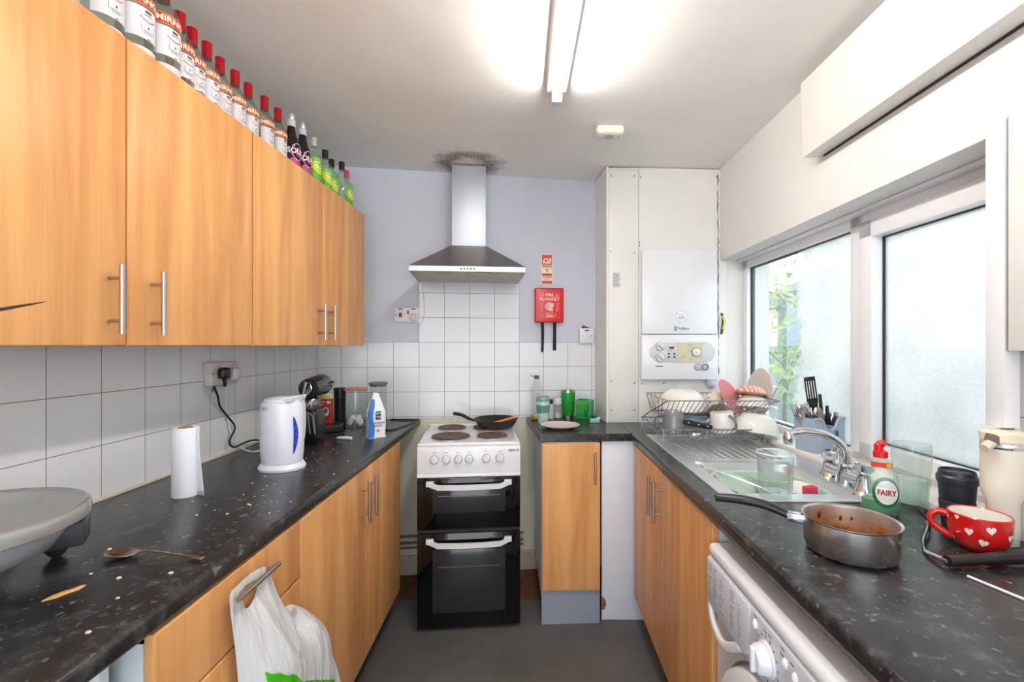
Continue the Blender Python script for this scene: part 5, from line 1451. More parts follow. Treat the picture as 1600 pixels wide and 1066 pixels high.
# ------------------------------------------------------------ frying pan on the cooker
def frying_pan():
    c = Vector((-0.147, 2.585, 0.9175))
    t = thing('frying_pan', 'black frying pan on the back right hotplate with wooden spatula in it', 'frying pan', c, 0)
    r = 0.128
    b = MB(); b.lathe([(0, 0), (r*0.68, 0), (r*0.80, 0.008), (r*0.97, 0.044), (r, 0.047), (r*0.985, 0.0475), (r*0.94, 0.042), (r*0.77, 0.012), (r*0.66, 0.004), (0, 0.004)], 48); b.build('pan', BLACKM, t)
    b = MB(); pts = smooth([(-0.115, -0.03, 0.038), (-0.15, -0.045, 0.052), (-0.19, -0.062, 0.076), (-0.235, -0.08, 0.088)])
    b.tube(pts, [0.006+0.006*min(1, i/6) for i in range(len(pts))], 12, flat=0.8); b.build('handle', BLACK, t)
    w_ = thing('wooden_spatula', 'orange-brown wooden spatula lying in the frying pan', 'spatula', c, 0)
    b = MB(); b.tube([(-0.045, -0.05, 0.020), (0.03, -0.035, 0.036), (0.118, -0.005, 0.058)], [0.011, 0.010, 0.009], 10, flat=0.7); b.build('stick', wood('orange wood', (232, 164, 84), (196, 116, 46)), w_)
    b = MB(); b.at((-0.060, -0.053, 0.014), (0, -0.2, 0.2)); b.box(-0.022, 0.022, -0.016, 0.016, -0.002, 0.003, 0.002); b.build('blade', wood('pale wood', (232, 196, 140), (206, 160, 100)), w_)
frying_pan()

# ------------------------------------------------------------ far right worktop
def right_corner():
    c = PZ(838, 652, WT)
    def at_(px, py): q = PZ(px, py, WT); return (q.x, q.y, WT+0.0005)
    # plastic bottle with a little oil
    L0 = PZ(838.5, 655.5, WT)
    t = thing('plastic_bottle', 'clear plastic bottle with green cap and yellow oil left inside', 'bottle', (L0.x, L0.y, WT+0.0005))
    k = L0.y/F; r = 9.3*k
    pr = [(0, 0.002), (r*0.8, 0), (r, 0.01)]
    for i in range(7): z = 0.03+i*0.017; pr += [(r, z), (r*0.94, z+0.006), (r, z+0.012)]
    pr += bez([(r, 0.16), (r*0.95, 0.185), (r*0.7, 0.215), (r*0.35, 0.236)])+[(r*0.33, 0.245), (0, 0.245)]
    b = MB(); b.lathe(pr, 28); b.build('bottle_body', PLASTICC, t)
    b = MB(); b.lathe([(0, 0.004), (r*0.95, 0.004), (r*0.97, 0.012), (r*0.95, 0.028), (0, 0.028)], 28); b.build('oil', P('yellow oil', (176, 160, 40), 0.15), t)
    b = MB(); b.lathe([(0, 0.242), (r*0.42, 0.242), (r*0.42, 0.262), (0, 0.262)], 20); cp = b.build('cap', P('dark green cap', (34, 92, 76), 0.4), t)
    b = MB(); b.tube([(-r*0.4, 0, 0.256), (-r*0.75, 0, 0.258), (-r*0.95, 0, 0.266)], 0.0022, 6); b.build('cap_strap', P('dark green cap', (34, 92, 76), 0.4), cp)
    # teal travel cup
    q = at_(848.5, 662)
    k = q[1]/F; r = 10.5*k
    t = thing('travel_cup', 'mint speckled travel cup with teal lid and sleeve', 'cup', q)
    SPK = P('speckled mint', (176, 206, 192), 0.5, var=0.35, scale=140)
    TEAL = P('teal silicone', (92, 140, 130), 0.55)
    b = MB(); b.lathe([(0, 0), (r*0.72, 0), (r*0.76, 0.003), (r*0.97, 0.125), (r*0.95, 0.128), (0, 0.128)], 36); b.build('cup', SPK, t)
    pr = [(r*0.86, 0.062), (r*0.92, 0.062), (r*1.02, 0.106), (r*0.95, 0.106)]
    b = MB(); b.lathe(pr, 40)
    for i in range(28):
        a = 2*PI*i/28; b.box(0, 0.0001, 0, 0.0001, 0, 0.0001) if False else b.cyl((r*0.925*math.cos(a), r*0.925*math.sin(a), 0.064), (r*1.02*math.cos(a), r*1.02*math.sin(a), 0.104), 0.0013, n=6)
    b.build('sleeve', TEAL, t)
    b = MB(); b.lathe([(0, 0.127), (r*1.02, 0.127), (r*1.06, 0.131), (r*1.06, 0.140), (r*0.98, 0.145), (r*0.92, 0.152), (r*0.80, 0.154), (r*0.76, 0.150), (0, 0.150)], 36); b.build('lid', P('pale teal lid', (118, 160, 146), 0.5), t)
    # slim dark-topped container
    q = at_(860, 654.0)
    lathe_thing('spice_jar', 'slim pale spice jar with black top behind teal cup', 'jar', q, [('jar_body', [(0, 0), (0.020, 0), (0.020, 0.075), (0.014, 0.09), (0, 0.09)], P('pale jar', (206, 208, 212), 0.3)), ('lid', [(0, 0.088), (0.015, 0.088), (0.015, 0.116), (0, 0.116)], BLACK)])
    q = at_(871, 653.5)
    k = q[1]/F; r = 6.6*k
    t = thing('salt_grinder', 'clear glass grinder jar with lilac-white top', 'jar', q)
    b = MB(); b.lathe([(0, 0), (r, 0), (r, 0.04), (r*0.72, 0.055), (r*0.72, 0.066), (r, 0.078), (r, 0.086), (0, 0.086)], 28); b.build('glass_body', PLASTICC, t)
    b = MB(); b.lathe([(0, 0.086), (r*1.02, 0.086), (r*1.02, 0.118), (r*0.9, 0.124), (0, 0.124)], 28); b.build('top', P('lilac white lid', (212, 208, 226), 0.35), t)
    b = MB(); b.lathe([(0, 0.003), (r*0.9, 0.003), (r*0.9, 0.03), (0, 0.034)], 20); b.build('contents', P('pale salt', (188, 192, 190), 0.8), t)
    # green tumbler
    q = at_(887.5, 652.5); k = q[1]/F; r = 11*k
    GRN = P('bright green coating', (22, 150, 40), 0.4, var=0.03)
    lathe_thing('green_tumbler', 'bright green steel tumbler with silver rim', 'tumbler', q, [
        ('tumbler_body', [(0, 0.014), (r*0.74, 0.014), (r*0.76, 0.016), (r*0.99, 0.12), (r, 0.155), (0, 0.155)], GRN),
        ('steel_base', [(0, 0), (r*0.70, 0), (r*0.72, 0.014), (0, 0.014)], NICK),
        ('steel_rim', [(r*0.95, 0.155), (r, 0.155), (r, 0.166), (r*0.96, 0.168), (r*0.90, 0.166), (r*0.88, 0.155), (0, 0.150)], NICK)])
    # square green mug
    q = at_(914, 653.5); k = q[1]/F
    t = thing('square_mug', 'glossy green square mug with handle towards the viewer', 'mug', (q[0], q[1], q[2]), -0.35)
    GR2 = P('glossy green glaze', (22, 152, 64), 0.15, var=0.05, coat=0.3)
    s_ = 0.046; h = 0.112
    b = MB()
    b.box(-s_, s_, -s_, s_, 0, 0.006, 0.002); b.box(-s_, -s_+0.005, -s_, s_, 0, h, 0.002); b.box(s_-0.005, s_, -s_, s_, 0, h, 0.002); b.box(-s_, s_, -s_, -s_+0.005, 0, h, 0.002); b.box(-s_, s_, s_-0.005, s_, 0, h, 0.002)
    b.build('mug_body', GR2, t)
    b = MB(); b.tube(smooth([(0.022, -s_+0.002, 0.092), (0.022, -s_-0.022, 0.096), (0.022, -s_-0.034, 0.075), (0.022, -s_-0.030, 0.045), (0.022, -s_+0.002, 0.022)]), 0.0075, 10, flat=1.2); b.build('handle', GR2, t)
    # mint box
    q = at_(929, 660.5)
    t = thing('soap_box', 'small mint green packet at the foot of the white boxing', 'box', q, 0.15)
    b = MB(); b.box(-0.027, 0.027, -0.014, 0.014, 0, 0.022, 0.004, 2); b.build('packet', P('mint packet', (146, 200, 194), 0.4), t)
    b = MB(); b.prism([(0.012, 0.0215), (0.030, 0.0215), (0.032, 0.030), (0.012, 0.026)], -0.012, 0.012, axis='y', bev=0.001); b.build('flap', P('pale mint flap', (196, 226, 220), 0.4), t)
    # pink ribbed plate
    q = at_(875, 669); k = q[1]/F; r = 30.5*k
    t = thing('pink_plate', 'pale pink ribbed plate on the short worktop', 'plate', q)
    def f(u, v):
        a = 2*PI*u
        pr = [(0, 0), (r*0.55, 0.0), (r*0.62, 0.003), (r*0.95, 0.017), (r, 0.020), (r*0.97, 0.0205), (r*0.90, 0.017), (r*0.60, 0.008), (0, 0.006)]
        x_ = v*(len(pr)-1); i = min(int(x_), len(pr)-2); fz = x_-i
        rr = pr[i][0]*(1-fz)+pr[i+1][0]*fz; z = pr[i][1]*(1-fz)+pr[i+1][1]*fz
        if rr > r*0.6: rr *= 1+0.008*math.cos(a*60)
        return (rr*math.cos(a), rr*math.sin(a), z)
    b = MB(); b.grid(f, 240, 16); b.build('plate', P('pale pink glaze', (222, 196, 194), 0.3, var=0.05, scale=120), t)
right_corner()

# ------------------------------------------------------------ sink, taps and washing up
def sink():
    z = WT+0.0006
    t = thing('sink', 'stainless steel inset sink with ridged drainer', 'sink', RL(0, 0, 0), RTH)
    X0, X1, Y0, Y1 = 0.062, 0.566, 1.268, 2.205
    BX0, BX1, BY0, BY1 = 0.115, 0.465, 1.335, 1.705
    SK = P('brushed sink steel', (226, 228, 228), 0.33, 0.9, var=0.05, scale=8)
    b = MB()
    # deck round the bowl and drainer field, thin sheet with a raised rim
    b.box(X0, BX0, Y0, Y1, z, z+0.002); b.box(BX1, X1, Y0, Y1, z, z+0.002)
    b.box(BX0, BX1, Y0, BY0, z, z+0.002); b.box(BX0, BX1, BY1, Y1, z, z+0.002)
    rim = [(X0, Y0), (X1, Y0), (X1, Y1), (X0, Y1)]
    pts = []
    for (x, y), (sx, sy) in zip(rim, ((1, 1), (-1, 1), (-1, -1), (1, -1))):
        pts.append((x+sx*0.004, y+sy*0.004, z+0.002))
    for i in range(4):
        a = Vector(pts[i]); c = Vector(pts[(i+1) % 4]); b.cyl(a, c, 0.004, n=8)
    b.build('deck', SK, t)
    b = MB()   # bowl: rounded rectangle walls sloping in
    def rr_(x0, x1, y0, y1, rad, n_=6):
        o = []
        for (cx_, cy_, a0) in ((x1-rad, y1-rad, 0), (x0+rad, y1-rad, 90), (x0+rad, y0+rad, 180), (x1-rad, y0+rad, 270)):
            for i in range(n_+1): a = R(a0+90*i/n_); o.append((cx_+rad*math.cos(a), cy_+rad*math.sin(a)))
        return o
    rings = [(0, 0.002, 0.002), (0.0, -0.002, 0.045), (0.004, -0.010, 0.05), (0.012, -0.13, 0.06), (0.030, -0.15, 0.07)]
    bm_ = bmesh.new(); RV = []
    for ins, dz, rad in rings:
        lp = rr_(BX0+ins, BX1-ins, BY0+ins, BY1-ins, max(rad, 0.02))
        RV.append([bm_.verts.new((p[0], p[1], z+dz)) for p in lp])
    for A_, B2 in zip(RV, RV[1:]):
        n_ = len(A_)
        for i in range(n_): bm_.faces.new((A_[i], A_[(i+1) % n_], B2[(i+1) % n_], B2[i]))
    bm_.faces.new(RV[-1]); b._take(bm_)
    b.build('bowl', SK, t, ang=60)
    b = MB()
    n_ = 11
    for i in range(n_):
        xa = 0.135+i*0.036; xb = 0.160+i*0.031
        b.tube([(xb, BY1+0.045, z+0.0015), (xb, BY1+0.055, z+0.004), (xa, Y1-0.06, z+0.004), (xa, Y1-0.05, z+0.0015)], 0.0075, 8, flat=0.75)
    b.build('drainer_ridges', P('polished ridge steel', (206, 208, 210), 0.34, 0.95), t)
    # mixer tap
    tp = thing('mixer_tap', 'chrome mixer tap with curved spout and two faceted knobs', 'tap', RL(0.515, 1.455, z+0.002), RTH-0.0)
    b = MB(); b.tube([(0, -0.075, 0.028), (0, -0.04, 0.026), (0, 0.04, 0.026), (0, 0.075, 0.028)], 0.021, 16); b.lathe([(0, 0.0), (0.031, 0), (0.029, 0.01), (0.025, 0.03), (0.023, 0.055), (0.017, 0.062), (0, 0.062)], 24)
    for sy in (-1, 1): b.lathe([(0, 0.0), (0.029, 0), (0.027, 0.006), (0.020, 0.022), (0.017, 0.046), (0, 0.05)], 24, c=(0, sy*0.080, 0))
    b.build('tap_body', CHROME, tp)
    b = MB(); pts = smooth([(0.0, 0, 0.055), (-0.003, 0, 0.09), (-0.022, 0.0, 0.125), (-0.065, 0.004, 0.152), (-0.115, 0.012, 0.160), (-0.150, 0.016, 0.156), (-0.170, 0.018, 0.150)])
    b.tube(pts, [0.018-0.006*min(1, i/20) for i in range(len(pts))], 16)
    b.lathe([(0, 0.118), (0.013, 0.118), (0.0155, 0.122), (0.0155, 0.152), (0.010, 0.160), (0, 0.160)], 20, c=(-0.172, 0.018, 0.0)); b.build('spout', CHROME, tp)
    for sy in (-1, 1):
        b = MB(); c = (0, sy*0.080, 0.050); n_ = 10
        pr = [(0, 0.0), (0.016, 0.0), (0.024, 0.008), (0.024, 0.028), (0.018, 0.034), (0, 0.034)]
        b.lathe(pr, 10, c=c); b.build('tap_knob', CHROME, tp, ang=10)
sink()
def in_sink():
    z0 = WT-0.045
    # mint washing-up bowl sitting in the sink
    t = thing('washing_up_bowl', 'mint green washing-up bowl sitting inside the sink', 'washing-up bowl', RL(0.295, 1.510, WT-0.146), RTH)
    Wx, Wy, H = 0.158, 0.165, 0.122
    bm_ = bmesh.new(); RV = []
    def ring(sx, sy, z, n_=56):
        o = []
        for i in range(n_):
            a = 2*PI*i/n_; cx_, sy_ = math.cos(a), math.sin(a); e = 3.2
            rr = (abs(cx_)**e+abs(sy_)**e)**(-1/e)
            o.append(bm_.verts.new((sx*cx_*rr, sy*sy_*rr, z)))
        return o
    for a_, z in ((0.001, 0.0), (0.76, 0.0), (0.82, 0.02), (0.93, H-0.01), (0.95, H), (1.02, H+0.002), (1.03, H-0.004), (1.015, H-0.006), (0.97, H-0.004)):
        RV.append(ring(Wx*a_, Wy*a_, z))
    RV2 = [ring(Wx*a_, Wy*a_, z) for a_, z in ((0.001, 0.004), (0.75, 0.004), (0.80, 0.022), (0.92, H-0.01), (0.94, H))]
    for S in (RV, RV2):
        for A_, B2 in zip(S, S[1:]):
            n_ = len(A_)
            for i in range(n_): bm_.faces.new((A_[i], A_[(i+1) % n_], B2[(i+1) % n_], B2[i]))
    b = MB(); b._take(bm_); b.build('bowl', MINT, t, ang=50)
    zb0 = WT-0.146+0.006
    b = MB(); bw_ = bmesh.new(); n_ = 48; lp = []
    for i in range(n_):
        a = 2*PI*i/n_; cx_, sy_ = math.cos(a), math.sin(a); rr = (abs(cx_)**3.2+abs(sy_)**3.2)**(-1/3.2)
        lp.append(bw_.verts.new((Wx*0.87*cx_*rr, Wy*0.87*sy_*rr, 0.075)))
    bw_.faces.new(lp); b._take(bw_); b.build('shade_sheet', P('grey green dishwater', (84, 112, 100), 0.12, var=0.35, scale=18), t)  # flat dark sheet added to make the bowl interior look darker
    # things in the bowl
    def put_(name, label, cat, x, y, parts, z=zb0+0.02, rot=None):
        o = thing(name, label, cat, RL(x, y, z), RTH)
        if rot: o.rotation_euler = rot
        for p in parts:
            b = MB(); b.lathe(p[1], 32); b.build(p[0], p[2], o)
        return o
    put_('glass_bowl', 'clear glass bowl inside the washing-up bowl', 'bowl', 0.315, 1.53, [('glass', [(0, 0), (0.03, 0), (0.05, 0.02), (0.062, 0.06), (0.060, 0.06), (0.048, 0.023), (0.03, 0.004), (0, 0.004)], thin_glass('greenish glass', (0.86, 0.93, 0.89), 0.03, 1.0, 0.35, (0.80, 0.85, 0.80)))], zb0+0.075)
    put_('white_dish', 'white dish in the washing-up bowl near the taps', 'dish', 0.375, 1.475, [('dish', [(0, 0), (0.03, 0), (0.055, 0.012), (0.054, 0.014), (0.03, 0.004), (0, 0.004)], CERAM)], zb0+0.098, (0.25, -0.2, 0))
    o = thing('sponge', 'bright red-pink sponge in the washing-up bowl', 'sponge', RL(0.392, 1.435, zb0+0.122), RTH+0.3)
    b = MB(); b.box(-0.024, 0.018, -0.012, 0.012, -0.014, 0.014, 0.005, 3); b.build('foam', P('red pink foam', (216, 62, 92), 0.7, var=0.15, scale=80, bump=0.8, bscale=300), o)
    b = MB(); b.box(0.018, 0.024, -0.012, 0.012, -0.014, 0.014, 0.002); b.build('scourer', P('white scourer', (222, 216, 216), 0.9), o)
    o = tag(MB().grid(lambda u, v: (0.08*(u-0.5), 0.022*(v-0.5)+0.006*math.sin(u*4), 0.008*math.sin(u*6+v)), 10, 3).build('green_cloth', P('green cloth', (40, 130, 96), 0.9), None, solid=0.004), 'dark green cloth beside the pink sponge', 'cloth')
    o.location = RL(0.345, 1.41, zb0+0.112); o.rotation_euler = (0, 0, 0.2)
    b = MB(); b.at((0, 0, 0.0)); b.lathe([(0, 0), (0.062, 0), (0.080, 0.008), (0.078, 0.010), (0.060, 0.003), (0, 0.003)], 40)
    o = tag(b.build('glass_plate', thin_glass('tinted plate', (0.80, 0.90, 0.85), 0.05, 1.0, 0.6, (0.62, 0.72, 0.62))), 'patterned glassy plate leaning at the left of the washing-up bowl', 'plate')
    o.location = RL(0.215, 1.555, zb0+0.098); o.rotation_euler = (0.25, 0.30, 0)
    # tongs from the sink corner into the bowl
    a = PZ(1098, 728, WT+0.004); c = RL(0.285, 1.50, WT-0.035)
    v = c-a
    t2 = thing('kitchen_tongs', 'thin metal tongs resting across the sink corner', 'tongs', a)
    for s_ in (-1, 1):
        b = MB(); b.tube([Vector((0, 0, 0)), v*0.5+Vector((0, s_*0.006, 0.002)), v+Vector((0, s_*0.010, 0))], 0.0032, 8, flat=0.5); b.build('arm', CHROME, t2)
    b = MB(); b.ball((0, 0, 0), 0.006, 0.006, 0.006, 12); b.build('hinge', CHROME, t2)
in_sink()
def near_right():
    # water glass standing on the near ledge of the sink
    q = PZ(1212.5, 777, WT+0.003)
    t = thing('water_glass', 'clear straight drinking glass on the near ledge of sink', 'glass', (q.x, 1.302, WT+0.0035))
    r = 0.049; h = 0.128
    b = MB(); b.lathe([(0, 0.001), (r*0.86, 0.0), (r*0.88, 0.004), (r, h), (r-0.0025, h), (r*0.84, 0.014), (0, 0.012)], 40); b.build('glass', thin_glass('thick clear glass', (0.90, 0.93, 0.93), 0.02, 1.2, 0.05, (0.9, 0.95, 0.95)), t)
    b = MB(); b.lathe([(r-0.003, h-0.002), (r-0.001, h+0.0015), (r+0.001, h-0.002)], 40); b.build('rim', thin_glass('painted rim glint', (0.8, 0.83, 0.84), 0.05, 1.0, 0.6, (0.95, 0.97, 0.97)), t)  # glint of the glass edge put into a whitish rim colour
    # saucepan
    cx_, cy_ = 0.700, 0.955
    t = thing('saucepan', 'small stainless saucepan with tomato stains and black handle', 'saucepan', (cx_, cy_, WT+0.0005))
    r = 0.089; h = 0.074
    PS = P('polished pan steel', (196, 192, 190), 0.23, 0.97, var=0.04)
    b = MB(); b.lathe([(0, 0), (r*0.80, 0), (r*0.90, 0.006), (r*0.95, 0.018), (r*0.955, h-0.004), (r, h), (r, h+0.0012), (r*0.94, h-0.001)], 64); pb = b.build('pan_body', PS, t)
    m, nt, bs = nodes('stained pan inside'); L = nt.links
    tc = N(nt, 'ShaderNodeTexCoord'); nz = N(nt, 'ShaderNodeTexNoise', Scale=26, Detail=5.0, Roughness=0.7); L.new(tc.outputs['Object'], nz.inputs['Vector'])
    sp = N(nt, 'ShaderNodeSeparateXYZ'); L.new(tc.outputs['Object'], sp.inputs[0])
    zz = N(nt, 'ShaderNodeMapRange'); zz.inputs['From Min'].default_value = 0.075; zz.inputs['From Max'].default_value = 0.0; L.new(sp.outputs[2], zz.inputs[0])
    ad = N(nt, 'ShaderNodeMath', _operation='MULTIPLY_ADD'); ad.inputs[1].default_value = 0.55; L.new(zz.outputs[0], ad.inputs[0]); L.new(nz.outputs['Fac'], ad.inputs[2])
    rr = ramp(nt, [(0.50, lin((190, 182, 174))), (0.74, lin((190, 158, 128))), (0.92, lin((176, 112, 62))), (1.0, lin((140, 70, 34)))]); L.new(ad.outputs[0], rr.inputs[0]); L.new(rr.outputs[0], bs.inputs['Base Color'])
    bs.inputs['Roughness'].default_value = 0.32; bs.inputs['Metallic'].default_value = 0.7
    b = MB(); b.lathe([(r*0.94, h-0.001), (r*0.93, h-0.006), (r*0.93, 0.014), (r*0.88, 0.005), (0, 0.003)], 64); b.build('stained_inside', m, pb)
    TS = P('tomato sauce', (128, 34, 18), 0.35)
    for a, z, s_ in ((1.72, 0.050, 0.0055), (1.15, 0.045, 0.004), (0.9, 0.048, 0.003)):
        b = MB(); b.ball((r*0.925*math.cos(a), r*0.925*math.sin(a), z), s_, 0.0015, s_*1.7, 8); b.build('sauce_spot', TS, pb)
    b = MB(); b.at((-r*0.95*0.86, r*0.95*0.50, 0.056), (0, 0, PI-0.52)); b.prism([(-0.004, -0.012), (0.030, -0.008), (0.034, 0.010), (-0.004, 0.012)], -0.013, 0.013, axis='y', bev=0.003); b.build('handle_bracket', CHROME, t)
    b = MB(); dx, dy = -0.86, 0.50
    hp = [(r*0.97+0.022, 0.056), (r+0.045, 0.066), (r+0.075, 0.074), (r+0.12, 0.077), (r+0.165, 0.074), (r+0.178, 0.072)]
    pts = smooth([(dx*u, dy*u, z) for u, z in hp])
    rad = [0.0095+0.0035*math.sin(min(1, i/(len(pts)-1))*PI*0.9) for i in range(len(pts))]; rad[-1] = 0.006
    b.tube(pts, rad, 14, flat=0.8); b.build('handle', BLACK, t)
    # washing-up liquid
    q = PZ(1378, 803, WT)
    t = thing('washing_up_liquid', 'clear washing-up liquid bottle with red cap and green label', 'bottle', (q.x, q.y+0.005, WT+0.0005), -0.55)
    t.scale = (0.84, 0.84, 0.97)
    def oval(pr, nm, m, n_=40, sy=0.55): b = MB(); b.lathe(pr, n_, sy=sy); return b.build(nm, m, t)
    body = bez([(0.046, 0.004), (0.050, 0.02), (0.0505, 0.06), (0.046, 0.095), (0.030, 0.135), (0.020, 0.150)])
    oval([(0, 0.0), (0.042, 0.0)]+body+[(0.016, 0.152), (0, 0.152)], 'bottle_body', thin_glass('milky clear plastic', (0.90, 0.95, 0.93), 0.08, 0.6, 0.14, (0.80, 0.88, 0.86)))
    liq = bez([(0.042, 0.003), (0.047, 0.015), (0.0482, 0.038)]); oval([(0, 0.002)]+liq+[(0, 0.038)], 'green_liquid', P('green liquid', (8, 132, 60), 0.12, coat=0.4))
    b = MB(); b.lathe([(0, 0.152), (0.019, 0.152), (0.019, 0.168), (0.014, 0.171), (0, 0.171)], 28); cp = b.build('cap', RED, t)
    b = MB(); b.tube(smooth([(-0.004, 0, 0.168), (-0.004, 0, 0.184), (0.004, 0, 0.190), (0.012, 0, 0.184)]), [0.012]*7+[0.010]*7+[0.007]*5, 12); b.build('spout', RED, cp)
    def lab(m, nm, z, ra, rz, off, x0=0.010):
        b = MB()
        def f(u, v):
            a = 2*PI*u; x = x0+ra*v*math.cos(a); zz_ = z+rz*v*math.sin(a)
            rb = 0.0505 if zz_ < 0.06 else 0.0505-(zz_-0.06)**1.35*1.35
            xx = max(-1, min(1, x/rb)); y = -0.55*rb*math.sqrt(max(0, 1-xx*xx))-off
            return (x, y, zz_)
        b.grid(f, 36, 5); return b.build(nm, m, t)
    lb = lab(P('green label', (0, 112, 62), 0.4), 'label', 0.062, 0.034, 0.040, 0.0012)
    lab(P('white label', (238, 240, 238), 0.4), 'label_oval', 0.062, 0.028, 0.031, 0.0020, 0.012).parent = lb
    FR = P('red lettering', (190, 30, 40), 0.4)
    def ft(x, y, h_): 
        X = 0.012+x; rb = 0.0505; xx = max(-1, min(1, X/rb)); return (X, -0.55*rb*math.sqrt(1-xx*xx)-0.0026-h_, 0.062+y)
    text('brand_lettering', 'FAIRY', 0.021, FR, lb, ft, sx=0.88, bold=0.0006)
    b = MB(); b.at(); b.grid(lambda u, v: (0.0+0.026*(u-0.5)*2, -0.0225-0.001+0.004*(2*u-1)**2, 0.128+0.013*v-0.0*u), 8, 1); sb = b.build('top_sticker', P('red yellow sticker', (214, 70, 30), 0.4), t)
    b = MB(); b.grid(lambda u, v: (0.012+0.012*u, -0.0235+0.003*u, 0.1295+0.010*v), 3, 1); b.build('yellow_panel', P('yellow print', (226, 172, 30), 0.4), sb)
    # tall misty glass
    q = PZ(1430, 798, WT)
    t = thing('tall_glass', 'tall clear drinking glass behind the washing-up liquid, sudsy inside', 'glass', (q.x+0.016, q.y+0.03, WT+0.0005))
    r = 0.044; h = 0.172
    b = MB(); b.lathe([(0, 0.001), (r*0.78, 0), (r*0.80, 0.004), (r, h*0.8), (r*0.97, h), (r*0.955, h), (r*0.98, h*0.8), (r*0.77, 0.012), (0, 0.010)], 40); b.build('glass', thin_glass('misty clear glass', (0.93, 0.96, 0.95), 0.03, 0.9, 0.03, (0.9, 0.95, 0.95)), t)
    b = MB(); b.lathe([(0, 0.012), (r*0.76, 0.013), (r*0.80, 0.06), (r*0.74, 0.075), (0, 0.068)], 32); b.build('cloudy_water', thin_glass('cloudy water', (0.86, 0.93, 0.90), 0.1, 0.3, 0.35, (0.80, 0.90, 0.87)), t)
    b = MB(); b.lathe([(r*0.955, h-0.001), (r*0.965, h+0.001), (r*0.975, h-0.001)], 40); b.build('rim', thin_glass('painted rim glint', (0.8, 0.83, 0.84), 0.05, 1.0, 0.4, (0.95, 0.96, 0.96)), t)  # edge highlight painted as a pale rim
    # dark cup with lid
    NV = P('matt charcoal plastic', (38, 40, 50), 0.45)
    x_, y_ = 1.074, 1.105
    rcup = lathe_thing('reusable_cup', 'charcoal reusable coffee cup with flat lid behind the red mug', 'cup', (x_, y_, WT+0.0005), [
        ('cup_body', [(0, 0), (0.036, 0), (0.037, 0.004), (0.045, 0.092), (0, 0.092)], NV),
        ('grip_band', [(0.0395, 0.028), (0.0412, 0.029), (0.0432, 0.052), (0.042, 0.053)], P('charcoal band', (50, 52, 62), 0.6)),
        ('lid', [(0, 0.092), (0.048, 0.092), (0.0495, 0.096), (0.0495, 0.106), (0.045, 0.110), (0.044, 0.118), (0.041, 0.120), (0.040, 0.115), (0, 0.115)], P('charcoal lid', (44, 46, 58), 0.35))])
    rcup.scale = (0.80, 0.80, 1.12)
    # cream tumbler
    x_, y_ = 1.080, 1.006
    t = lathe_thing('insulated_tumbler', 'large cream insulated tumbler with handle at the right frame edge', 'tumbler', (x_, y_, WT+0.0005), [
        ('tumbler_body', [(0, 0.0), (0.033, 0), (0.034, 0.09), (0.044, 0.11), (0.0455, 0.13), (0.0455, 0.212), (0, 0.212)], CREAM),
        ('steel_ring', [(0.0455, 0.212), (0.0462, 0.213), (0.0462, 0.224), (0.0455, 0.225)], CHROME),
        ('lid', [(0, 0.218), (0.0445, 0.218), (0.0450, 0.225), (0.0475, 0.228), (0.0475, 0.246), (0.044, 0.250), (0.030, 0.252), (0, 0.252)], P('cream lid', (238, 226, 200), 0.4))])
    t.scale = (0.80, 0.80, 1.0)
    b = MB(); b.tube([(-0.036, -0.01, 0.228), (-0.060, -0.02, 0.222), (-0.075, -0.022, 0.214)], [0.011, 0.013, 0.013], 10, flat=0.8); b.build('handle_stub', P('cream handle grip', (226, 212, 192), 0.5), t)
    b = MB(); b.at((-0.046, -0.016, 0.232), (0, 0.35, 0)); b.box(-0.012, 0.014, -0.012, 0.012, -0.006, 0.012, 0.003); b.build('handle_pivot', P('taupe pivot', (120, 104, 94), 0.4), t)
    # red mug with white hearts
    x_, y_ = 0.993, 0.972
    t = thing('heart_mug', 'wide red mug with white hearts', 'mug', (x_, y_, WT+0.0005))
    t.scale = (0.79, 0.79, 0.95)
    t.rotation_euler = (0, 0, -0.72)
    pr = [(0, 0.004), (0.036, 0.0), (0.040, 0.003)]+bez([(0.050, 0.012), (0.060, 0.028), (0.065, 0.050), (0.0662, 0.080)])
    b = MB(); b.lathe(pr+[(0.064, 0.0825), (0.062, 0.080)], 56); bd = b.build('mug_body', REDC, t)
    b = MB(); b.lathe([(0.0625, 0.081), (0.061, 0.05), (0.054, 0.024), (0.03, 0.008), (0, 0.006)], 48); b.build('white_inside', CERAM, t)
    b = MB(); pts = smooth([(-0.060, -0.012, 0.070), (-0.085, -0.017, 0.074), (-0.100, -0.020, 0.060), (-0.092, -0.019, 0.040), (-0.056, -0.012, 0.020)])
    b.tube(pts, 0.0062, 12, flat=1.3); b.build('handle', REDC, t)
    HW = P('white heart glaze', (240, 232, 224), 0.2)
    def rad_at(z):
        for (r0, z0), (r1, z1) in zip(pr, pr[1:]):
            if z0 <= z <= z1: return r0+(r1-r0)*(z-z0)/max(1e-6, z1-z0)
        return 0.066
    for a0, z0, s_, tl in ((-1.95, 0.050, 0.0095, 0.0), (-1.30, 0.061, 0.0105, 0.1), (-1.52, 0.030, 0.0105, -0.2), (-0.55, 0.045, 0.010, 0.0), (-2.85, 0.068, 0.007, 0.3), (-2.75, 0.022, 0.007, 0.0), (-2.35, 0.075, 0.006, 0)):
        b = MB()
        def hf(u, v):
            th = 2*PI*u; x = 16*math.sin(th)**3/17; y = (13*math.cos(th)-5*math.cos(2*th)-2*math.cos(3*th)-math.cos(4*th))/17
            X = (x*math.cos(tl)-y*math.sin(tl))*s_*v; Y = (x*math.sin(tl)+y*math.cos(tl))*s_*v
            z = z0+Y; rr = rad_at(z)+0.0008; a = a0+X/rr
            return (rr*math.cos(a), rr*math.sin(a), z)
        b.grid(hf, 28, 4); b.build('heart', HW, bd)
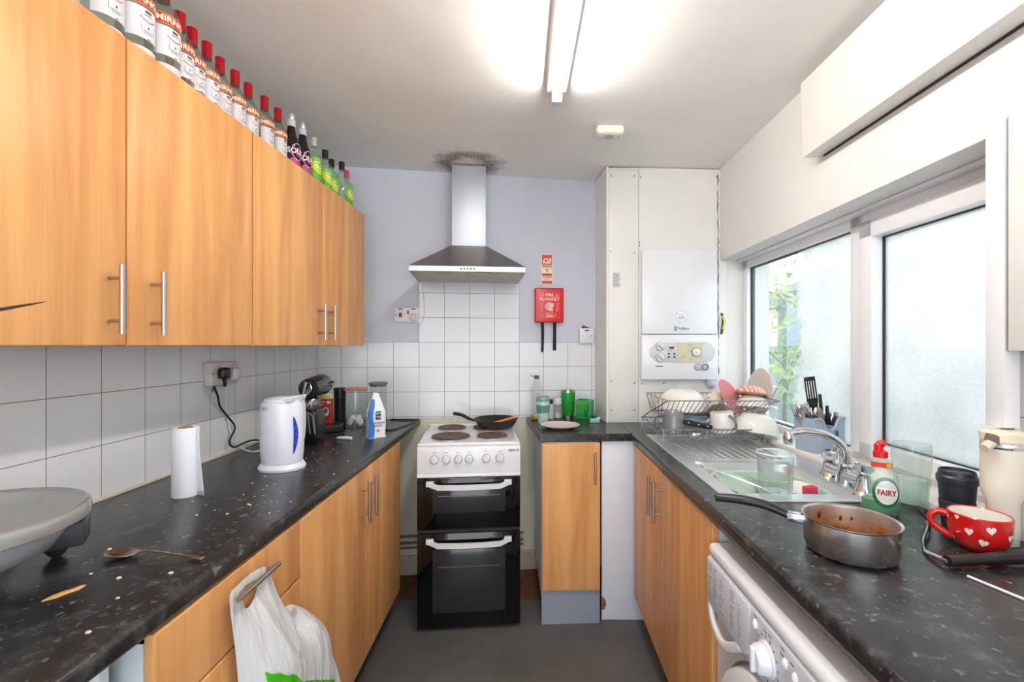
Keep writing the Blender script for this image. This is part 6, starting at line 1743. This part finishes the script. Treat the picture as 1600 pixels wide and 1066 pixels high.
    # black handled masher with bent steel rod
    t = thing('potato_masher', 'black handled wire kitchen tool lying before the red mug', 'kitchen tool', PZ(1480, 888, WT))
    o0 = PZ(1480, 888, WT)
    A_ = Vector((0, 0, 0.014)); B2 = PZ(1605, 884, WT)-o0+Vector((0, 0, 0.018)); B3 = PZ(1680, 880, WT)-o0+Vector((0, 0, 0.02))
    b = MB(); b.tube([A_, A_.lerp(B2, 0.5), B2, B3], [0.0105, 0.011, 0.014, 0.014], 14); b.build('handle', BLACK, t)
    pts = smooth([A_, PZ(1462, 877, WT)-o0+Vector((0, 0, 0.010)), PZ(1447, 866, WT)-o0+Vector((0, 0, 0.006)), PZ(1444, 850, WT)-o0+Vector((0, 0, 0.006)), PZ(1450, 836, WT)-o0+Vector((0, 0, 0.012)), PZ(1452, 826, WT)-o0+Vector((0, 0, 0.02))])
    b = MB(); b.tube(pts, 0.0045, 10, flat=1.0); b.build('wire_loop', CHROME, t)
    e = pts[-1]; b = MB(); b.tube([e, e+Vector((-0.001, 0.012, 0.012)), e+Vector((0.002, 0.03, 0.02))], [0.006, 0.010, 0.007], 12, flat=0.7); b.build('black_end', BLACK, t)
    # white straw
    a = PZ(1512, 903, WT); c = PZ(1625, 950, WT); up = Vector((0, 0, 0.003))
    b = MB(); b.cyl(a+up, c+up, 0.0026, n=10); tag(b.build('white_straw', WHITE), 'thin white straw lying on the near right worktop', 'straw')
near_right()

# ------------------------------------------------------------ dish rack and dishes
def dish_rack():
    t = thing('dish_rack', 'two-tier wire dish rack standing on the drainer', 'dish rack', (0.90, 2.16, WT+0.006))
    WR = P('zinc wire', (150, 154, 158), 0.3, 0.9, var=0.08)
    ox, oy, oz = 0.90, 2.16, WT+0.006
    zf = lambda z: z-oz
    yf, yb = 2.00-oy, 2.36-oy
    X0, X1 = 0.635-ox, 1.085-ox
    r = 0.0022; r2 = 0.0030
    def rect(b, x0, x1, y0, y1, z, rr, dx0=0, dx1=0):
        p = [(x0, y0, z), (x1, y0, z), (x1+dx1, y1, z), (x0+dx0, y1, z)]
        for i in range(4): b.cyl(p[i], p[(i+1) % 4], rr, n=8)
    # lower basket
    b = MB()
    za, zb_ = zf(0.962), zf(1.008)
    rect(b, X0+0.02, X1-0.02, yf+0.02, yb-0.02, za, r2); rect(b, X0-0.005, X1+0.02, yf, yb, zb_, r2)
    n_ = 22
    for i in range(n_+1):
        u = i/n_; xa = X0+0.02+(X1-X0-0.04)*u; xb = X0+(X1+0.02-X0)*u
        b.cyl((xa, yf+0.02, za), (xb+0.012, yf, zb_), r*0.8, n=6); b.cyl((xa, yb-0.02, za), (xb, yb, zb_), r*0.8, n=6); b.cyl((xa, yf+0.02, za), (xa, yb-0.02, za), r*0.7, n=6)
    b.build('lower_basket', WR, t)
    b = MB()
    zc, zd = zf(1.050), zf(1.135)
    U0, U1 = 0.668-ox, 1.13-ox
    rect(b, U0, U1-0.02, yf+0.10, yb-0.05, zc, r2); rect(b, U0-0.010, U1+0.035, yf+0.02, yb, zd, r2)
    for i in range(n_+1):
        u = i/n_; xa = U0+(U1-0.02-U0)*u; xb = U0-0.010+(U1+0.045-U0)*u
        b.cyl((xa, yf+0.10, zc), (min(xb+0.010, U1+0.035), yf+0.02, zd), r*0.8, n=6); b.cyl((xa, yb-0.05, zc), (xb, yb, zd), r*0.8, n=6); b.cyl((xa, yf+0.10, zc), (xa, yb-0.05, zc), r*0.7, n=6)
    for j in range(1, 5):
        v = j/5
        for xa, xb in ((U0, U0-0.010), (U1-0.02, U1+0.035)):
            b.cyl((xa, yf+0.10+(yb-0.15-yf)*v, zc), (xb, yf+0.02+(yb-yf-0.02)*v, zd), r*0.8, n=6)
    b.build('upper_basket', WR, t)
    for xs, xu in ((X0, U0-0.010), (X1, U1+0.035)):
        b = MB()
        b.tube([(xs, yf, 0.003), (xs, yf, zb_), (xs, yf+0.15, zc), (xu, yb, zd)], r2, 8); b.tube([(xs, yb, 0.003), (xs, yb, zb_), (xs, yb-0.12, zc), (xu, yf+0.02, zd)], r2, 8)
        b.build('crossed_legs', WR, t)
dish_rack()
def dish(name, label, cat, px, py, d, prof, m, rot=(0, 0, 0), part='dish', inner=None, group=None, sy=1.0):
    p = PD(px, py, d)
    t = thing(name, label, cat, p, 0, group); t.rotation_euler = rot
    b = MB(); b.lathe(prof, 44, sy=sy); o = b.build(part, m, t)
    return t, o
def dishes():
    # big white bowl upside down on the upper tier
    bowl = lambda r, h, w=0.004: [(0, 0), (r*0.45, 0), (r*0.5, h*0.03)]+bez([(r*0.62, h*0.10), (r*0.86, h*0.45), (r*0.99, h*0.95)])+[(r, h), (r-w, h)]+[(a-w*1.2 if a > w else a, z+w) for a, z in reversed(bez([(r*0.62, h*0.10), (r*0.86, h*0.45), (r*0.97, h*0.90)]))]+[(r*0.4, w*1.3), (0, w*1.3)]
    dish('serving_bowl', 'large cream bowl upside down on the left of the upper rack', 'bowl', 1067, 609.5, 2.24, bowl(0.123, 0.085), CERAM, (PI+0.10, 0, 0), 'bowl')
    dish('lower_bowl', 'bowl upside down beneath the large cream bowl, coloured with bluish inside shading', 'bowl', 1080, 631, 2.26, bowl(0.090, 0.055), P('glaze with bluish inside shading', (186, 206, 220), 0.2), (PI+0.35, 0, 0), 'bowl')  # bluish inside shading put into this bowl's colour
    mug = lambda r, h: [(0, 0), (r*0.85, 0), (r*0.9, 0.004), (r, 0.02), (r, h), (r-0.004, h), (r-0.005, 0.012), (0, 0.010)]
    FL = P('cream glaze with brown motif', (228, 214, 196), 0.25, var=0.03)
    m, nt, bs = nodes('brown floral print'); L = nt.links
    tc = N(nt, 'ShaderNodeTexCoord'); v = N(nt, 'ShaderNodeTexVoronoi', Scale=52); L.new(tc.outputs['Object'], v.inputs['Vector'])
    rr = ramp(nt, [(0.14, lin((120, 72, 54))), (0.24, lin((216, 176, 152))), (0.30, lin((230, 220, 206)))]); L.new(v.outputs['Distance'], rr.inputs[0]); L.new(rr.outputs[0], bs.inputs['Base Color']); bs.inputs['Roughness'].default_value = 0.25
    t, o = dish('patterned_mug', 'cream mug with brown print tipped over on the upper rack', 'mug', 1116, 617, 2.25, mug(0.040, 0.085), m, (PI-0.55, 0.12, 0), 'mug_body')
    t, o = dish('mug_dark_inside', 'dark bowl shape for the inside of the tipped mug on the upper rack', 'bowl', 1121, 634, 2.14, bowl(0.060, 0.045), P('dark mug interior', (84, 66, 54), 0.3), (PI-0.5, 0, 0), 'bowl')  # separate dark shape standing for the tipped mug's dark interior
    dish('pink_bowl', 'pink plate leaning on edge in the middle of the upper rack', 'plate', 1137, 622, 2.20, [(0, 0), (0.05, 0), (0.055, 0.004), (0.094, 0.018), (0.092, 0.020), (0.05, 0.007), (0, 0.006)], PINKD, tuple(Vector((0.60, -0.62, 0.50)).to_track_quat('Z', 'Y').to_euler()), 'plate')
    # striped pink bowl upside down with white bowl under it
    m, nt, bs = nodes('pink scalloped glaze'); L = nt.links
    tc = N(nt, 'ShaderNodeTexCoord'); w_ = N(nt, 'ShaderNodeTexWave', Scale=18.0, Distortion=1.0); L.new(tc.outputs['Object'], w_.inputs['Vector'])
    rr = ramp(nt, [(0.45, lin((222, 142, 134))), (0.75, lin((236, 196, 188)))]); L.new(w_.outputs['Fac'], rr.inputs[0]); L.new(rr.outputs[0], bs.inputs['Base Color']); bs.inputs['Roughness'].default_value = 0.25
    t, o = dish('pink_striped_bowl', 'pink striped bowl with cream rim upside down at right of upper rack', 'bowl', 1174, 603.5, 2.18, bowl(0.072, 0.040), m, (PI-0.12, 0.12, 0), 'bowl')
    b = MB(); b.lathe([(0.070, 0.034), (0.0735, 0.034), (0.0735, 0.044), (0.070, 0.044)], 40); b.build('dark_rim_line', P('brown rim line', (150, 104, 84), 0.4), o)
    dish('cream_bowl', 'cream bowl under the pink striped bowl, right of upper rack', 'bowl', 1176, 618, 2.17, bowl(0.076, 0.060), CERAM, (PI-0.18, 0.12, 0), 'bowl')
    dish('dinner_plate', 'large cream plate standing on edge at the rack end, by the window', 'plate', 1191, 614, 2.27, [(0, 0), (0.065, 0), (0.072, 0.004), (0.122, 0.016), (0.124, 0.018), (0.120, 0.019), (0.070, 0.008), (0, 0.007)], P('cream plate glaze', (226, 216, 204), 0.2), (R(84), 0, R(-90)), 'plate')
    # lower tier
    t, o = dish('grey_mug', 'grey mug upside down at the left of lower rack', 'mug', 1052, 641, 2.06, [(0, 0), (0.036, 0), (0.040, 0.006), (0.047, 0.03), (0.050, 0.098), (0.047, 0.098), (0.044, 0.03), (0, 0.012)], P('grey stoneware glaze', (118, 120, 124), 0.2, coat=0.3), (PI, 0, 0), 'mug_body')
    b = MB(); b.tube(smooth([(-0.042, 0, 0.020), (-0.075, 0, 0.028), (-0.086, 0, 0.055), (-0.070, 0, 0.082), (-0.046, 0, 0.085)]), 0.0055, 10); b.build('handle', P('grey handle glaze', (96, 98, 102), 0.25), t)
    # black-handled knife
    a = PD(1068, 659, 2.00); c = PD(1112, 668, 2.00)
    t = thing('kitchen_knife', 'black riveted knife handle resting in the lower rack', 'knife', a)
    v = c-a
    b = MB(); b.tube([Vector((0, 0, 0)), v*0.15, v*0.8, v], [0.010, 0.013, 0.012, 0.010], 12, flat=0.6 if False else 1.0); h_ = b.build('handle', BLACK, t)
    for u in (0.15, 0.5, 0.82):
        b = MB(); p = v*u; b.cyl(p+Vector((0, -0.011, 0.001)), p+Vector((0, -0.0138, 0.001)), 0.0035, n=10); b.build('rivet', CHROME, h_)
    b = MB(); b.tube([v, v*1.5+Vector((0, 0.05, -0.004)), v*2.2+Vector((0, 0.10, -0.01))], [0.012, 0.014, 0.002], 8, flat=0.15); b.build('blade', CHROME, t)
    m, nt, bs = nodes('white mug with small brown buds'); L = nt.links
    tc = N(nt, 'ShaderNodeTexCoord'); v_ = N(nt, 'ShaderNodeTexVoronoi', Scale=26); L.new(tc.outputs['Object'], v_.inputs['Vector'])
    rr = ramp(nt, [(0.08, lin((134, 110, 100))), (0.13, lin((232, 228, 222)))]); L.new(v_.outputs['Distance'], rr.inputs[0]); L.new(rr.outputs[0], bs.inputs['Base Color']); bs.inputs['Roughness'].default_value = 0.18
    t, o = dish('floral_mug', 'white mug with tiny brown buds in the middle of lower rack', 'mug', 1127, 643, 2.06, [(0, 0), (0.046, 0), (0.050, 0.005), (0.053, 0.05), (0.056, 0.090), (0.053, 0.090), (0.047, 0.012), (0, 0.010)], m, (PI+0.05, -0.12, 0), 'mug_body')
    b = MB(); b.tube(smooth([(0.012, 0.050, 0.012), (0.020, 0.068, 0.022), (0.028, 0.072, 0.045), (0.030, 0.064, 0.066), (0.026, 0.050, 0.074)]), 0.0055, 10); b.build('handle', P('taupe handle glaze', (112, 104, 104), 0.3), t)
    dish('white_bowl', 'wide white bowl upside down at the right of lower rack', 'bowl', 1182, 646, 2.08, bowl(0.102, 0.078), CERAM, (PI, 0.10, 0), 'bowl')
    spoon = PD(1087, 679, 1.99)
    t = thing('ladle', 'small steel scoop lying at the bottom of lower rack', 'spoon', spoon)
    b = MB(); b.ball((0, 0, 0), 0.024, 0.014, 0.012, 16); b.build('bowl', CHROME, t)
    b = MB(); b.tube([(0.018, 0, 0.004), (0.05, 0.03, 0.004), (0.09, 0.06, 0.0)], 0.004, 8, flat=0.5); b.build('handle', CHROME, t)
dishes()

# ------------------------------------------------------------ cutlery caddy on the sill
def caddy():
    d = 1.80
    p = PD(1281, 706, d)
    p.z = 0.9645
    t = thing('cutlery_caddy', 'pale blue plastic cutlery holder on the window sill', 'cutlery holder', p, 0.25)
    BP = P('pale blue plastic', (164, 180, 202), 0.35, var=0.02)
    W, D = 0.070, 0.046
    b = MB(); h = 0.135
    def wall(x0, x1, y0, y1, z1): b.box(x0, x1, y0, y1, 0, z1, 0.003)
    # front wall dips in the middle
    prof = [(-W, 0), (W, 0), (W*1.14, h), (W*0.55, h), (W*0.38, h-0.02), (W*0.2, h-0.043), (-W*0.25, h-0.05), (-W*0.45, h-0.036), (-W*0.6, h-0.008), (-W*1.14, h)]
    b.prism(prof, -D-0.003, -D, axis='y', bev=0.001); b.prism([(-W, 0), (W, 0), (W*1.14, h), (-W*1.14, h)], D, D+0.003, axis='y', bev=0.001)
    for s_ in (-1, 1): b.prism([(s_*W, 0), (s_*(W-0.003), 0), (s_*(W*1.14-0.003), h), (s_*W*1.14, h)], -D, D, axis='y')
    b.box(-W, W, -D, D, 0, 0.004)
    b.box(0.012, 0.015, -D, D, 0, h-0.03)
    b.build('holder', BP, t)
    b = MB()
    pp = smooth([(W*1.14, -D-0.004, h), (W*0.60, -D-0.004, h), (W*0.42, -D-0.004, h-0.016), (W*0.22, -D-0.004, h-0.040), (-W*0.05, -D-0.004, h-0.049), (-W*0.30, -D-0.004, h-0.046), (-W*0.48, -D-0.004, h-0.032), (-W*0.62, -D-0.004, h-0.006), (-W*1.14, -D-0.004, h)], 4)
    b.tube(pp, 0.0055, 8); b.build('rolled_rim', BP, t)
    b = MB(); b.box(W*0.30, W*0.52, -D-0.0045, -D-0.002, 0.01, 0.085, 0.002); b.build('drain_slot', P('shadowed slot', (84, 98, 122), 0.5), t)
    base = Vector((p.x, p.y, p.z))
    CU = P('cutlery steel', (170, 166, 162), 0.18, 1.0, var=0.06)
    def stick(name, label, cat, px, py, bx, by, kind):
        top = PD(px, py, p.y+by)
        bot = base+Vector((bx, by, 0.012))
        o = thing(name, label, cat, bot)
        v = top-bot; L_ = v.length; n = v.normalized()
        sd = Vector((0.25, 1, 0)).cross(n).normalized()
        M_ = Matrix((( sd.x, (n.cross(sd)).x, n.x, 0), (sd.y, (n.cross(sd)).y, n.y, 0), (sd.z, (n.cross(sd)).z, n.z, 0), (0, 0, 0, 1)))
        if kind == 'spoon':
            b = MB(); b.mat4(M_); b.tube([(0, 0, 0), (0, 0, L_-0.055)], [0.005, 0.003], 8, flat=0.5); b.build('handle', CU, o)
            b = MB(); b.mat4(M_); b.ball((0, 0, L_-0.032), 0.020, 0.005, 0.033, 16); b.build('bowl', CU, o)
        elif kind == 'fork':
            b = MB(); b.mat4(M_); b.tube([(0, 0, 0), (0, 0, L_-0.055)], [0.005, 0.003], 8, flat=0.5); b.build('handle', CU, o)
            b = MB(); b.mat4(M_); b.ball((0, 0, L_-0.048), 0.012, 0.003, 0.014, 12)
            for k in range(4): b.cyl((-0.009+k*0.006, 0, L_-0.045), (-0.0095+k*0.0063, 0, L_), 0.0014, n=6)
            b.build('tines', CU, o)
        elif kind == 'knife':
            b = MB(); b.mat4(M_); b.tube([(0, 0, 0), (0, 0, L_*0.5)], [0.005, 0.006], 8, flat=0.6); b.build('handle', CU, o)
            b = MB(); b.mat4(M_); b.tube([(0, 0, L_*0.5), (0, 0, L_*0.8), (0.002, 0, L_)], [0.008, 0.010, 0.003], 8, flat=0.15, up0=(0, 1, 0)); b.build('blade', CU, o)
        elif kind == 'black':
            b = MB(); b.mat4(M_); b.tube([(0, 0, 0), (0, 0, L_*0.6), (0, 0, L_)], [0.006, 0.008, 0.006], 8); b.build('handle', BLACK, o)
        elif kind == 'turner':
            b = MB(); b.mat4(M_); b.tube([(0, 0, 0), (0, 0, L_-0.12)], 0.0075, 10); b.prism([(-0.014, L_-0.125), (0.014, L_-0.125), (0.019, L_-0.10), (-0.019, L_-0.10)], -0.002, 0.002, axis='y'); b.build('handle', BLACK, o)
            b = MB(); b.mat4(M_)
            for k in range(5): b.box(-0.021+k*0.0088, -0.021+k*0.0088+0.0052, -0.0015, 0.0015, L_-0.10, L_-0.01)
            b.box(-0.021, 0.0195, -0.0015, 0.0015, L_-0.016, L_, 0.001); b.box(-0.021, 0.0195, -0.0015, 0.0015, L_-0.104, L_-0.088, 0.001)
            b.build('slotted_blade', BLACK, o)
        return o
    stick('slotted_turner', 'black slotted turner standing tallest in the cutlery holder', 'turner', 1264.5, 589, 0.01, 0.02, 'turner')
    stick('serving_spoon', 'largest steel spoon at the left of cutlery holder', 'spoon', 1249, 633, 0.0, -0.02, 'spoon')
    stick('table_spoon', 'steel spoon leaning in front of the black turner', 'spoon', 1277, 636, -0.01, -0.025, 'spoon')
    stick('fork', 'steel fork at the far left of cutlery holder', 'fork', 1239, 632, -0.045, 0.01, 'fork')
    stick('fork', 'steel fork standing behind the largest spoon', 'fork', 1260, 630, -0.01, 0.03, 'fork')
    stick('table_knife', 'steel knife near the right end of cutlery holder', 'knife', 1292, 634, 0.04, 0.0, 'black')
    stick('table_spoon', 'steel spoon at the right end of cutlery holder', 'spoon', 1306, 644, 0.052, 0.01, 'spoon')
    stick('table_spoon', 'steel spoon next to the right end spoon of cutlery holder', 'spoon', 1298, 645, 0.046, 0.028, 'spoon')
    stick('black_knife', 'black handled knife right behind the turner', 'knife', 1281, 616, 0.03, 0.02, 'black')
    stick('table_knife', 'slim steel knife leaning left in the cutlery holder', 'knife', 1243, 640, -0.03, -0.01, 'knife')
caddy()

# ------------------------------------------------------------ washing machine
def washing_machine():
    W = 0.595
    t = thing('washing_machine', 'white front loading washing machine under the right worktop', 'washing machine', RL(0.0, 1.222, 0), RTH-PI/2)
    # local x towards the camera, y into the wall
    WM = P('white appliance paint', (224, 227, 232), 0.3, var=0.01)
    b = MB(); b.box(0, W, 0.012, 0.55, 0.012, 0.815, 0.006); body = b.build('body', WM, t)
    b = MB(); b.box(-0.002, W+0.002, -0.012, 0.55, 0.818, 0.852, 0.015, 4); b.build('top_lid', P('white lid', (232, 234, 238), 0.3, var=0.01), t)
    b = MB()
    for x in (0.05, W-0.05):
        for y in (0.07, 0.5): b.cyl((x, y, 0), (x, y, 0.014), 0.02, n=12)
    b.build('feet', BLACK, t)
    b = MB(); b.box(0.001, W-0.001, -0.012, 0.012, 0.684, 0.818, 0.007, 3); cp = b.build('control_panel', P('silver white fascia', (206, 211, 219), 0.35, var=0.01), t)
    # detergent drawer with bowed lower edge
    b = MB(); poly = [(0.006, 0.814), (0.246, 0.814), (0.236, 0.706), (0.222, 0.694), (0.170, 0.694), (0.006, 0.694)]
    b.prism(poly, -0.016, -0.010, axis='y', bev=0.003); dr = b.build('detergent_drawer', P('pale fascia', (208, 213, 222), 0.35), t)
    b = MB(); b.tube(smooth([(0.010, -0.008, 0.690), (0.045, -0.013, 0.655), (0.110, -0.014, 0.642), (0.185, -0.008, 0.688)]), 0.008, 10, flat=1.4); b.build('drawer_pull', WHITE, dr)
    rnd = random.Random(5); b = MB()
    for col_, x0 in enumerate((0.016, 0.050, 0.090, 0.150)):
        for k in range(13):
            z = 0.800-k*0.0072
            if rnd.random() < 0.12: continue
            l_ = rnd.uniform(0.008, 0.022)
            b.box(x0, x0+l_, -0.0166, -0.0158, z-0.0011, z+0.0011)
    for k in range(9):
        z = 0.79-k*0.009
        b.box(0.190, 0.190+rnd.uniform(0.008, 0.016), -0.0166, -0.0158, z-0.001, z+0.001)
    b.build('printed_programme_lines', P('faint grey print', (128, 132, 144), 0.6), dr)
    # dial, buttons
    b = MB(); b.at((0.312, -0.012, 0.748), (PI/2, 0, 0)); b.lathe([(0, 0), (0.034, 0), (0.034, 0.004), (0.030, 0.006), (0.027, 0.022), (0.022, 0.027), (0, 0.028)], 36); b.box(-0.006, 0.006, -0.026, 0.026, 0.024, 0.034, 0.004, 3); b.build('programme_dial', WHITEG, cp)
    b = MB()
    for k in range(16):
        a = 2*PI*k/16+0.1; b.at((0.312+0.043*math.cos(a), -0.0126, 0.748+0.043*math.sin(a)), (0, -a, 0)); b.box(-0.003, 0.003, -0.0006, 0.0006, -0.001, 0.001)
    b.at()
    for x, z in ((0.259, 0.806), (0.300, 0.800), (0.318, 0.802), (0.365, 0.808), (0.362, 0.796), (0.395, 0.800), (0.445, 0.80), (0.452, 0.79)): b.box(x, x+0.012, -0.0128, -0.0118, z-0.0012, z+0.0012)
    b.build('printed_marks', INKG, cp)
    for x, z in ((0.265, 0.790), (0.380, 0.786), (0.412, 0.782), (0.444, 0.780), (0.48, 0.780), (0.40, 0.735), (0.46, 0.735)):
        b = MB(); b.ball((x, -0.013, z), 0.0085, 0.006, 0.011, 14); b.build('button', WHITEG, cp)
    # door
    cz_ = 0.438
    b = MB(); b.at((W/2, 0.011, cz_), (PI/2, 0, 0)); b.lathe([(0.170, 0), (0.232, 0), (0.234, 0.010), (0.229, 0.024), (0.210, 0.034), (0.176, 0.036), (0.165, 0.03), (0.165, 0.0)], 56); dd = b.build('door_ring', WHITE, t)
    b = MB(); b.at((W/2, 0.011, cz_), (PI/2, 0, 0)); b.lathe([(0.165, 0.026), (0.12, 0.030), (0, 0.032)], 48); b.build('door_glass', P('dark door glass', (40, 44, 50), 0.08), dd)
    b = MB(); b.at((W/2, 0.0105, cz_), (PI/2, 0, 0)); b.lathe([(0.236, 0), (0.243, 0), (0.243, 0.0025), (0.236, 0.0025)], 56); b.build('door_recess', P('shaded recess', (120, 124, 132), 0.6), t)
washing_machine()

# ------------------------------------------------------------ outside the window
def outside():
    b = MB(); b.box(1.43, 9, -4, 9, -0.3, -0.02)
    struct('floor', b, P('garden paving', (150, 150, 144), 0.9, var=0.2, scale=4), 'paved yard outside the window')
    REND = wall_mat('rough pale render', (226, 226, 222), 1.0, 30, 0.05, ((150, 150, 140), 6.0, 0.6))
    # lower garden wall and fence
    t = thing('garden_fence', 'mossy green-grey board fence in the garden', 'fence', (3.3, 0, 0))
    FN = P('mossy boards', (118, 134, 126), 0.9, var=0.25, scale=6)
    for k in range(5):
        b = MB(); b.box(-0.02, 0.02, 0.5, 7.5, 0.05+k*0.27, 0.30+k*0.27, 0.01); b.build('board', FN, t)
    for k in range(5):
        b = MB(); b.box(-0.07, -0.02, 1.2+k*1.45, 1.3+k*1.45, 0, 2.0 if k == 3 else 1.5); b.build('post', P('grey fence post', (112, 118, 120), 0.9, var=0.2), t)
    t = thing('neighbour_house', 'pale pink brick house beyond the garden fence', 'house', (7.6, 10.5, 0))
    b = MB(); b.box(-1.2, 4, -1.5, 3, 0, 2.3); b.build('wall', wall_mat('pale brick', (222, 196, 178), 0.6, 20, 0.08), t)
    b = MB(); b.prism([(-1.5, 2.3), (4.3, 2.3), (1.4, 3.6)], -1.7, 3.2, axis='y'); b.build('roof', P('slate roof', (110, 108, 108), 0.8), t)
    t = thing('garden_shed', 'small blue-grey shed top behind the foliage', 'shed', (4.6, 7.2, 0))
    b = MB(); b.box(-0.25, 0.10, -0.3, 0.3, 0, 2.2); b.build('wall', P('blue grey boards', (128, 142, 160), 0.8), t)
    b = MB(); b.box(-0.3, 0.15, -0.35, 0.35, 2.2, 2.26); b.build('roof', P('grey felt', (92, 100, 110), 0.9), t)
    # climbing shrub
    t = thing('climbing_shrub', 'leafy pale green shrub seen through the clear part of the window', 'shrub', (2.35, 3.9, 0))
    LF = bpy.data.materials.new('green leaves'); LF.use_nodes = True
    bs = LF.node_tree.nodes['Principled BSDF']; L = LF.node_tree.links
    oi = N(LF.node_tree, 'ShaderNodeTexCoord'); nz = N(LF.node_tree, 'ShaderNodeTexNoise', Scale=3.0); L.new(oi.outputs['Object'], nz.inputs['Vector'])
    rr = ramp(LF.node_tree, [(0.3, lin((86, 130, 70))), (0.55, lin((160, 190, 110))), (0.75, lin((214, 222, 170)))]); L.new(nz.outputs['Fac'], rr.inputs[0]); L.new(rr.outputs[0], bs.inputs['Base Color']); bs.inputs['Roughness'].default_value = 0.5
    tl = N(LF.node_tree, 'ShaderNodeBsdfTranslucent'); L.new(rr.outputs[0], tl.inputs[0]); mx = N(LF.node_tree, 'ShaderNodeMixShader'); mx.inputs[0].default_value = 0.45
    L.new(bs.outputs[0], mx.inputs[1]); L.new(tl.outputs[0], mx.inputs[2]); L.new(mx.outputs[0], LF.node_tree.nodes['Material Output'].inputs[0])
    rnd = random.Random(11)
    bm_ = bmesh.new()
    stems = MB()
    for s_ in range(13):
        x = rnd.uniform(-0.2, 0.2); y = rnd.uniform(-1.0, 1.0); p = Vector((x, y, 0)); pts = [p.copy()]
        dirv = Vector((rnd.uniform(-0.12, 0.12), rnd.uniform(-0.25, 0.25), 1)).normalized()
        for k in range(14):
            dirv = (dirv+Vector((rnd.uniform(-0.2, 0.2), rnd.uniform(-0.25, 0.25), rnd.uniform(-0.15, 0.1)))).normalized()
            p = p+dirv*0.19; pts.append(p.copy())
            if k > 4:
                for j in range(16):
                    c = p+Vector((rnd.gauss(0, 0.10), rnd.gauss(0, 0.12), rnd.gauss(0, 0.10)))
                    s2 = rnd.uniform(0.03, 0.065)
                    ax = Vector((rnd.gauss(0, 1), rnd.gauss(0, 1), rnd.gauss(0, 1))).normalized(); bx_ = ax.orthogonal().normalized(); nn = ax.cross(bx_)
                    q = [c-ax*s2, c+bx_*s2*0.45+nn*s2*0.12, c+ax*s2, c-bx_*s2*0.45+nn*s2*0.12]
                    bm_.faces.new([bm_.verts.new(v) for v in q])
        stems.tube(smooth(pts, 2), 0.006, 5)
    b = MB(); b._take(bm_); b.build('foliage', LF, t, flat=True)
    stems.build('stems', P('brown stems', (96, 84, 66), 0.9), t)
outside()
